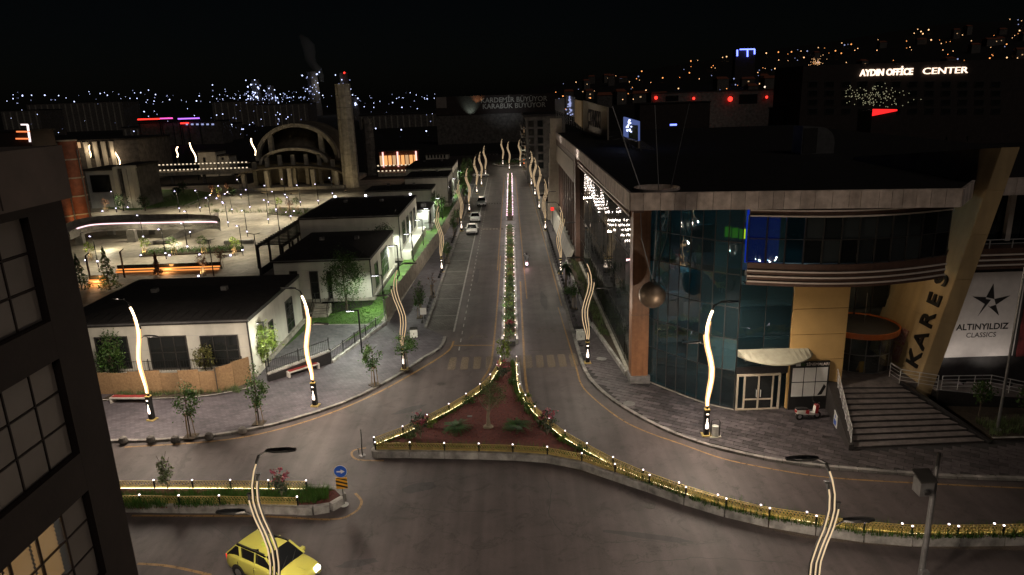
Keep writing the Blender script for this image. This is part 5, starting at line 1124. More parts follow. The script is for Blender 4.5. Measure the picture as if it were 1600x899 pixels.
# cinema poster board
cb = thing('poster_board', 'black cinema poster board with six white sheets beside the steps', 'sign', (19.4, 42.3, SZ))
MB().box(18.2, 20.75, 42.28, 42.44, SZ, 3.55).build('board', 'sign_black', cb, world=True)
for i in range(3):
    for j in range(2): MB().box(18.32 + i * .79, 19.05 + i * .79, 42.255, 42.28, 1.1 + j * 1.05, 2.08 + j * 1.05).build('poster', 'sign_white', cb, world=True)
MB().add([(20.05, 42.25, 1.15), (20.35, 42.25, 1.2), (20.6, 42.25, 1.75), (20.45, 42.25, 1.95), (20.25, 42.25, 1.5)], [(0, 1, 2, 3, 4)]).build('poster_print', 'sign_black', cb, world=True)
text('board_lettering', 'SİNEMALARI', .27, 'stripe_white', cb, face_m((19.95, 42.27, 3.36), (1, 0, 0), (0, 0, 1)), .01); MB().box(18.5, 18.8, 42.26, 42.28, 3.27, 3.46).build('logo_tile', 'sign_white', cb, world=True); MB().box(18.83, 19.1, 42.26, 42.28, 3.27, 3.46).build('logo_tile', 'leaf_dark', cb, world=True)
# revolving door drum with orange ring
RC = G(1352, 577, 1.62); RC = Vector((24.7, 46.6, 1.6)); rd_ = thing('revolving_door', 'round glass revolving door under an orange ring at the mall entrance', 'door', RC)
for k in range(14):
    a0, a1 = math.pi + k * math.pi / 14, math.pi + (k + 1) * math.pi / 14; p, q = Vector((2.2 * math.cos(a0), 2.2 * math.sin(a0), 0)), Vector((2.2 * math.cos(a1), 2.2 * math.sin(a1), 0))
    for z0, z1 in ((.1, 1.3), (1.35, 2.6)): MB().slab([p + Vector((0, 0, z0)), q + Vector((0, 0, z0)), q + Vector((0, 0, z1)), p + Vector((0, 0, z1))], (0, .02, 0)).build('glass_pane', 'glass_clear', rd_)
    if k % 2 == 0: MB().bar(p, p + Vector((0, 0, 2.65)), .06).build('frame_post', 'metal_grey', rd_)
pr = [(2.2, 0), (2.28, 0), (2.28, .06)]
for z in (0, 1.3): MB().tube([(2.22 * math.cos(math.pi + k * math.pi / 20), 2.22 * math.sin(math.pi + k * math.pi / 20), z + .05) for k in range(21)], .035, 5).build('frame_ring', 'metal_grey', rd_)
(lambda mb_: [mb_.slab([(2.6 * math.cos(a_), 2.6 * math.sin(a_), 2.62), (2.6 * math.cos(b_), 2.6 * math.sin(b_), 2.62), (2.6 * math.cos(b_), 2.6 * math.sin(b_), 3.0), (2.6 * math.cos(a_), 2.6 * math.sin(a_), 3.0)], (-.08 * math.cos(a_), -.08 * math.sin(a_), 0)) for a_, b_ in ((k * math.pi / 18, (k + 1) * math.pi / 18) for k in range(36))] and mb_)(MB()).build('canopy_ring', 'orange_ring', rd_); MB().lathe([(2.5, 2.9), (.4, 3.0), (.02, 3.0)], 36).build('canopy_top', 'step_dark', rd_)
MB().tube([(0, -.6, 3.2), (0, -.6, 5.4)], .02, 5).build('hanging_rod', 'metal_grey', rd_)
t = thing('floor_sign', 'small yellow folding warning sign by the revolving door', 'sign', G(1347, 582, 1.62)); MB().slab([(-.22, 0, 0), (.22, 0, 0), (.17, .15, .75), (-.17, .15, .75)], (0, .03, 0)).build('front_leaf', 'sign_yellow', t); MB().slab([(-.22, .4, 0), (.22, .4, 0), (.17, .19, .75), (-.17, .19, .75)], (0, -.03, 0)).build('back_leaf', 'sign_yellow', t)
MB().lathe([(.3, 0), (.3, .012)], 18).build('floor_disc', 'slab_pale', None, loc=G(1316, 588, 1.61), label='pale round disc set in the entrance landing', cat='disc')
# steps
stc = thing('entrance_stairs', 'wide dark stone stairs narrowing up to the mall entrance', 'stairs', (23.5, 40, SZ))
l0, l1, r0, r1 = Vector((19.95, 36.9, 0)), Vector((21.75, 43.0, 0)), Vector((27.9, 37.1, 0)), Vector((25.5, 42.7, 0)); NS = 11
for k in range(NS):
    a, b = l0.lerp(l1, k / NS), r0.lerp(r1, k / NS); c, e = l1 + Vector((0, .3, 0)), r1 + Vector((0, .3, 0)); z = SZ + (1.6 - SZ) * (k + 1) / NS
    a2, b2 = l0.lerp(l1, min(1, (k + 1.25) / NS)), r0.lerp(r1, min(1, (k + 1.25) / NS))
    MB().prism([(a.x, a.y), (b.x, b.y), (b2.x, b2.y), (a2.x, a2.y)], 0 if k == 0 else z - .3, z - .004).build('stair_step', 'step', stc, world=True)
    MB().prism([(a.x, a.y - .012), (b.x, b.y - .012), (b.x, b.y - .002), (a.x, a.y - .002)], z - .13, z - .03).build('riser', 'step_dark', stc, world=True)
MB().prism([(21.75, 43.0), (25.5, 42.7), (28.3, 42.7), (28.3, 49.2), (21.73, 49.2)], 0, 1.598).build('landing', 'step', stc, world=True)
# side walls of the stairs
W(MB().add([(19.6, 36.7, .1), (19.9, 36.7, .1), (21.72, 43.0, .1), (20.75, 42.45, .1), (19.6, 36.7, .5), (19.9, 36.7, .5), (21.72, 43.0, 2.05), (20.75, 42.45, 2.05)], [(3, 2, 1, 0), (4, 5, 6, 7), (0, 1, 5, 4), (1, 2, 6, 5), (2, 3, 7, 6), (3, 0, 4, 7)]), 'stair_wall', 'step_dark')
W(MB().slab([(28.1, 36.95, .1), (25.75, 42.7, .1), (25.75, 42.7, 1.75), (28.1, 36.95, .25)], (.25, .05, 0)), 'stair_wall', 'granite_dark')
ps = thing('parking_notice', 'small white and blue notice on the black stair wall above the scooter', 'sign', (20.0, 39.2, .2)); dd = Vector((1.15, 5.75, 0)).normalized(); c0 = Vector((19.6, 36.7, .22)) + dd * 2.6 - Vector((.03, 0, 0))
MB().slab([c0, c0 + dd * .75, c0 + dd * .75 + Vector((0, 0, .95)), c0 + Vector((0, 0, .8))], (-.04, .01, 0)).build('board', 'sign_white', ps, world=True)
c1_ = c0 - Vector((.05, 0, 0)); MB().slab([c1_ + dd * .12 + Vector((0, 0, .12)), c1_ + dd * .63 + Vector((0, 0, .12)), c1_ + dd * .63 + Vector((0, 0, .45)), c1_ + dd * .12 + Vector((0, 0, .45))], (-.01, 0, 0)).slab([c1_ + dd * .3 + Vector((0, 0, .6)), c1_ + dd * .45 + Vector((0, 0, .6)), c1_ + dd * .45 + Vector((0, 0, .8)), c1_ + dd * .3 + Vector((0, 0, .8))], (-.01, 0, 0)).build('print', 'sign_blue', ps, world=True)
def steel_rail(label, pts, h=1.0, bars=4, step=1.1):
    t = thing('steel_railing', label, 'railing', pts[0]); P = [Vector(p) for p in pts]
    for j in range(bars): MB().tube([p + Vector((0, 0, h * (j + 1) / bars)) for p in P], .028 if j == bars - 1 else .016, 5).build('rail', 'steel', t, world=True)
    for q in resample(P, step): MB().tube([q, q + Vector((0, 0, h))], .025, 5).build('post', 'steel', t, world=True)
steel_rail('steel railing down the left side of the entrance stairs', [(19.8, 36.9, .48), (21.5, 42.85, 2.0), (21.62, 44.0, 1.9)], .95)
steel_rail('short steel railing at the top right of the entrance stairs', [(25.7, 43.9, 1.6), (25.75, 42.7, 1.6), (28.0, 42.2, 1.3)], 1.0)
steel_rail('long steel railing of the ramp below the star banner', [(28.2, 42.1, 1.3), (31.5, 42.2, 1.2), (34.5, 41.2, .7), (40, 40.2, .2)], 1.0)
W(MB().slab([(28.0, 42.0, .1), (34.5, 41.1, .1), (40, 40.1, .1), (40, 40.1, .25), (34.5, 41.1, .75), (28.0, 42.0, 1.35)], (0, .2, 0)), 'ramp_wall', 'granite_dark'); W(MB().slab([(28.0, 42.2, 1.3), (34.5, 41.3, .7), (40, 40.3, .2), (40, 44, .2), (34.5, 44, .7), (28, 44, 1.3)], (0, 0, -.15)), 'ramp_floor', 'step')
# ---- leaning pylon
LEAN = .206
def fx(y, z, d=0.0): return Vector((27.0 + LEAN * (z - 1.6) + d, y, z))
fin = thing('leaning_pylon', 'tall leaning tan pylon with dark vertical letters beside the entrance', 'pylon', (27, 43, 0))
MB().slab([fx(42.7, 0), fx(60, 0), fx(60, 15.0), fx(42.7, 17.0)], (1.1, 0, 0)).build('pylon_core', 'tan_clad', fin, world=True)
zc = [0, 2.9, 5.8, 8.7, 11.6, 14.4, 16.98]; yc = [42.72, 47.2, 53, 59.9]
for z0, z1 in zip(zc, zc[1:]):
    for y0, y1 in zip(yc, yc[1:]):
        tp = lambda y, z: min(z, 17.0 - (y - 42.7) * .1156 - .02)
        if tp(y0, z1) - z0 < .2: continue
        MB().slab([fx(y0 + .015, z0 + .015), fx(y1 - .015, z0 + .015), fx(y1 - .015, tp(y1, z1) - .015), fx(y0 + .015, tp(y0, z1) - .015)], (-.02, 0, 0)).build('clad_panel', 'tan_clad', fin, world=True)
    MB().slab([fx(42.7, z0 + .015, .0), fx(42.7, z0 + .015, 1.1), fx(42.7, z1 - .015, 1.1), fx(42.7, z1 - .015, .0)], (0, -.03, 0)).build('front_panel', 'tan_clad', fin, world=True)
LM = lambda y, z: face_m(fx(y, z, -.06), (0, 0.0, 0) if 0 else (LEAN, 0, 1), (0, 1, 0))
for k, ch in enumerate('KARES'):
    z = 2.9 + k * 1.38; M_ = face_m(fx(43.75, z, -.1), (LEAN, 0, 1), (.0, 1, 0)); text('letter', ch, 1.75, 'sign_black', fin, M_, .06, .035)
# small posters at the foot of the pylon's inner face
for i in range(3):
    for j in range(2): MB().slab([fx(45.3 + i * .95, 2.0 + j * 1.25, -.06), fx(46.1 + i * .95, 2.0 + j * 1.25, -.06), fx(46.1 + i * .95, 3.1 + j * 1.25, -.06), fx(45.3 + i * .95, 3.1 + j * 1.25, -.06)], (-.03, 0, 0)).build('poster', 'poster_red', fin, world=True)
# ---- right wing behind the pylon
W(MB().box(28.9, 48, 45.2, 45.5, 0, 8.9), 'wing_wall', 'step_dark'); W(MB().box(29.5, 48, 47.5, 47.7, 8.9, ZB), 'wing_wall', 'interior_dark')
W(MB().box(28.6, 48, 44.2, 45.2, 8.9, 10.3), 'band_panel', 'brown_clad')
for z in (9.15, 9.5, 9.85): W(MB().box(28.9, 48, 44.08, 44.2, z, z + .09), 'band_stripe', 'stripe_white')
W(MB().box(28.9, 48, 44.3, 44.36, 10.85, 10.9).box(28.9, 48, 44.3, 44.34, 10.6, 10.63), 'balcony_rail', 'steel')
for k in range(8): W(MB().box(30 + k * 1.5, 30.05 + k * 1.5, 44.3, 44.36, 10.3, 10.88), 'rail_post', 'steel')
for k in range(5): W(MB().box(30.2 + k * 2.6, 32.7 + k * 2.6, 46.9, 46.94, 10.35, 13.6), 'glass_pane', 'glass_dark')
W(MB().box(34.0, 34.35, 46.4, 46.75, 10.3, 13.8), 'wing_column', 'stripe_white')
bn = thing('star_banner', 'large white banner with a black star emblem on the mall wing', 'banner', (33, 45, 2.5)); yb_ = 45.1
b0, b1, b2, b3 = AY(1505, 428, yb_), AY(1598, 428, yb_), AY(1583, 567, yb_), AY(1440, 563, yb_); x0, x1, z0, z1 = 29.6, 34.9, 2.35, 8.45
MB().box(x0, x1, yb_, yb_ + .06, z0, z1).build('banner_cloth', 'banner_white', bn, world=True); MB().box(x1 + .25, 42, yb_ + .01, yb_ + .06, z0 - .1, 8.6).build('red_banner', 'banner_red', bn, world=True)
cx0, cz0 = 32.75, 6.35
def pt(a, r_): return (cx0 + r_ * math.cos(rad(a)), cz0 + r_ * math.sin(rad(a)))
star = [([pt(90, 1.3), pt(126 + 10, .5), pt(40, .3)],), ([pt(162, 1.35), pt(136, .5), pt(200, .4)],), ([pt(18, 1.35), pt(330, .45), pt(40, .3)],), ([pt(306, 1.25), pt(330, .45), pt(270, .35), pt(235, .3)],), ([pt(234, 1.25), pt(200, .4), pt(150, .45), pt(90, .15)],)]
for (pg_,) in star: MB().slab([(a, yb_ - .012, b) for a, b in pg_], (0, .01, 0)).build('star_point', 'banner_black', bn, world=True)
text('lettering', 'ALTINYILDIZ', .62, 'banner_black', bn, face_m((32.45, yb_ - .01, 4.55), (1, 0, 0), (0, 0, 1)), .004, .012); text('lettering', 'CLASSICS', .5, 'banner_black', bn, face_m((32.45, yb_ - .01, 3.95), (1, 0, 0), (0, 0, 1)), .004)
for i, x in enumerate((30.4, 33.6)):
    t = thing('banner_floodlight', ('small floodlight in the bed below the left side of the star banner', 'small floodlight in the bed below the right side of the star banner')[i], 'floodlight', (x, 43.2, 1.15 if x < 32 else .85)); MB().box(-.15, .15, -.06, .1, .1, .35).build('lamp_body', 'metal_black', t); MB().box(-.03, .03, -.03, .03, 0, .1).build('bracket', 'metal_black', t); MB().box(-.12, .12, .101, .11, .13, .32).build('lamp_glass', 'post_light', t)
    lamp('SPOT', t, (0, .0, .45), 95, (1, .88, .78), .15, 130, .8, aim=(0, .55, 1), name='flood_light')
# shrubs, lawn strip and flagpole in front of the ramp
MB().prism([(28.6, 37.4), (45, 36.9), (45, 40), (34.5, 40.9), (28.4, 41.8)], 0, .3).build('flower_bed', 'soil', kind='structure'); ribbon([(28.5, 37.3), (45, 36.8)], .2, .33).build('bed_edging', 'kerb_pale', kind='structure')
for i, (x, y, h, m) in enumerate(((29.6, 40.2, 2.3, 'leaf_green'), (31.2, 38.4, 2.7, 'leaf_green'), (33.3, 39.2, 2.5, 'leaf_lime'), (34.6, 40.2, 2.0, 'leaf_green'))): big_tree('bed_shrub', ('small leafy shrub nearest the stairs below the ramp railing', 'leafy shrub left of the tall flagpole', 'leafy shrub right of the tall flagpole', 'leafy shrub at the picture edge below the ramp')[i], (x, y, .3), h, (.62, .6, .75), 420, .2, m, 90 + i, .05)
tufts('bed_plants', 'low plants in the bed in front of the ramp', [(rnd.uniform(28.8, 36), rnd.uniform(37.5, 39.4), .3) for _ in range(240)], 45, .5, 9, 'leaf_olive')
t = thing('flagpole', 'tall pale flagpole standing in the bed in front of the star banner', 'flagpole', (31.0, 38.6, .3) if 0 else (G(1558, 672, .3))); MB().tube([(0, 0, 0), (0, 0, 11.5)], [.09, .06], 8).build('pole', 'metal_grey', t); MB().lathe([(.22, 0), (.22, .08)], 10).build('base', 'metal_grey', t)
# hanging bronze ball
BP = Vector((9.15, 44.6, 0)); bz = AY(1019, 461, BP.y); t = thing('hanging_ball', 'large bronze ball hanging on cables in front of the wooden corner pillar', 'ball', (bz.x, bz.y, bz.z - .9))
MB().ball((0, 0, .9), .9, 24, 16).build('ball', 'ball_bronze', t, smooth=True); o_ = Vector((bz.x, bz.y, bz.z - .9))
MB().lathe([(.15, 1.75), (.15, 1.95)], 10).build('cable_hub', 'metal_black', t)
for k, (dx, dy) in enumerate(((-1.0, .9), (.1, -.2), (1.1, 1.0))):
    e = Vector((oc.x + dx, oc.y + .2 + dy * .6, ZT)) - o_; MB().tube([(0, 0, 1.9), e.lerp(Vector((0, 0, 1.9)), .55) + Vector((dx * .35, 0, 0)), e, e + Vector((dx * 1.5, 2.5, 5.2))], .03, 5).build('cable', 'metal_grey', t)
# ---- roof signs and plant
def roof_sign(label, pa, pb, ya, yb2, m, wtext=None, legs=True, size=1.0):
    (ax, at, ab), (bx, bt, bb) = pa, pb; a1, a0, b1_, b0_ = AY(ax, at, ya), AY(ax, ab, ya), AY(bx, bt, yb2), AY(bx, bb, yb2)
    t = thing('roof_billboard', label, 'billboard', (b0_.x, b0_.y, ZT)); d = (b0_ - a0); nn_ = Vector((-d.y, d.x, 0)).normalized()
    MB().slab([a0, b0_, b1_, a1], nn_ * .2).build('panel', m, t, world=True)
    if legs:
        for k in range(5): q = a0.lerp(b0_, k / 4); MB().bar((q.x + nn_.x * .3, q.y + nn_.y * .3, ZT - .1), q + nn_ * .3, .12).bar(q + nn_ * .3, Vector((q.x + nn_.x * 1.8, q.y + nn_.y * 1.8, ZT)), .08).build('leg', 'metal_grey', t, world=True)
    mid = (a0 + b1_ + a1 + b0_) / 4 - nn_ * .05
    lamp('SPOT', t, tuple(mid - nn_ * 9 - Vector((0, 0, 2.5))), 260, (1, .9, .8), .2, 80, .8, aim=nn_ + Vector((0, 0, .25)), world=True, name='billboard_fill')  # added spot without a fixture, brightens the panel
    if wtext: text('lettering', wtext, size, 'sign_black', t, face_m(mid, d, (0, 0, 1)), .03, .03, xs=.8)
    return t, a0, b0_, a1, b1_, nn_
roof_sign('wide pale roof billboard with dark block letters on the mall roof', (911, 157, 204), (949, 168, 220), 118, 96, 'beige_clad', 'ÇTANKKI', size=3.4)
t, a0, b0_, a1, b1_, nn_ = roof_sign('small roof screen with green patch and white dots', (974, 183, 213), (997, 190, 220), 84, 76, 'screen')
c = (a0 + b0_ + a1 + b1_) / 4; MB().slab([a0.lerp(b0_, .4), b0_, b0_.lerp(b1_, .8), a0.lerp(b0_, .4).lerp(a1.lerp(b1_, .4), .7)], -nn_ * .04).build('green_patch', 'leaf_dark', t, world=True)
for k in range(22): q = a0.lerp(b0_, rnd.uniform(.05, .9)).lerp(a1.lerp(b1_, .5), rnd.uniform(.35, .95)); MB().box(-.07, .07, -.07, .07, -.07, .07, M=Matrix.Translation(q - nn_ * .1)).build('dot_light', 'far_white', t, world=True)
roof_sign('pale lower roof panel under the green screen', (974, 214, 222), (997, 221, 232), 84, 76, 'beige_clad')
roof_sign('yellowish narrow roof billboard seen almost edge on', (898, 156, 190), (909, 158, 200), 135, 122, 'tan_clad')
t, a0, b0_, a1, b1_, nn_ = roof_sign('dark slatted roof billboard with white lights', (884, 150, 176), (898, 152, 184), 150, 138, 'metal_grey')
for k in range(30): q = a0.lerp(b0_, rnd.random()).lerp(a1.lerp(b1_, .5), rnd.random()); MB().box(-.12, .12, -.12, .12, -.12, .12, M=Matrix.Translation(q - nn_ * .1)).build('dot_light', 'far_dim', t, world=True)
roof_sign('farthest grey roof billboard above the mall end', (867, 155, 172), (882, 154, 178), 160, 150, 'metal_grey')
p = AY(1270, 275, 66); t = thing('roof_vent', 'quarter-round metal roof vent on the dark mall roof', 'roof vent', (p.x, 66, ZT))
q = [Vector((p.x - 1.3, 66, ZT - .1)), Vector((p.x - 1.3, 66, ZT + 2.5))] + [Vector((p.x + .2 + 1.6 * math.sin(a * math.pi / 12), 66, ZT + .9 + 1.5 * math.cos(a * math.pi / 12))) for a in range(7)] + [Vector((p.x + 1.8, 66, ZT - .1))]
MB().slab(q, (0, 2.2, 0)).build('vent_hood', 'metal_grey', t, world=True); MB().box(p.x - 1.2, p.x + .1, 65.94, 66, ZT, ZT + 2.3).build('vent_grille', 'trim_dark', t, world=True)
t = thing('roof_skylight', 'small pale glazed skylight at the right of the mall roof', 'skylight', AY(1495, 240, 80)); MB().slab([(-1.4, 0, -.9), (1.3, 0, -.7), (1.4, 0, .8), (-1.2, 0, .6)], (0, 1.5, 0)).build('skylight_glass', 'pane_grey', t); MB().box(-1.4, 1.4, -.05, -.01, -.05, .02).build('skylight_bar', 'metal_black', t)
for x in (-1.2, 1.2): MB().box(x - .06, x + .06, .3, .42, ZT - AY(1495, 240, 80).z, -.5).build('leg', 'metal_black', t)

# ================================================================== NEAR LEFT BUILDING
NX, NY = -9.02, 14.0
near = thing('office_block', 'dark near office block with recessed gridded windows at the left edge', 'building', (NX - 5, 6, 0))
NZ = AY(80, 228, NY).z
def Wn(mb, name, m, parent=near): return mb.build(name, m, parent, world=True)
# windows on the face x = NX, located from the photograph
def nw(px, py): return AX(px, py, NX)
wins = [((0, 365), (42, 340), (85, 500), (0, 545)), ((0, 660), (91, 562), (130, 705), (0, 805)), ((0, 900), (135, 770), (172, 890), (60, 960))]
zt = NZ; ROWS = []
for (_, tr_, br_, _) in wins: a, b = nw(*tr_), nw(*br_); ROWS.append((min(a.z, b.z), max(a.z, b.z), (a.y + b.y) / 2))
wy1 = min(r[2] for r in ROWS); wy0 = wy1 - 5.2
# wall built around the openings
Wn(MB().box(NX - 10, NX - .02, wy1 + .003, NY, 0, NZ - 1.05), 'corner_wall', 'facade_dark')
Wn(MB().box(NX - 10, NX - .02, -6, wy0 - .003, 0, NZ - 1.05), 'side_wall', 'facade_dark')
zs = [0] + [v for r in sorted(ROWS) for v in (r[0], r[1])] + [NZ - 1.05]
for k in range(0, len(zs), 2): Wn(MB().box(NX - 10, NX - .02, wy0, wy1, zs[k], zs[k + 1]), 'spandrel', 'facade_dark')
Wn(MB().box(NX - 10.2, NX + .14, -6, NY + .12, NZ - 1.047, NZ), 'parapet', 'parapet_clad')
for k in range(4): Wn(MB().box(NX + .141, NX + .15, NY - 1.9 - k * 2.2, NY - 1.87 - k * 2.2, NZ - 1.0, NZ - .02), 'parapet_joint', 'facade_dark')
Wn(MB().box(NX - 10, NX - 1.5, wy0, wy1, 0, NZ - 1.07), 'interior_core', 'facade_dark')
for ri, (z0, z1, _) in enumerate(sorted(ROWS)):
    ncol, nrow = 7, 3; cw = (wy1 - wy0) / ncol; rh = (z1 - z0) / nrow
    wf = MB()
    for i in range(ncol + 1): wf.box(NX - .2, NX - .145, wy0 + i * cw - .018, wy0 + i * cw + .018, z0, z1)
    for j in range(nrow + 1): wf.box(NX - .195, NX - .15, wy0, wy1, z0 + j * rh - .014, z0 + j * rh + .014)
    wo_ = Wn(wf, 'window', 'facade_dark')
    for i in range(ncol):
        for j in range(nrow):
            lit = ri == 0 and 2 < i < 6 and j >= 1
            Wn(MB().box(NX - .18, NX - .16, wy0 + i * cw + .035, wy0 + (i + 1) * cw - .035, z0 + j * rh + .03, z0 + (j + 1) * rh - .03), 'pane', 'glass_clear' if lit else 'pane_grey', wo_)
    if ri == 0:
        for i in range(3, 6):
            for k in range(14): zz = z0 + rh + (2 * rh) * k / 14; Wn(MB().slab([(NX - .3, wy0 + i * cw + .05, zz), (NX - .3, wy0 + (i + 1) * cw - .05, zz), (NX - .35, wy0 + (i + 1) * cw - .05, zz + rh * .18), (NX - .35, wy0 + i * cw + .05, zz + rh * .18)], (-.01, 0, 0)), 'blind_slat', 'blind_glow', wo_)
        lamp('AREA', near, (NX - 1.2, (wy0 + wy1) / 2 - 1, z1 - .3), 9, (1, .62, .28), .8, aim=(1, 0, -.5), world=True, name='room_light')

# ================================================================== DOMED HALL WITH TOWERS
MY = 178.0
ms = thing('domed_hall', 'unlit domed hall under construction with stacked arches and colonnade', 'building', (AY(455, 294, MY).x, MY, 0))
mc = AY(462, 294, MY).x; k_ = MY / 1080 * 1.0
def arch(cx_, y, r_, z0, rise, th, dep, m, name='arch', n_=26, a0=0, a1=180):
    P, Q = [], []
    for i in range(n_ + 1):
        a = rad(a0 + (a1 - a0) * i / n_); P.append(Vector((cx_ + r_ * math.cos(a), y, z0 + rise * math.sin(a)))); Q.append(Vector((cx_ + (r_ - th) * math.cos(a), y, z0 + (rise - th) * math.sin(a))))
    mb = MB()
    for i in range(n_): mb.slab([P[i], P[i + 1], Q[i + 1], Q[i]], (0, dep, 0))
    return mb.build(name, m, ms, world=True)
def vault(cx_, y0, y1, r_, z0, rise, m, n_=24, name='vault'):
    P = [Vector((cx_ + r_ * math.cos(rad(180 * i / n_)), 0, z0 + rise * math.sin(rad(180 * i / n_)))) for i in range(n_ + 1)]
    MB().add([(p.x, y0, p.z) for p in P] + [(p.x, y1, p.z) for p in P], [(i, i + 1, n_ + 2 + i, n_ + 1 + i) for i in range(n_)]).build(name, m, ms, world=True, smooth=True)
R1 = (AY(530, 250, MY).x - AY(400, 250, MY).x) / 2; zb = AY(460, 252, MY).z; zt_ = AY(460, 194, MY).z
arch(mc, MY + 4, R1 * 1.02, zb, zt_ - zb, .9, 2.0, 'concrete'); vault(mc, MY + 6, MY + 20, R1 * 1.0, zb, zt_ - zb, 'mosque_shell')
MB().ball((mc, MY + 16, zb - 1), R1 * 1.05, 28, 14, (1, 1, .95)).build('dome', 'mosque_shell', ms, world=True, smooth=True)
zt2 = AY(460, 231, MY).z; arch(mc, MY, R1 * .82, zb - .6, zt2 - zb + .6, .7, 1.5, 'concrete'); vault(mc, MY + 1.5, MY + 6, R1 * .8, zb - .6, zt2 - zb + .6, 'mosque_shell')
zt3 = AY(455, 258, MY).z; arch(mc, MY - 4, R1 * 1.25, zt3 - 2.2, 2.2, .5, 5, 'mosque_shell', name='porch_roof')
for k in range(5): x = mc - R1 * 1.1 + 2.2 * R1 * k / 4; MB().box(x - .5, x + .5, MY - 4, MY - 3, 0, zt3 - .4 - abs(k - 2) * .55).build('column', 'concrete', ms, world=True)
for k in range(7): x = mc - R1 * .95 + 1.9 * R1 * k / 6; MB().box(x - .45, x + .45, MY, MY + .9, 0, zb + (1.6 if 0 < k < 6 else 0)).build('column', 'concrete', ms, world=True)
MB().box(mc - R1 * 1.3, mc + R1 * 1.3, MY - 5, MY + 26, 0, .8).build('base', 'concrete', ms, world=True); MB().box(mc - R1 * 1.1, mc + R1 * 1.1, MY + 3, MY + 3.4, .8, zb - .5).build('back_wall', 'mosque_shell', ms, world=True)
for s_ in (-1, 1): MB().box(mc + s_ * R1 * .62 - .6, mc + s_ * R1 * .62 + .6, MY + 4.2, MY + 5.4, zb, zb + (zt_ - zb) * .72).build('buttress', 'concrete', ms, world=True)
def tower(label, px, pb, pt_, y, wd, m):
    a, b = AY(px[0], pb, y), AY(px[1], pt_, y); x = a.x; h = b.z; t = thing('concrete_tower', label, 'tower', (x, y, 0)); NSG = 9
    for k in range(NSG):
        w_ = wd * (1 - .12 * k / NSG) / 2; MB().prism([(x + w_ * math.cos(rad(22.5 + 45 * i)) * 1.08, y + w_ * math.sin(rad(22.5 + 45 * i)) * 1.08) for i in range(8)], h * k / NSG, h * (k + 1) / NSG - .06).build('shaft_segment', m, t, world=True)
    return t
tower('tall pale square concrete tower beside the domed hall', (550, 533), 293, 131, MY - 3, 3.9, 'concrete')
tower('second shorter dark brick tower behind the domed hall', (581, 570), 275, 185, MY + 25, 3.2, 'concrete_dark')

for a, b, e, lb, am in ((540, 300, 650, 'small warm ground floodlight at the foot of the concrete tower', (.25, 1, 1.0)), (455, 304, 650, 'added warm fill light in front of the domed hall', (0, 1, .45)), (410, 303, 450, 'added warm fill light at the left of the domed hall', (.25, 1, .5))):
    p = G(a, b, .1); t = thing('ground_flood_fill', lb, 'floodlight', p); MB().box(-.2, .2, -.15, .15, 0, .3).build('lamp_body', 'metal_black', t); MB().box(-.15, .15, -.1, .1, .301, .32).build('lamp_glass', 'win_warm', t); lamp('SPOT', t, (0, .2, .5), e, (1, .74, .4), .2, 120, .8, aim=am, name='flood_light')  # the two aimed at the hall are added fill to brighten its arches

# ================================================================== LEFT EDGE OF THE PLAZA
DY = 122.0
dt = thing('drum_tower', 'tower of stacked terracotta drums at the far left of the plaza', 'tower', (AY(118, 335, DY).x, DY, 0))
for j, (px, yb2, tp) in enumerate(((103, 0, 250), (127, 1, 218))):
    c = AY(px, 334, DY + j * 2.0); top = AY(px, tp, DY + j * 2).z; n_ = 4 if j == 0 else 5
    for k in range(n_):
        z0, z1 = top * k / n_, top * (k + 1) / n_; MB().lathe([(1.5, z0), (1.5, z1 - .22)], 20, (c.x, c.y, 0)).build('drum', 'terracotta', dt, world=True, smooth=True); MB().lathe([(1.62, z1 - .22), (1.62, z1)], 20, (c.x, c.y, 0)).build('drum_ring', 'beige_clad', dt, world=True)
    MB().tube([(c.x + 1.6, c.y - .3, 0), (c.x + 1.6, c.y - .3, top * .9)], .12, 6).build('pipe', 'metal_grey', dt, world=True)
lamp('SPOT', dt, (AY(135, 334, DY).x + .6, DY - 3.2, .4), 500, (1, .6, .25), .15, 80, .6, aim=(-.3, 1, .7), world=True, name='drum_light')
BY = 150.0
def far_block(name, label, px0, px1, pyt, y, dep, m, wins_=(), roofm='roof_dark', cat='building', z0=0):
    a, b = AY(px0, pyt, y), AY(px1, pyt, y); h = (a.z + b.z) / 2; t = thing(name, label, cat, ((a.x + b.x) / 2, y, z0))
    MB().box(a.x, b.x, y, y + dep, z0, h - .4).build('wall', m, t, world=True); MB().box(a.x - .3, b.x + .3, y - .3, y + dep + .3, h - .4, h).build('roof', roofm, t, world=True)
    for (u0, v0, u1, v1, mm) in wins_:
        p, q = AY(u0, v0, y), AY(u1, v1, y); f = MB().box(p.x, q.x, y - .12, y - .005, q.z, p.z).build('window', 'trim_dark', t, world=True); MB().box(p.x + .12, q.x - .12, y - .14, y - .121, q.z + .12, p.z - .12).build('pane', mm, f, world=True)
    return t
t = far_block('pavilion', 'low white framed pavilion behind the red drum tower', 182, 213, 258, 150, 9, 'concrete_dark', [(188, 268, 196, 302, 'window_dark'), (199, 266, 204, 302, 'window_dark'), (206, 265, 211, 301, 'window_dark')])
for px in (183, 197.5, 205, 212): q = AY(px, 280, 149.8); MB().box(q.x - .45, q.x + .45, 149.4, 149.86, 0, AY(200, 260, 150).z).build('pilaster', 'wall_white', t, world=True)
MB().box(AY(182, 262, 149.6).x, AY(213, 262, 149.6).x, 149.35, 149.85, AY(200, 263, 150).z, AY(200, 258.5, 150).z).build('lintel', 'wall_white', t, world=True)
far_block('pavilion', 'long low dark pavilion with glass front next to the white framed one', 132, 182, 264, 152, 10, 'wall_grey', [(140, 274, 176, 300, 'window_dark')])
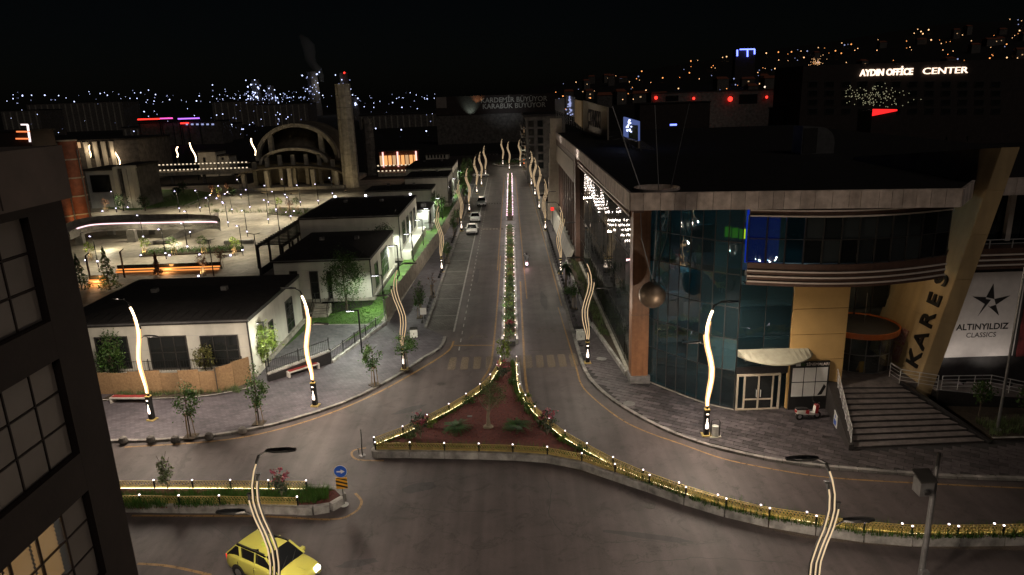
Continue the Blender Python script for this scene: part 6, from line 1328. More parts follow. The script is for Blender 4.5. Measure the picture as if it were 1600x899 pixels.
far_block('hall_building', 'long dark hall with tall window bays at the far left', 88, 213, 218, 205, 20, 'concrete_dark', [(88 + 9, 222, 104, 246, 'window_dark'), (139, 221, 148, 248, 'window_dark'), (152, 221, 160, 248, 'window_dark'), (165, 221, 173, 247, 'window_dark'), (118, 222, 128, 232, 'win_warm')])
for px in (94, 107, 135.5, 150, 162.5, 176): q = AY(px, 235, 204.6); MB().box(q.x - .55, q.x + .55, 204.4, 204.85, 0, AY(150, 219, 205).z - .5).build('pilaster', 'wall_white', CH['x'] if 0 else bpy.data.objects['hall_building'], world=True)
t = far_block('neon_block', 'far left block edged with white and orange neon lines', -60, 46, 205, 190, 10, 'facade_dark')
for (a, b, c, d, m) in ((33, 195, 43, 195, 'neon_white'), (43, 195, 47, 222, 'neon_white'), (26, 206, 46, 206, 'neon_orange'), (25, 217, 47, 217, 'neon_orange')): MB().bar(AY(a, b, 189.5), AY(c, d, 189.5), .35).build('neon_tube', m, t, world=True)
t = far_block('small_house', 'small pale gabled house beyond the plaza footbridge', 308, 336, 236, 215, 8, 'wall_white', [(317, 246, 322, 254, 'window_dark')]); far_block('small_house', 'low pale shed right of the small gabled house', 337, 357, 242, 216, 6, 'wall_white', [(346, 246, 350, 250, 'window_dark')])
# lit footbridge
for (px0, px1, lb) in ((212, 392, 'long footbridge with rows of warm lights behind the plaza'), (590, 652, 'footbridge section with warm lights right of the domed hall')):
    a, b = AY(px0, 262, 196), AY(px1, 259, 196); t = thing('footbridge', lb, 'bridge', (a.x, 196, 0)); MB().box(a.x, b.x, 196, 199, a.z - 2.6, a.z - 1.6).build('deck', 'concrete', t, world=True)
    for z in (.2, -1.3): MB().box(a.x, b.x, 195.8, 196, a.z + z, a.z + z + .12).build('rail', 'kerb_pale', t, world=True)
    n_ = int((b.x - a.x) / 1.1)
    for z in (.35, -1.15):
        mb = MB()
        for k in range(n_): mb.box(a.x + k * 1.1, a.x + k * 1.1 + .45, 195.7, 195.78, a.z + z, a.z + z + .3)
        mb.build('rail_lights', 'rail_light', t, world=True, kind='stuff')
    for k in range(int((b.x - a.x) / 9) + 1): MB().box(a.x + k * 9, a.x + k * 9 + .6, 196.5, 197.5, 0, a.z - 2.6).build('pier', 'concrete_dark', t, world=True)
# small lit shops right of the hall
a, b = AY(592, 251, 200), AY(652, 251, 200); t = thing('kiosk_row', 'row of small kiosks with glowing pink frames beyond the white houses', 'kiosk', (a.x, 200, 0)); MB().box(a.x, b.x, 201, 204, a.z - 3.5, a.z + 2.4).build('kiosk_wall', 'terracotta', t, world=True); MB().box(a.x - .4, b.x + .4, 200.4, 204.4, a.z + 2.4, a.z + 2.7).build('kiosk_roof', 'trim_dark', t, world=True); MB().box(a.x, b.x, 200, 205, 0, a.z - 3.5).build('kiosk_base', 'concrete_dark', t, world=True)
for k, px in enumerate((598, 621, 650)): c = AY(px, 251, 200); MB().box(c.x - .2, c.x + .2, 200.8, 200.95, a.z - 2, a.z + 2.2).build('lit_frame', 'shop_pink', t, world=True)
for k in range(9): x = a.x + (b.x - a.x) * (k + .5) / 9; MB().box(x - .45, x + .45, 200.85, 200.98, a.z - 1.5, a.z + 1.2).build('shop_window', 'shop_warm' if k % 3 else 'win_warm', t, world=True)
t = far_block('end_pavilion', 'pale low pavilion with a row of windows at the end of the street', 742, 778, 239, 262, 6, 'wall_white', [(745 + k * 5.4, 241, 748.6 + k * 5.4, 245, 'window_dark') for k in range(6)]); far_block('end_pavilion', 'pale low building with columns left of the street end', 665, 700, 240, 250, 6, 'wall_white', [(668 + k * 5, 242, 671 + k * 5, 247, 'window_dark') for k in range(6)])
rb = thing('roundabout', 'planted roundabout at the far end of the street', 'planter', (2, 222, 0)); MB().lathe([(7, 0), (7, .3), (6.6, .35)], 28, (2, 222, 0)).build('kerb_ring', 'kerb_pale', rb, world=True); MB().lathe([(6.5, .3), (4, .6), (.1, .7)], 28, (2, 222, 0)).build('mound', 'soil', rb, world=True)
tufts('roundabout_plants', 'low plants on the far roundabout', [(2 + rnd.gauss(0, 3), 222 + rnd.gauss(0, 3), .5) for _ in range(160)], 46, 1.0, 9, 'leaf_green')
# apartment block left of the mall end
t = thing('apartment_block', 'dark six-storey apartment block with balconies beyond the mall', 'building', (14, 180, 0)); a, b = AY(821, 183, 172), AY(857, 183, 172); H_ = a.z
MB().box(a.x, b.x + 4, 172, 196, 0, H_).build('wall', 'concrete_dark', t, world=True); MB().box(a.x - .4, b.x + 4, 171.6, 196.4, H_, H_ + .5).build('roof', 'roof_dark', t, world=True)
for fl_ in range(6):
    z = 3.2 + fl_ * (H_ - 4) / 6
    for k in range(4):
        y = 173.5 + k * 5.6; f = MB().box(a.x - .08, a.x - .002, y, y + 2, z + .3, z + 1.9).build('window', 'trim_dark', t, world=True); MB().box(a.x - .1, a.x - .081, y + .1, y + 1.9, z + .4, z + 1.8).build('pane', 'window_dark' if (fl_ * 4 + k) % 9 else 'win_warm', f, world=True)
    for k in range(2): MB().box(a.x - 1.1, a.x - .003, 172.6 + k * 11, 176.8 + k * 11, z - .15, z + .05).box(a.x - 1.1, a.x - 1.03, 172.6 + k * 11, 176.8 + k * 11, z + .05, z + .95).build('balcony', 'concrete', t, world=True)
    for k in range(2): x = a.x + .6 + k * 2.2; f = MB().box(x, x + 1.4, 171.9, 171.997, z + .3, z + 1.9).build('window', 'trim_dark', t, world=True); MB().box(x + .1, x + 1.3, 171.88, 171.899, z + .4, z + 1.8).build('pane', 'window_dark', f, world=True)
t = far_block('shop_house', 'pale low shop with red glowing sign at the far right kerb', 846, 862, 303, 128, 6, 'wall_white', [(848, 308, 860, 315, 'window_dark')])
p = AY(860, 308, 120); t = thing('red_beacon', 'small glowing red sign on a post by the far right pavement', 'sign', (p.x - .4, 108, .1)); MB().tube([(0, 0, 0), (0, 0, 3.3)], .05, 6).build('post', 'metal_black', t); MB().box(-.3, .2, -.1, .1, 3.3, 3.8).build('lit_box', 'tail_red', t)
t = thing('traffic_box', 'small orange glowing sign at the far right end of the street', 'sign', AY(824, 253, 200).xy.to_3d()); zz = AY(824, 253, 200).z; MB().box(-.1, .1, -.1, .1, 0, zz - .8).build('post', 'metal_black', t); MB().box(-1.1, 1.1, -.15, .15, zz - .8, zz + .7).build('lit_box', 'neon_orange', t)

# ================================================================== VEHICLES
def car(name, label, paintm, loc, rz, suv=False, lights=False, group=None):
    t = thing(name, label, 'car', loc, rz, group); wd = .9 if suv else .88; zr = 1.66 if suv else 1.45
    if suv: st_ = [(2.2, .42, .62), (2.12, .36, .86), (1.7, .3, .98), (1.05, .28, 1.06), (0, .26, 1.08), (-1.2, .26, 1.1), (-1.95, .3, 1.12), (-2.15, .38, 1.05), (-2.22, .5, .7)]
    else: st_ = [(2.26, .38, .52), (2.16, .3, .7), (1.8, .26, .8), (1.0, .24, .93), (0, .23, .95), (-1.2, .24, .98), (-1.9, .28, 1.0), (-2.18, .36, .93), (-2.26, .45, .66)]
    mb = MB(); rings = []
    for i, (x, zb_, ht) in enumerate(st_):
        w_ = wd * (.86 if i in (0, len(st_) - 1) else .95 if i in (1, len(st_) - 2) else 1.0)
        half = [(0, zb_), (w_ * .9, zb_), (w_, zb_ + .12), (w_ * 1.0, (zb_ + ht) / 2 + .05), (w_ * .96, ht - .07), (w_ * .87, ht), (0, ht + .035)]
        rings.append([Vector((x, y, z)) for y, z in half] + [Vector((x, -y, z)) for y, z in half[-2:0:-1]])
    n_ = len(rings[0]); vs_ = [v for r in rings for v in r]
    fs = [(i * n_ + k, i * n_ + (k + 1) % n_, (i + 1) * n_ + (k + 1) % n_, (i + 1) * n_ + k) for i in range(len(rings) - 1) for k in range(n_)] + [tuple(range(n_ - 1, -1, -1)), tuple(range((len(rings) - 1) * n_, len(rings) * n_))]
    mb.add(vs_, fs); body = mb.build('body', paintm, t, smooth=True)
    ss = body.modifiers.new('Sub', 'SUBSURF'); ss.levels = 1; ss.render_levels = 2
    if suv: gh = [(1.12, 1.05, .82, .84), (.38, 1.56, .70, .76), (-.3, zr - .03, .69, .75), (-1.55, zr - .06, .67, .74), (-2.08, 1.1, .8, .82)]
    else: gh = [(1.08, .92, .80, .82), (.3, 1.38, .66, .74), (-.3, zr - .03, .65, .73), (-.95, zr - .07, .64, .72), (-1.65, .99, .76, .8)]
    base_z = 1.0 if suv else .9
    v = []
    for (x, z, wt, wb) in gh: v += [Vector((x, -wb, base_z)), Vector((x, -wt, z)), Vector((x, wt, z)), Vector((x, wb, base_z))]
    fs = []
    for i in range(len(gh) - 1):
        for k in range(3): fs.append((i * 4 + k, (i + 1) * 4 + k, (i + 1) * 4 + k + 1, i * 4 + k + 1))
    gl_ = MB().add(v, fs).build('windows', 'car_glass', t)
    rf = MB(); ro = [(g_[0], g_[1], g_[2]) for g_ in gh[1:-1]]
    RV = []
    for (x, z, wt) in ro: RV += [Vector((x, -wt - .02, z - .03)), Vector((x, -wt * .8, z + .035)), Vector((x, wt * .8, z + .035)), Vector((x, wt + .02, z - .03))]
    rf.add(RV, [(i * 4 + k, i * 4 + k + 1, (i + 1) * 4 + k + 1, (i + 1) * 4 + k) for i in range(len(ro) - 1) for k in range(3)])
    roof = rf.build('roof', paintm, t, smooth=True)
    ss = roof.modifiers.new('Sub', 'SUBSURF'); ss.levels = 1; ss.render_levels = 2; ss.boundary_smooth = 'PRESERVE_CORNERS'
    for s_ in (-1, 1):
        for (i, j) in ((0, 1), (3, 4)):
            a, b = gh[i], gh[j]; zA = a[1] if i else base_z; MB().bar((a[0], s_ * (a[3] if i == 0 else a[2]), a[1]), (b[0], s_ * (b[2] if i == 0 else b[3]), b[1]), .09, .05).build('pillar', paintm, t)
        xb = -.25; MB().bar((xb - .05, s_ * .8, base_z), (xb, s_ * .72, zr - .05), .09, .05).build('pillar', paintm, t)
        if suv: MB().bar((-1.2, s_ * .79, base_z), (-1.25, s_ * .71, zr - .06), .09, .05).build('pillar', paintm, t); MB().bar((.25, s_ * .64, zr - .02), (-1.5, s_ * .62, zr - .0), .04, .05).build('roof_rail', 'plastic_black', t)
        for wx in (1.38, -1.36):
            wh = MB().tube([(wx, s_ * .66, .33), (wx, s_ * (wd + .012), .33)], .33, 18).build('wheel', 'tyre', t); MB().tube([(wx, s_ * (wd + .0), .33), (wx, s_ * (wd + .024), .33)], .2, 12).build('rim', 'rim', wh)
            MB().tube([(wx, s_ * (wd - .03), .36), (wx, s_ * (wd + .006), .36)], .4, 18).build('wheel_arch', 'plastic_black', t)
        MB().box(2.02, 2.2, s_ * .55 - .14, s_ * .55 + .14, .66 if suv else .55, .84 if suv else .68).build('headlight', 'head_white' if lights else 'plate', t)
        MB().box(-2.225, -2.12, s_ * .66 - .12, s_ * .66 + .12, .72, .98 if suv else .88).build('tail_light', 'tail_red' if lights else 'scooter_red', t)
        MB().box(.78, .95, s_ * .98 - .1, s_ * .98 + .1, base_z + .02, base_z + .16).build('mirror', paintm, t)
        MB().box(-.35, -.15, s_ * (wd + .003) - .012, s_ * (wd + .003) + .012, base_z - .14, base_z - .1).build('door_handle', paintm, t)
    for s_ in (-1, 1):
        for xs_ in (.92, -.28, -1.3): MB().box(xs_ - .008, xs_ + .008, s_ * (wd + .001) - .01, s_ * (wd + .001) + .01, .36, base_z - .06).build('door_seam', 'plastic_black', t)
        MB().box(-1.0, 1.0, s_ * (wd + .004) - .015, s_ * (wd + .004) + .015, .28, .4).build('sill_trim', 'plastic_black', t)
    MB().box(2.13, 2.215, -.62, .62, .3, .42).build('bumper_trim', 'plastic_black', t); MB().bar((1.12, -.5, base_z + .06), (.85, .1, base_z + .28), .02).bar((1.12, .1, base_z + .06), (.85, .6, base_z + .28), .02).build('wiper', 'plastic_black', t)
    MB().box(2.2, 2.245, -.5, .5, .44, .58).build('grille', 'plastic_black', t); MB().box(2.246, 2.262, -.26, .26, .42, .53).build('number_plate', 'plate', t)
    MB().box(1.25, 2.0, -.02, .02, (1.02 if suv else .87), (1.03 if suv else .88)).build('bonnet_crease', paintm, t)
    return t
tx = car('taxi', 'yellow taxi estate car turning at the bottom left behind the wave lamp', 'car_taxi', (-11.35, 27.3, 0), rad(-29), True, True)
MB().box(-.35, -.1, -.24, .24, 1.66, 1.8).build('taxi_sign', 'taxi_lamp', tx)
lamp('SPOT', tx, (2.3, 0, .7), 600, (1, .95, .85), .1, 70, .6, aim=(1, 0, -.25), name='headlight_beam')
car('parked_car', 'front white sedan parked in the left bay', 'car_white', G(738, 364, 0), rad(-90), group='cars parked along the left kerb'); car('parked_car', 'middle white sedan parked behind another in the left bay', 'car_white', G(743, 345, 0), rad(-90), group='cars parked along the left kerb')
car('parked_car', 'silver high-roofed car parked farthest in the left bay', 'car_silver', G(753, 321, 0), rad(-90), True, group='cars parked along the left kerb')
car('crossing_car', 'pale car crossing the far junction at the left', 'car_white', G(751, 277, 0), rad(10)); car('crossing_car', 'pale car at the far junction on the right', 'car_silver', G(811, 252, 0), rad(170))

# ---- figures
def figure(label, loc, rz, joints, edges, cloth, parts=(), name='person'):
    t = thing(name, label, 'person', loc, rz); me = bpy.data.meshes.new('body'); me.from_pydata([j[:3] for j in joints], edges, []); me.materials.append(MAT[cloth])
    o = put('body', me, t); md = o.modifiers.new('Skin', 'SKIN'); md.use_smooth_shade = True
    for i, sv in enumerate(me.skin_vertices[0].data): sv.radius = (joints[i][3],) * 2; sv.use_root = (i == 0)
    o.modifiers.new('Sub', 'SUBSURF').render_levels = 1
    return t, o
J = [(0, 0, .95, .15), (0, 0, 1.2, .15), (0, 0, 1.42, .14), (0, -.01, 1.53, .06), (0, -.02, 1.66, .09), (.19, 0, 1.4, .06), (.25, -.03, 1.12, .045), (.23, -.15, .9, .035), (-.19, 0, 1.4, .06), (-.25, -.03, 1.12, .045), (-.23, -.12, .9, .035), (.1, 0, .88, .09), (.11, -.05, .5, .065), (.12, .04, .09, .045), (.12, -.1, .04, .04), (-.1, 0, .88, .09), (-.11, .05, .5, .065), (-.12, .12, .09, .045), (-.12, -.02, .04, .04)]
ED = [(0, 1), (1, 2), (2, 3), (3, 4), (2, 5), (5, 6), (6, 7), (2, 8), (8, 9), (9, 10), (0, 11), (11, 12), (12, 13), (13, 14), (0, 15), (15, 16), (16, 17), (17, 18)]
p = gz(889, 439); t, _ = figure('person in dark clothes with a pale shirt standing on the right pavement', p, rad(10), J, ED, 'cloth_dark')
MB().ball((0, -.03, 1.7), .1, 10, 8, (.9, 1, 1.2)).build('head', 'skin', t, smooth=True); MB().ball((0, .0, 1.75), .105, 10, 7, (.95, 1, 1)).build('hair', 'cloth_dark', t, smooth=True); MB().lathe([(.19, .98), (.2, 1.2), (.17, 1.42)], 10).build('shirt', 'cloth_grey', t); 
def two_wheeler(name, label, loc, rz, paintm, lit=False):
    t = thing(name, label, 'scooter' if not lit else 'motorbike', loc, rz)
    for x in (-.6, .62):
        w_ = MB().tube([(x, -.05, .25), (x, .05, .25)], .25, 16).build('wheel', 'tyre', t); MB().tube([(x, -.056, .25), (x, .056, .25)], .13, 10).build('rim', 'rim', w_)
    MB().slab([(-.85, -.14, .5), (-.2, -.14, .38), (.3, -.14, .3), (.5, -.1, .35), (.62, -.08, .95), (.45, -.12, .95), (.35, -.14, .45), (-.1, -.15, .5), (-.25, -.16, .7), (-.85, -.12, .75)], (0, .28, 0)).build('body', paintm, t)
    MB().slab([(-.85, -.13, .76), (-.1, -.14, .71), (-.05, -.12, .78), (-.4, -.13, .85), (-.85, -.1, .86)], (0, .26, 0)).build('seat', 'plastic_black', t)
    MB().tube([(.45, -.34, 1.08), (.55, 0, 1.02), (.45, .34, 1.08)], .02, 6).build('handlebar', 'plastic_black', t); MB().tube([(.62, 0, .25), (.5, 0, 1.0)], .035, 6).build('fork', 'metal_grey', t)
    MB().box(.62, .7, -.09, .09, .78, .94).build('headlight', 'plate', t); MB().box(-.92, -.85, -.09, .09, .6, .72).build('tail_light', 'head_white' if 0 else ('tail_red' if lit else 'scooter_red'), t)
    for s_ in (-1, 1): MB().tube([(.47, s_ * .28, 1.08), (.45, s_ * .36, 1.25)], .012, 4).tube([(.45, s_ * .33, 1.26), (.45, s_ * .43, 1.26)], .05, 6).build('mirror', 'plastic_black', t)
    MB().tube([(-.1, .15, .2), (-.75, .2, .3)], .06, 8).build('exhaust', 'metal_grey', t); MB().box(-.1, .25, -.17, .17, .26, .3).build('footboard', 'plastic_black', t)
    return t
t = two_wheeler('parked_scooter', 'red and white scooter parked against the black stair wall', gz(1262, 655), rad(8), 'bin_white'); MB().slab([(.4, -.13, .4), (.6, -.12, .4), (.68, -.1, .98), (.45, -.12, .98)], (0, .26, 0)).build('leg_shield', 'scooter_red', t); MB().slab([(-.3, -.165, .5), (-.05, -.165, .42), (-.02, -.165, .68), (-.25, -.165, .72)], (0, .33, 0)).build('side_cover', 'scooter_red', t)
p = G(823, 416, 0); mt = two_wheeler('motorbike', 'motorbike riding away up the right lane with glowing rear light', p, rad(90), 'plastic_black', True); MB().box(-.9, -.82, -.12, .12, .35, .72).build('rear_glow', 'post_pink', mt)
JR = [(0, 0, .82, .15), (0, .08, 1.05, .16), (0, .16, 1.32, .15), (0, .18, 1.44, .06), (0, .2, 1.56, .08), (.2, .18, 1.3, .06), (.3, .38, 1.12, .045), (.3, .56, 1.08, .035), (-.2, .18, 1.3, .06), (-.3, .38, 1.12, .045), (-.3, .56, 1.08, .035), (.13, .1, .8, .09), (.2, .42, .68, .065), (.18, .3, .34, .045), (-.13, .1, .8, .09), (-.2, .42, .68, .065), (-.18, .3, .34, .045)]
t, _ = figure('rider in dark clothes and helmet sitting on the motorbike', (p.x, p.y - .3, 0), 0, JR, [(0, 1), (1, 2), (2, 3), (3, 4), (2, 5), (5, 6), (6, 7), (2, 8), (8, 9), (9, 10), (0, 11), (11, 12), (12, 13), (0, 14), (14, 15), (15, 16)], 'cloth_grey')
MB().ball((0, .2, 1.6), .15, 12, 9, (.95, 1.05, 1)).build('helmet', 'helmet', t, smooth=True)
lamp('POINT', mt, (-1.1, 0, .6), 25, (1, .55, .5), .1, name='rear_light')

# ---- signs and camera pole
p = G(538, 789, 0); t = thing('arrow_sign', 'round blue arrow sign above a striped yellow and black board', 'sign', p)
MB().tube([(0, 0, 0), (0, 0, 2.35)], .035, 8).build('post', 'metal_grey', t); MB().lathe([(.24, 0), (.24, .03), (.05, .06)], 14).build('base', 'sign_white', t)
yw = rad(-8)
d_ = MB().tube([(0, -.04, 2.05), (0, -.07, 2.05)], .33, 28).build('blue_disc', 'sign_blue', t); MB().tube([(0, -.035, 2.05), (0, -.045, 2.05)], .35, 28).build('disc_rim', 'sign_white', d_)
MB().slab([(-.2, -.08, 2.01), (.02, -.08, 2.01), (.02, -.08, 1.92), (.23, -.08, 2.05), (.02, -.08, 2.18), (.02, -.08, 2.09), (-.2, -.08, 2.09)], (0, .008, 0)).build('arrow', 'sign_white', d_)
b_ = MB().box(-.3, .3, -.06, -.04, 1.02, 1.68).build('striped_board', 'sign_yellow', t)
for k in range(3): z = 1.05 + k * .22; MB().slab([(-.3, -.068, z + .16), (.3, -.068, z - .02 if k else z - .02), (.3, -.068, z + .09), (-.3, -.068, z + .27 if k < 2 else z + .19)], (0, .006, 0)).build('stripe', 'sign_black', b_)
p = G(566, 712, 0); t = thing('sign_post', 'thin bare metal post at the left tip of the island', 'post', p); MB().tube([(0, 0, 0), (.06, .05, 1.75)], .035, 8).build('post', 'metal_grey', t); MB().lathe([(.22, 0), (.2, .03)], 12).build('base', 'metal_grey', t); MB().tube([(-.2, .05, .1), (-.24, .05, .5)], .03, 5).build('stub', 'metal_grey', t)
t = thing('camera_pole', 'grey pole carrying a boxy traffic camera housing near the right corner', 'pole', (17.05, 25.0, 0)); MB().tube([(0, 0, 0), (0, 0, 4.6), (0, 0, 6.5)], [.13, .11, .05], 10).build('pole', 'metal_grey', t, smooth=True)
MB().tube([(0, 0, 4.7), (0, 0, 6.55)], .07, 8).build('mast', 'metal_black', t); hs_ = MB().box(-.75, -.2, -.3, .25, 4.75, 5.4).build('camera_housing', 'metal_grey', t); MB().slab([(-.82, -.38, 5.4), (-.12, -.38, 5.4), (-.12, .32, 5.62), (-.82, .32, 5.62)], (0, 0, .05)).build('housing_roof', 'trim_dark', hs_); MB().tube([(-.5, -.3, 5.0), (-.5, -.42, 4.95)], .13, 10).build('lens', 'plastic_black', hs_); MB().box(-.2, .0, -.06, .06, 5.0, 5.15).build('bracket', 'metal_black', t); MB().box(-.16, .16, -.3, -.1, .55, 1.1).build('junction_box', 'metal_grey', t)

# ================================================================== FAR TOWN
def hill(x, y):
    a = max(0.0, min(1.0, (y - 420) / 1100)); s_ = max(0.0, min(1.0, (x + 150) / 1100)); return a * (12 + 128 * s_) + (4 * math.sin(x * .013) * math.cos(y * .011)) * a
xs = [-500 + 60 * i for i in range(50)]; yy = [400 + 60 * i for i in range(24)]
MB().add([(x, y, hill(x, y) - .5) for y in yy for x in xs], [(j * 50 + i, j * 50 + i + 1, (j + 1) * 50 + i + 1, (j + 1) * 50 + i) for j in range(23) for i in range(49)]).build('hillside', 'earth', smooth=True, kind='structure')
def bulb(r_, m): return MB().ball((0, 0, 0), r_, 6, 4).build
FB = {}
def far_light(x, y, z, r_, m, label, group, name='distant_lamp'):
    k = (round(r_, 1), m)
    if k not in FB: FB[k] = MB().ball((0, 0, 0), r_ * .75, 8, 5).mesh(name, m)
    put(name, FB[k], None, loc=(x, y, z), label=label, cat='lamp', group=group)
rg = random.Random(77)
for i in range(330):                                     # orange street lamps climbing the hillside
    y = rg.uniform(520, 1450); u = rg.uniform(.06, .76); x = u * y
    if rg.random() > .3 + .7 * ((x + 150) / 1300): continue
    m = rg.choice(('far_orange', 'far_orange', 'far_amber', 'far_amber', 'far_dim')); far_light(x, y, hill(x, y) + 6, rg.choice((.6, .8, 1.2)) * y / 1000, m, 'small distant %s lamp among the houses on the dark hillside' % ('white' if m == 'far_dim' else 'orange' if m == 'far_orange' else 'amber'), '%s lamps on the hillside' % m[4:])
# houses on the hillside
for i in range(46):
    y = rg.uniform(480, 1300); x = rg.uniform(.05, .74) * y; z = hill(x, y); w_ = rg.uniform(8, 16); h = rg.uniform(6, 14)
    t = thing('hillside_house', 'dark distant house on the lamp-dotted hillside', 'house', (x, y, z), rg.uniform(-.3, .3), 'dark houses on the hillside'); MB().box(-w_ / 2, w_ / 2, -5, 5, -3, h).build('wall', 'concrete_dark', t); MB().add([(-w_ / 2 - .5, -5.5, h), (w_ / 2 + .5, -5.5, h), (w_ / 2 + .5, 5.5, h), (-w_ / 2 - .5, 5.5, h), (-w_ / 2 + 1, 0, h + 2.5), (w_ / 2 - 1, 0, h + 2.5)], [(0, 1, 5, 4), (1, 2, 5), (2, 3, 4, 5), (3, 0, 4), (0, 3, 2, 1)]).build('roof', 'terracotta', t)
    if i % 2 == 0: f = MB().box(-1, 1, -5.06, -5.001, h * .5, h * .5 + 1.6).build('window', 'trim_dark', t); MB().box(-.8, .8, -5.09, -5.061, h * .5 + .2, h * .5 + 1.4).build('pane', 'win_warm', f)
# the white plant lamps on the left
salient = [(35, 150, 8), (70, 149, 8), (105, 168, 6), (116, 159, 7), (77, 170, 5), (133, 168, 5), (160, 166, 6), (185, 166, 6), (193, 160, 5), (203, 154, 5), (214, 154, 6), (232, 141, 6), (243, 148, 7), (265, 156, 7), (307, 158, 8), (332, 133, 7), (338, 160, 6), (278, 199, 8), (322, 196, 6), (362, 195, 7), (378, 202, 7), (390, 195, 5), (362, 195, 5), (380, 202, 6), (433, 153, 7), (435, 161, 7), (457, 166, 6), (499, 113, 7), (555, 154, 8), (569, 167, 5), (584, 168, 5), (628, 168, 7), (587, 201, 8), (627, 203, 8), (666, 205, 8), (699, 216, 5), (707, 216, 5), (717, 216, 6), (724, 176, 7), (652, 170, 5), (830, 174, 8), (666, 206, 4), (155, 189, 4), (162, 189, 4), (180, 187, 4), (187, 187, 4), (204, 184, 4), (210, 185, 4), (225, 187, 4), (232, 182, 4), (241, 174, 4), (226, 175, 4), (450, 153, 5), (470, 152, 5), (471, 167, 5), (361, 168, 4), (382, 160, 5), (361, 159, 5), (396, 156, 5), (397, 148, 5)]
for a, b, s_ in salient:
    y = 420 if b > 190 else 700; p = AY(a, b, y); far_light(p.x, y, max(p.z, 2), round(s_ * .062 * y / 420, 1), 'far_white', 'distant bluish white floodlight on the dark plain', 'white floodlights on the plain')
plain = MB(); dim_ = MB()                                # the mass of tiny lamps that nobody could count
for i in range(300):
    a = rg.choice((rg.gauss(410, 35), rg.uniform(0, 700), rg.uniform(20, 720), rg.uniform(330, 490))); b = rg.gauss(153, 6) if i % 3 else rg.uniform(152, 212); y = rg.uniform(600, 900) if b < 172 else rg.uniform(405, 425); p = AY(a, b, y)
    (plain if i % 2 else dim_).ball((p.x, y, max(p.z, 1.5)), rg.choice((.18, .25, .35, .5)) * y / 700, 6, 4)
po = plain.build('plain_lights', 'far_white', label='mass of tiny white lamps spread over the dark industrial plain', cat='lights', kind='stuff'); dim_.build('dim_lights', 'far_dim', po, kind='stuff')
def stack(label, px, pt_, pb, y, w_, n_):
    a = AY(px, pb, y); top = AY(px, pt_, y).z; t = thing('plant_tower', label, 'tower', (a.x, y, 0)); MB().lathe([(w_, 0), (w_ * .8, top * .6), (w_ * .7, top)], 12, (a.x, y, 0)).build('shaft', 'concrete_dark', t, world=True)
    for k in range(n_): x = a.x + rg.uniform(-w_ * 1.3, w_ * 1.3); z = top * rg.uniform(.55, 1); MB().ball((x, y - w_ - .5, z), rg.choice((.45, .65, .9)), 6, 4).build('work_light', rg.choice(('far_white', 'far_dim', 'far_white')), t, world=True)
    return t
stack('floodlit plant tower dotted with white lights left of the chimney', 403, 125, 160, 900, 7, 22); stack('floodlit furnace tower with greenish lights behind the concrete tower', 492, 112, 160, 900, 9, 20); t = stack('tall plant tower with red and white lights right of the concrete tower', 541, 114, 160, 900, 7, 14)
a = AY(538, 114, 890); MB().ball((a.x, 890, a.z), 1.2, 6, 4).build('beacon', 'far_red', t, world=True); stack('low plant tower with a few lights', 425, 134, 160, 900, 6, 9); stack('low dark plant tower with two lights', 555, 152, 170, 700, 5, 6)
# plume of steam over the plant
sm = MB(); a = AY(503, 128, 905)
sm.tube([(a.x + 2.5 * math.sin(k * 1.3) - k * 2.4, 905, a.z + k * 7) for k in range(9)], [2.5, 3.5, 5, 5.5, 7, 7.5, 8, 6, 2], 12); so_ = sm.build('smoke', None, label='faint grey steam plume rising over the plant', cat='smoke', kind='stuff')
vm_ = bpy.data.materials.new('steam'); vm_.use_nodes = True; vm_.node_tree.nodes.clear(); o1 = vm_.node_tree.nodes.new('ShaderNodeOutputMaterial'); v1 = vm_.node_tree.nodes.new('ShaderNodeVolumePrincipled'); v1.inputs['Density'].default_value = .03; v1.inputs['Color'].default_value = (.8, .8, .8, 1); vm_.node_tree.links.new(v1.outputs[0], o1.inputs['Volume']); so_.data.materials.append(vm_)
lamp('POINT', t, (a.x + 4, 890, a.z - 4), 2500, (.9, .85, .8), 1.0, world=True, name='furnace_light')
# long sheds and dark blocks of the plain
for i, (x0, x1, pt_, y, lb) in enumerate(((40, 190, 160, 640, 'long dark factory shed with faint columns at the far left'), (330, 400, 158, 690, 'grey far shed right of the long factory'), (395, 480, 162, 640, 'pale far shed under the plant lights'), (190, 350, 196, 430, 'low far shed beyond the neon shop'), (560, 690, 178, 520, 'dark far shed right of the concrete tower'), (0, 60, 172, 560, 'dark far block at the left edge'))):
    t = far_block('factory_shed', lb, x0, x1, pt_, y, 30, 'concrete_dark'); a, b = AY(x0, pt_, y), AY(x1, pt_, y); n_ = int((x1 - x0) / 9)
    for k in range(n_): x = a.x + (b.x - a.x) * (k + .5) / n_; MB().box(x - .5, x + .5, y - .4, y - .02, 0, (a.z + b.z) / 2 - 1.5).build('column', 'concrete', t, world=True)
for (a0, b0, a1, b1, m, lb) in ((215, 187, 250, 187, 'far_red', 'thin red neon line of the far roadside shop'), (250, 185.5, 270, 185.5, 'far_pink', 'pink neon letters of the far roadside shop'), (278, 186, 312, 185.5, 'far_violet', 'violet neon line of the far roadside shop'), (282, 193, 295, 193, 'far_red', 'short red neon line below the violet one')):
    p, q = AY(a0, b0, 400), AY(a1, b1, 400); t = thing('neon_sign', lb, 'sign', (p.x, 400, 0)); MB().box(p.x, q.x, 399.8, 400, p.z - .35, p.z + .35).build('neon_tube', m, t, world=True)
    for x in (p.x + .5, q.x - .5): MB().box(x - .12, x + .12, 400.02, 400.3, 0, p.z).build('post', 'metal_black', t, world=True)
far_block('roadside_shop', 'low dark roadside shop under the neon lines', 215, 345, 190, 402, 14, 'concrete_dark', [(290 + 8 * k, 193, 295 + 8 * k, 196, 'far_dim') for k in range(6)])
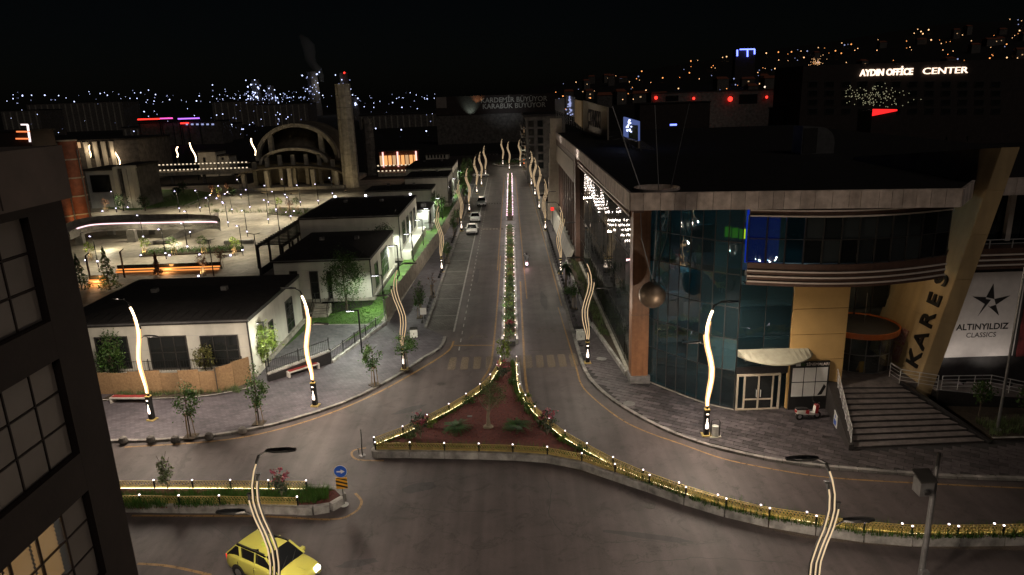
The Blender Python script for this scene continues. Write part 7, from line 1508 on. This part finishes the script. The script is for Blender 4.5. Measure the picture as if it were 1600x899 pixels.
# banner wall of the steel works
y = 330; a, b = AY(680, 152, y), AY(872, 147, y); t = thing('banner_wall', 'long dark works wall with two lines of pale slogan letters', 'billboard', ((a.x + b.x) / 2, y, 0)); zlo = AY(770, 178, y).z; MB().box(a.x, b.x, y, y + 2, zlo, a.z).build('panel', 'facade_dark', t, world=True); MB().box(a.x, b.x, y + .3, y + 8, 0, zlo).build('base_wall', 'concrete_dark', t, world=True)
c1_, c2_ = AY(803, 156, y), AY(803, 165.5, y); sz = 3.1
text('lettering', 'KARDEMİR BÜYÜYOR', sz, 'wall_white', t, face_m((c1_.x, y - .05, c1_.z), (1, 0, 0), (0, 0, 1)), .02, .03); text('lettering', 'KARABÜK BÜYÜYOR', sz, 'wall_white', t, face_m((c2_.x, y - .05, c2_.z), (1, 0, 0), (0, 0, 1)), .02, .03)
p = AY(735, 172, y); q = AY(735, 163, y); lamp('SPOT', t, (p.x, y - 3, zlo - .5), 1100, (.75, 1, .85), .2, 90, .9, aim=(0, .7, 1), world=True, name='wall_washer'); lamp('SPOT', t, (p.x + 3, y - 2.5, q.z), 900, (1, .4, .15), .2, 90, .9, aim=(.1, .7, 1), world=True, name='wall_washer'); lamp('SPOT', t, (AY(790, 172, y).x, y - 14, zlo), 900, (.9, .95, 1), .3, 100, .9, aim=(.0, 1, .3), world=True, name='wall_washer')
p, q = AY(702, 156, y), AY(686, 168, y); MB().box(AY(681, 150, y).x, AY(697, 150, y).x, y - .1, y - .02, AY(690, 169, y).z, AY(690, 152, y).z).build('portrait_panel', 'pane_grey', t, world=True)
# office tower with lit letters
y = 240; a, b = AY(1255, 108, y), AY(1598, 98, y); t = thing('office_centre', 'dark office building with glowing roof letters on the right', 'building', ((a.x + b.x) / 2, y, 0)); MB().box(a.x, b.x + 20, y, y + 25, 0, a.z + 1).build('wall', 'facade_dark', t, world=True)
l0_, l1_ = AY(1336, 115, y), AY(1511, 110, y); sl = (l1_ - l0_); 
text('lit_lettering', 'AYDIN OFFİCE', 2.9, 'sign_lit', t, face_m(l0_.lerp(l1_, .277) + Vector((0, -.3, 0)), sl, (0, 0, 1)), .2, .08, xs=.9); text('lit_lettering', 'CENTER', 2.9, 'sign_lit', t, face_m(l0_.lerp(l1_, .8) + Vector((0, -.3, 0)), sl, (0, 0, 1)), .2, .0, xs=1.42)
# reflections-like garland of tiny lamps on its glass front
mb = MB()
for k in range(150):
    a_ = rg.gauss(1365, 25); b_ = rg.gauss(150, 10)
    if 1320 < a_ < 1440 and 128 < b_ < 168: q = AY(a_, b_, y - .3); mb.ball((q.x, q.y, q.z), .13, 5, 3)
mb.build('garland_lights', 'garland', t, world=True, kind='stuff')
for fl_ in range(4):
    for k in range(12): q = AY(1270 + k * 26, 132 + fl_ * 14, y); f = MB().box(q.x - 1.6, q.x + 1.6, y - .15, y - .01, q.z - 1, q.z + 1).build('window', 'trim_dark', t, world=True); MB().box(q.x - 1.4, q.x + 1.4, y - .18, y - .151, q.z - .8, q.z + .8).build('pane', 'window_dark', f, world=True)
y = 190; p, q = AY(1364, 176, y), AY(1402, 173, y); t = thing('red_sign', 'glowing red shop sign below the office letters', 'sign', ((p.x + q.x) / 2, y, 0)); MB().slab([(p.x, y, p.z - .9), (q.x, y, q.z - .1), (q.x, y, q.z + .3), (p.x, y, p.z + .9)], (0, .3, 0)).build('lit_panel', 'sign_red', t, world=True); MB().box(p.x, q.x, y + .31, y + 8, 0, p.z + .5).build('shop_wall', 'facade_dark', t, world=True)
# white building with red lamps
y = 330; t = far_block('white_block', 'long pale far building with round red lamps', 1018, 1225, 142, y, 12, 'concrete_dark', [(1040, 150, 1060, 158, 'window_dark'), (1155, 148, 1183, 162, 'window_dark')], cat='building')
for a_, b_, s_ in ((1025, 153, 1.0), (1084, 154, .8), (1141, 155, 1.5), (1198, 152, .8), (1217, 152, 1.0)): q = AY(a_, b_, y - 1.2); MB().ball((q.x, q.y, q.z), s_ * .75, 10, 6).build('red_lamp', 'far_red', t, world=True)
lamp('SPOT', t, (AY(1120, 170, y - 20).x, y - 22, 8), 700, (1, .75, .65), .5, 140, .9, aim=(0, 1, .25), world=True, name='facade_light')
far_block('dark_block', 'dark low building in front of the pale far one', 1000, 1110, 160, 290, 12, 'facade_dark'); far_block('dark_block', 'dark building between the pale far one and the office centre', 1225, 1300, 168, 250, 14, 'facade_dark')
y = 900; t = thing('hillside_hotel', 'building edged with blue light tubes on the hillside', 'building', (AY(1165, 88, y).x, y, 0)); 
for a0, b0, a1, b1 in ((1152, 78, 1152, 88), (1156, 77.5, 1179, 77), (1168, 78, 1168, 89), (1179, 77, 1179, 85)): MB().bar(AY(a0, b0, y), AY(a1, b1, y), 1.5).build('light_tube', 'far_blue', t, world=True)
MB().box(AY(1150, 90, y).x, AY(1181, 90, y).x, y + 2, y + 14, hill(AY(1165, 90, y).x, y) - 2, AY(1165, 77, y).z).build('building_wall', 'facade_dark', t, world=True)
p = AY(1052, 195, 150); t = thing('blue_lamp', 'small blue glow behind the mall roof', 'lamp', (p.x, 150, ZT)); MB().box(p.x - .7, p.x + .7, 149.8, 150, p.z - .2, p.z + .15).build('lit_panel', 'far_blue', t, world=True); MB().box(p.x - .08, p.x + .08, 150.02, 150.2, 0, p.z).build('post', 'metal_black', t, world=True)
p = AY(1277, 101, 600); t = thing('light_tree', 'tree strung with small white lights on the hillside', 'tree', (p.x, 600, hill(p.x, 600))); MB().tube([(p.x, 600, hill(p.x, 600)), (p.x, 600, p.z + 3)], [.5, .1], 6).build('trunk', 'bark', t, world=True); mb = MB()
for k in range(60): mb.ball((p.x + rg.gauss(0, 2.6), 600, p.z + rg.gauss(0, 2.8)), .22, 5, 3)
mb.build('string_lights', 'far_amber', t, world=True, kind='stuff')
for i, (a, b) in enumerate(((1232, 123), (1248, 118), (1195, 136))): p = AY(a, b, 420); far_light(p.x, 420, p.z, .7, 'sign_lit', 'bright arched lamp in the row left of the office centre', 'arched lamps left of the office centre')
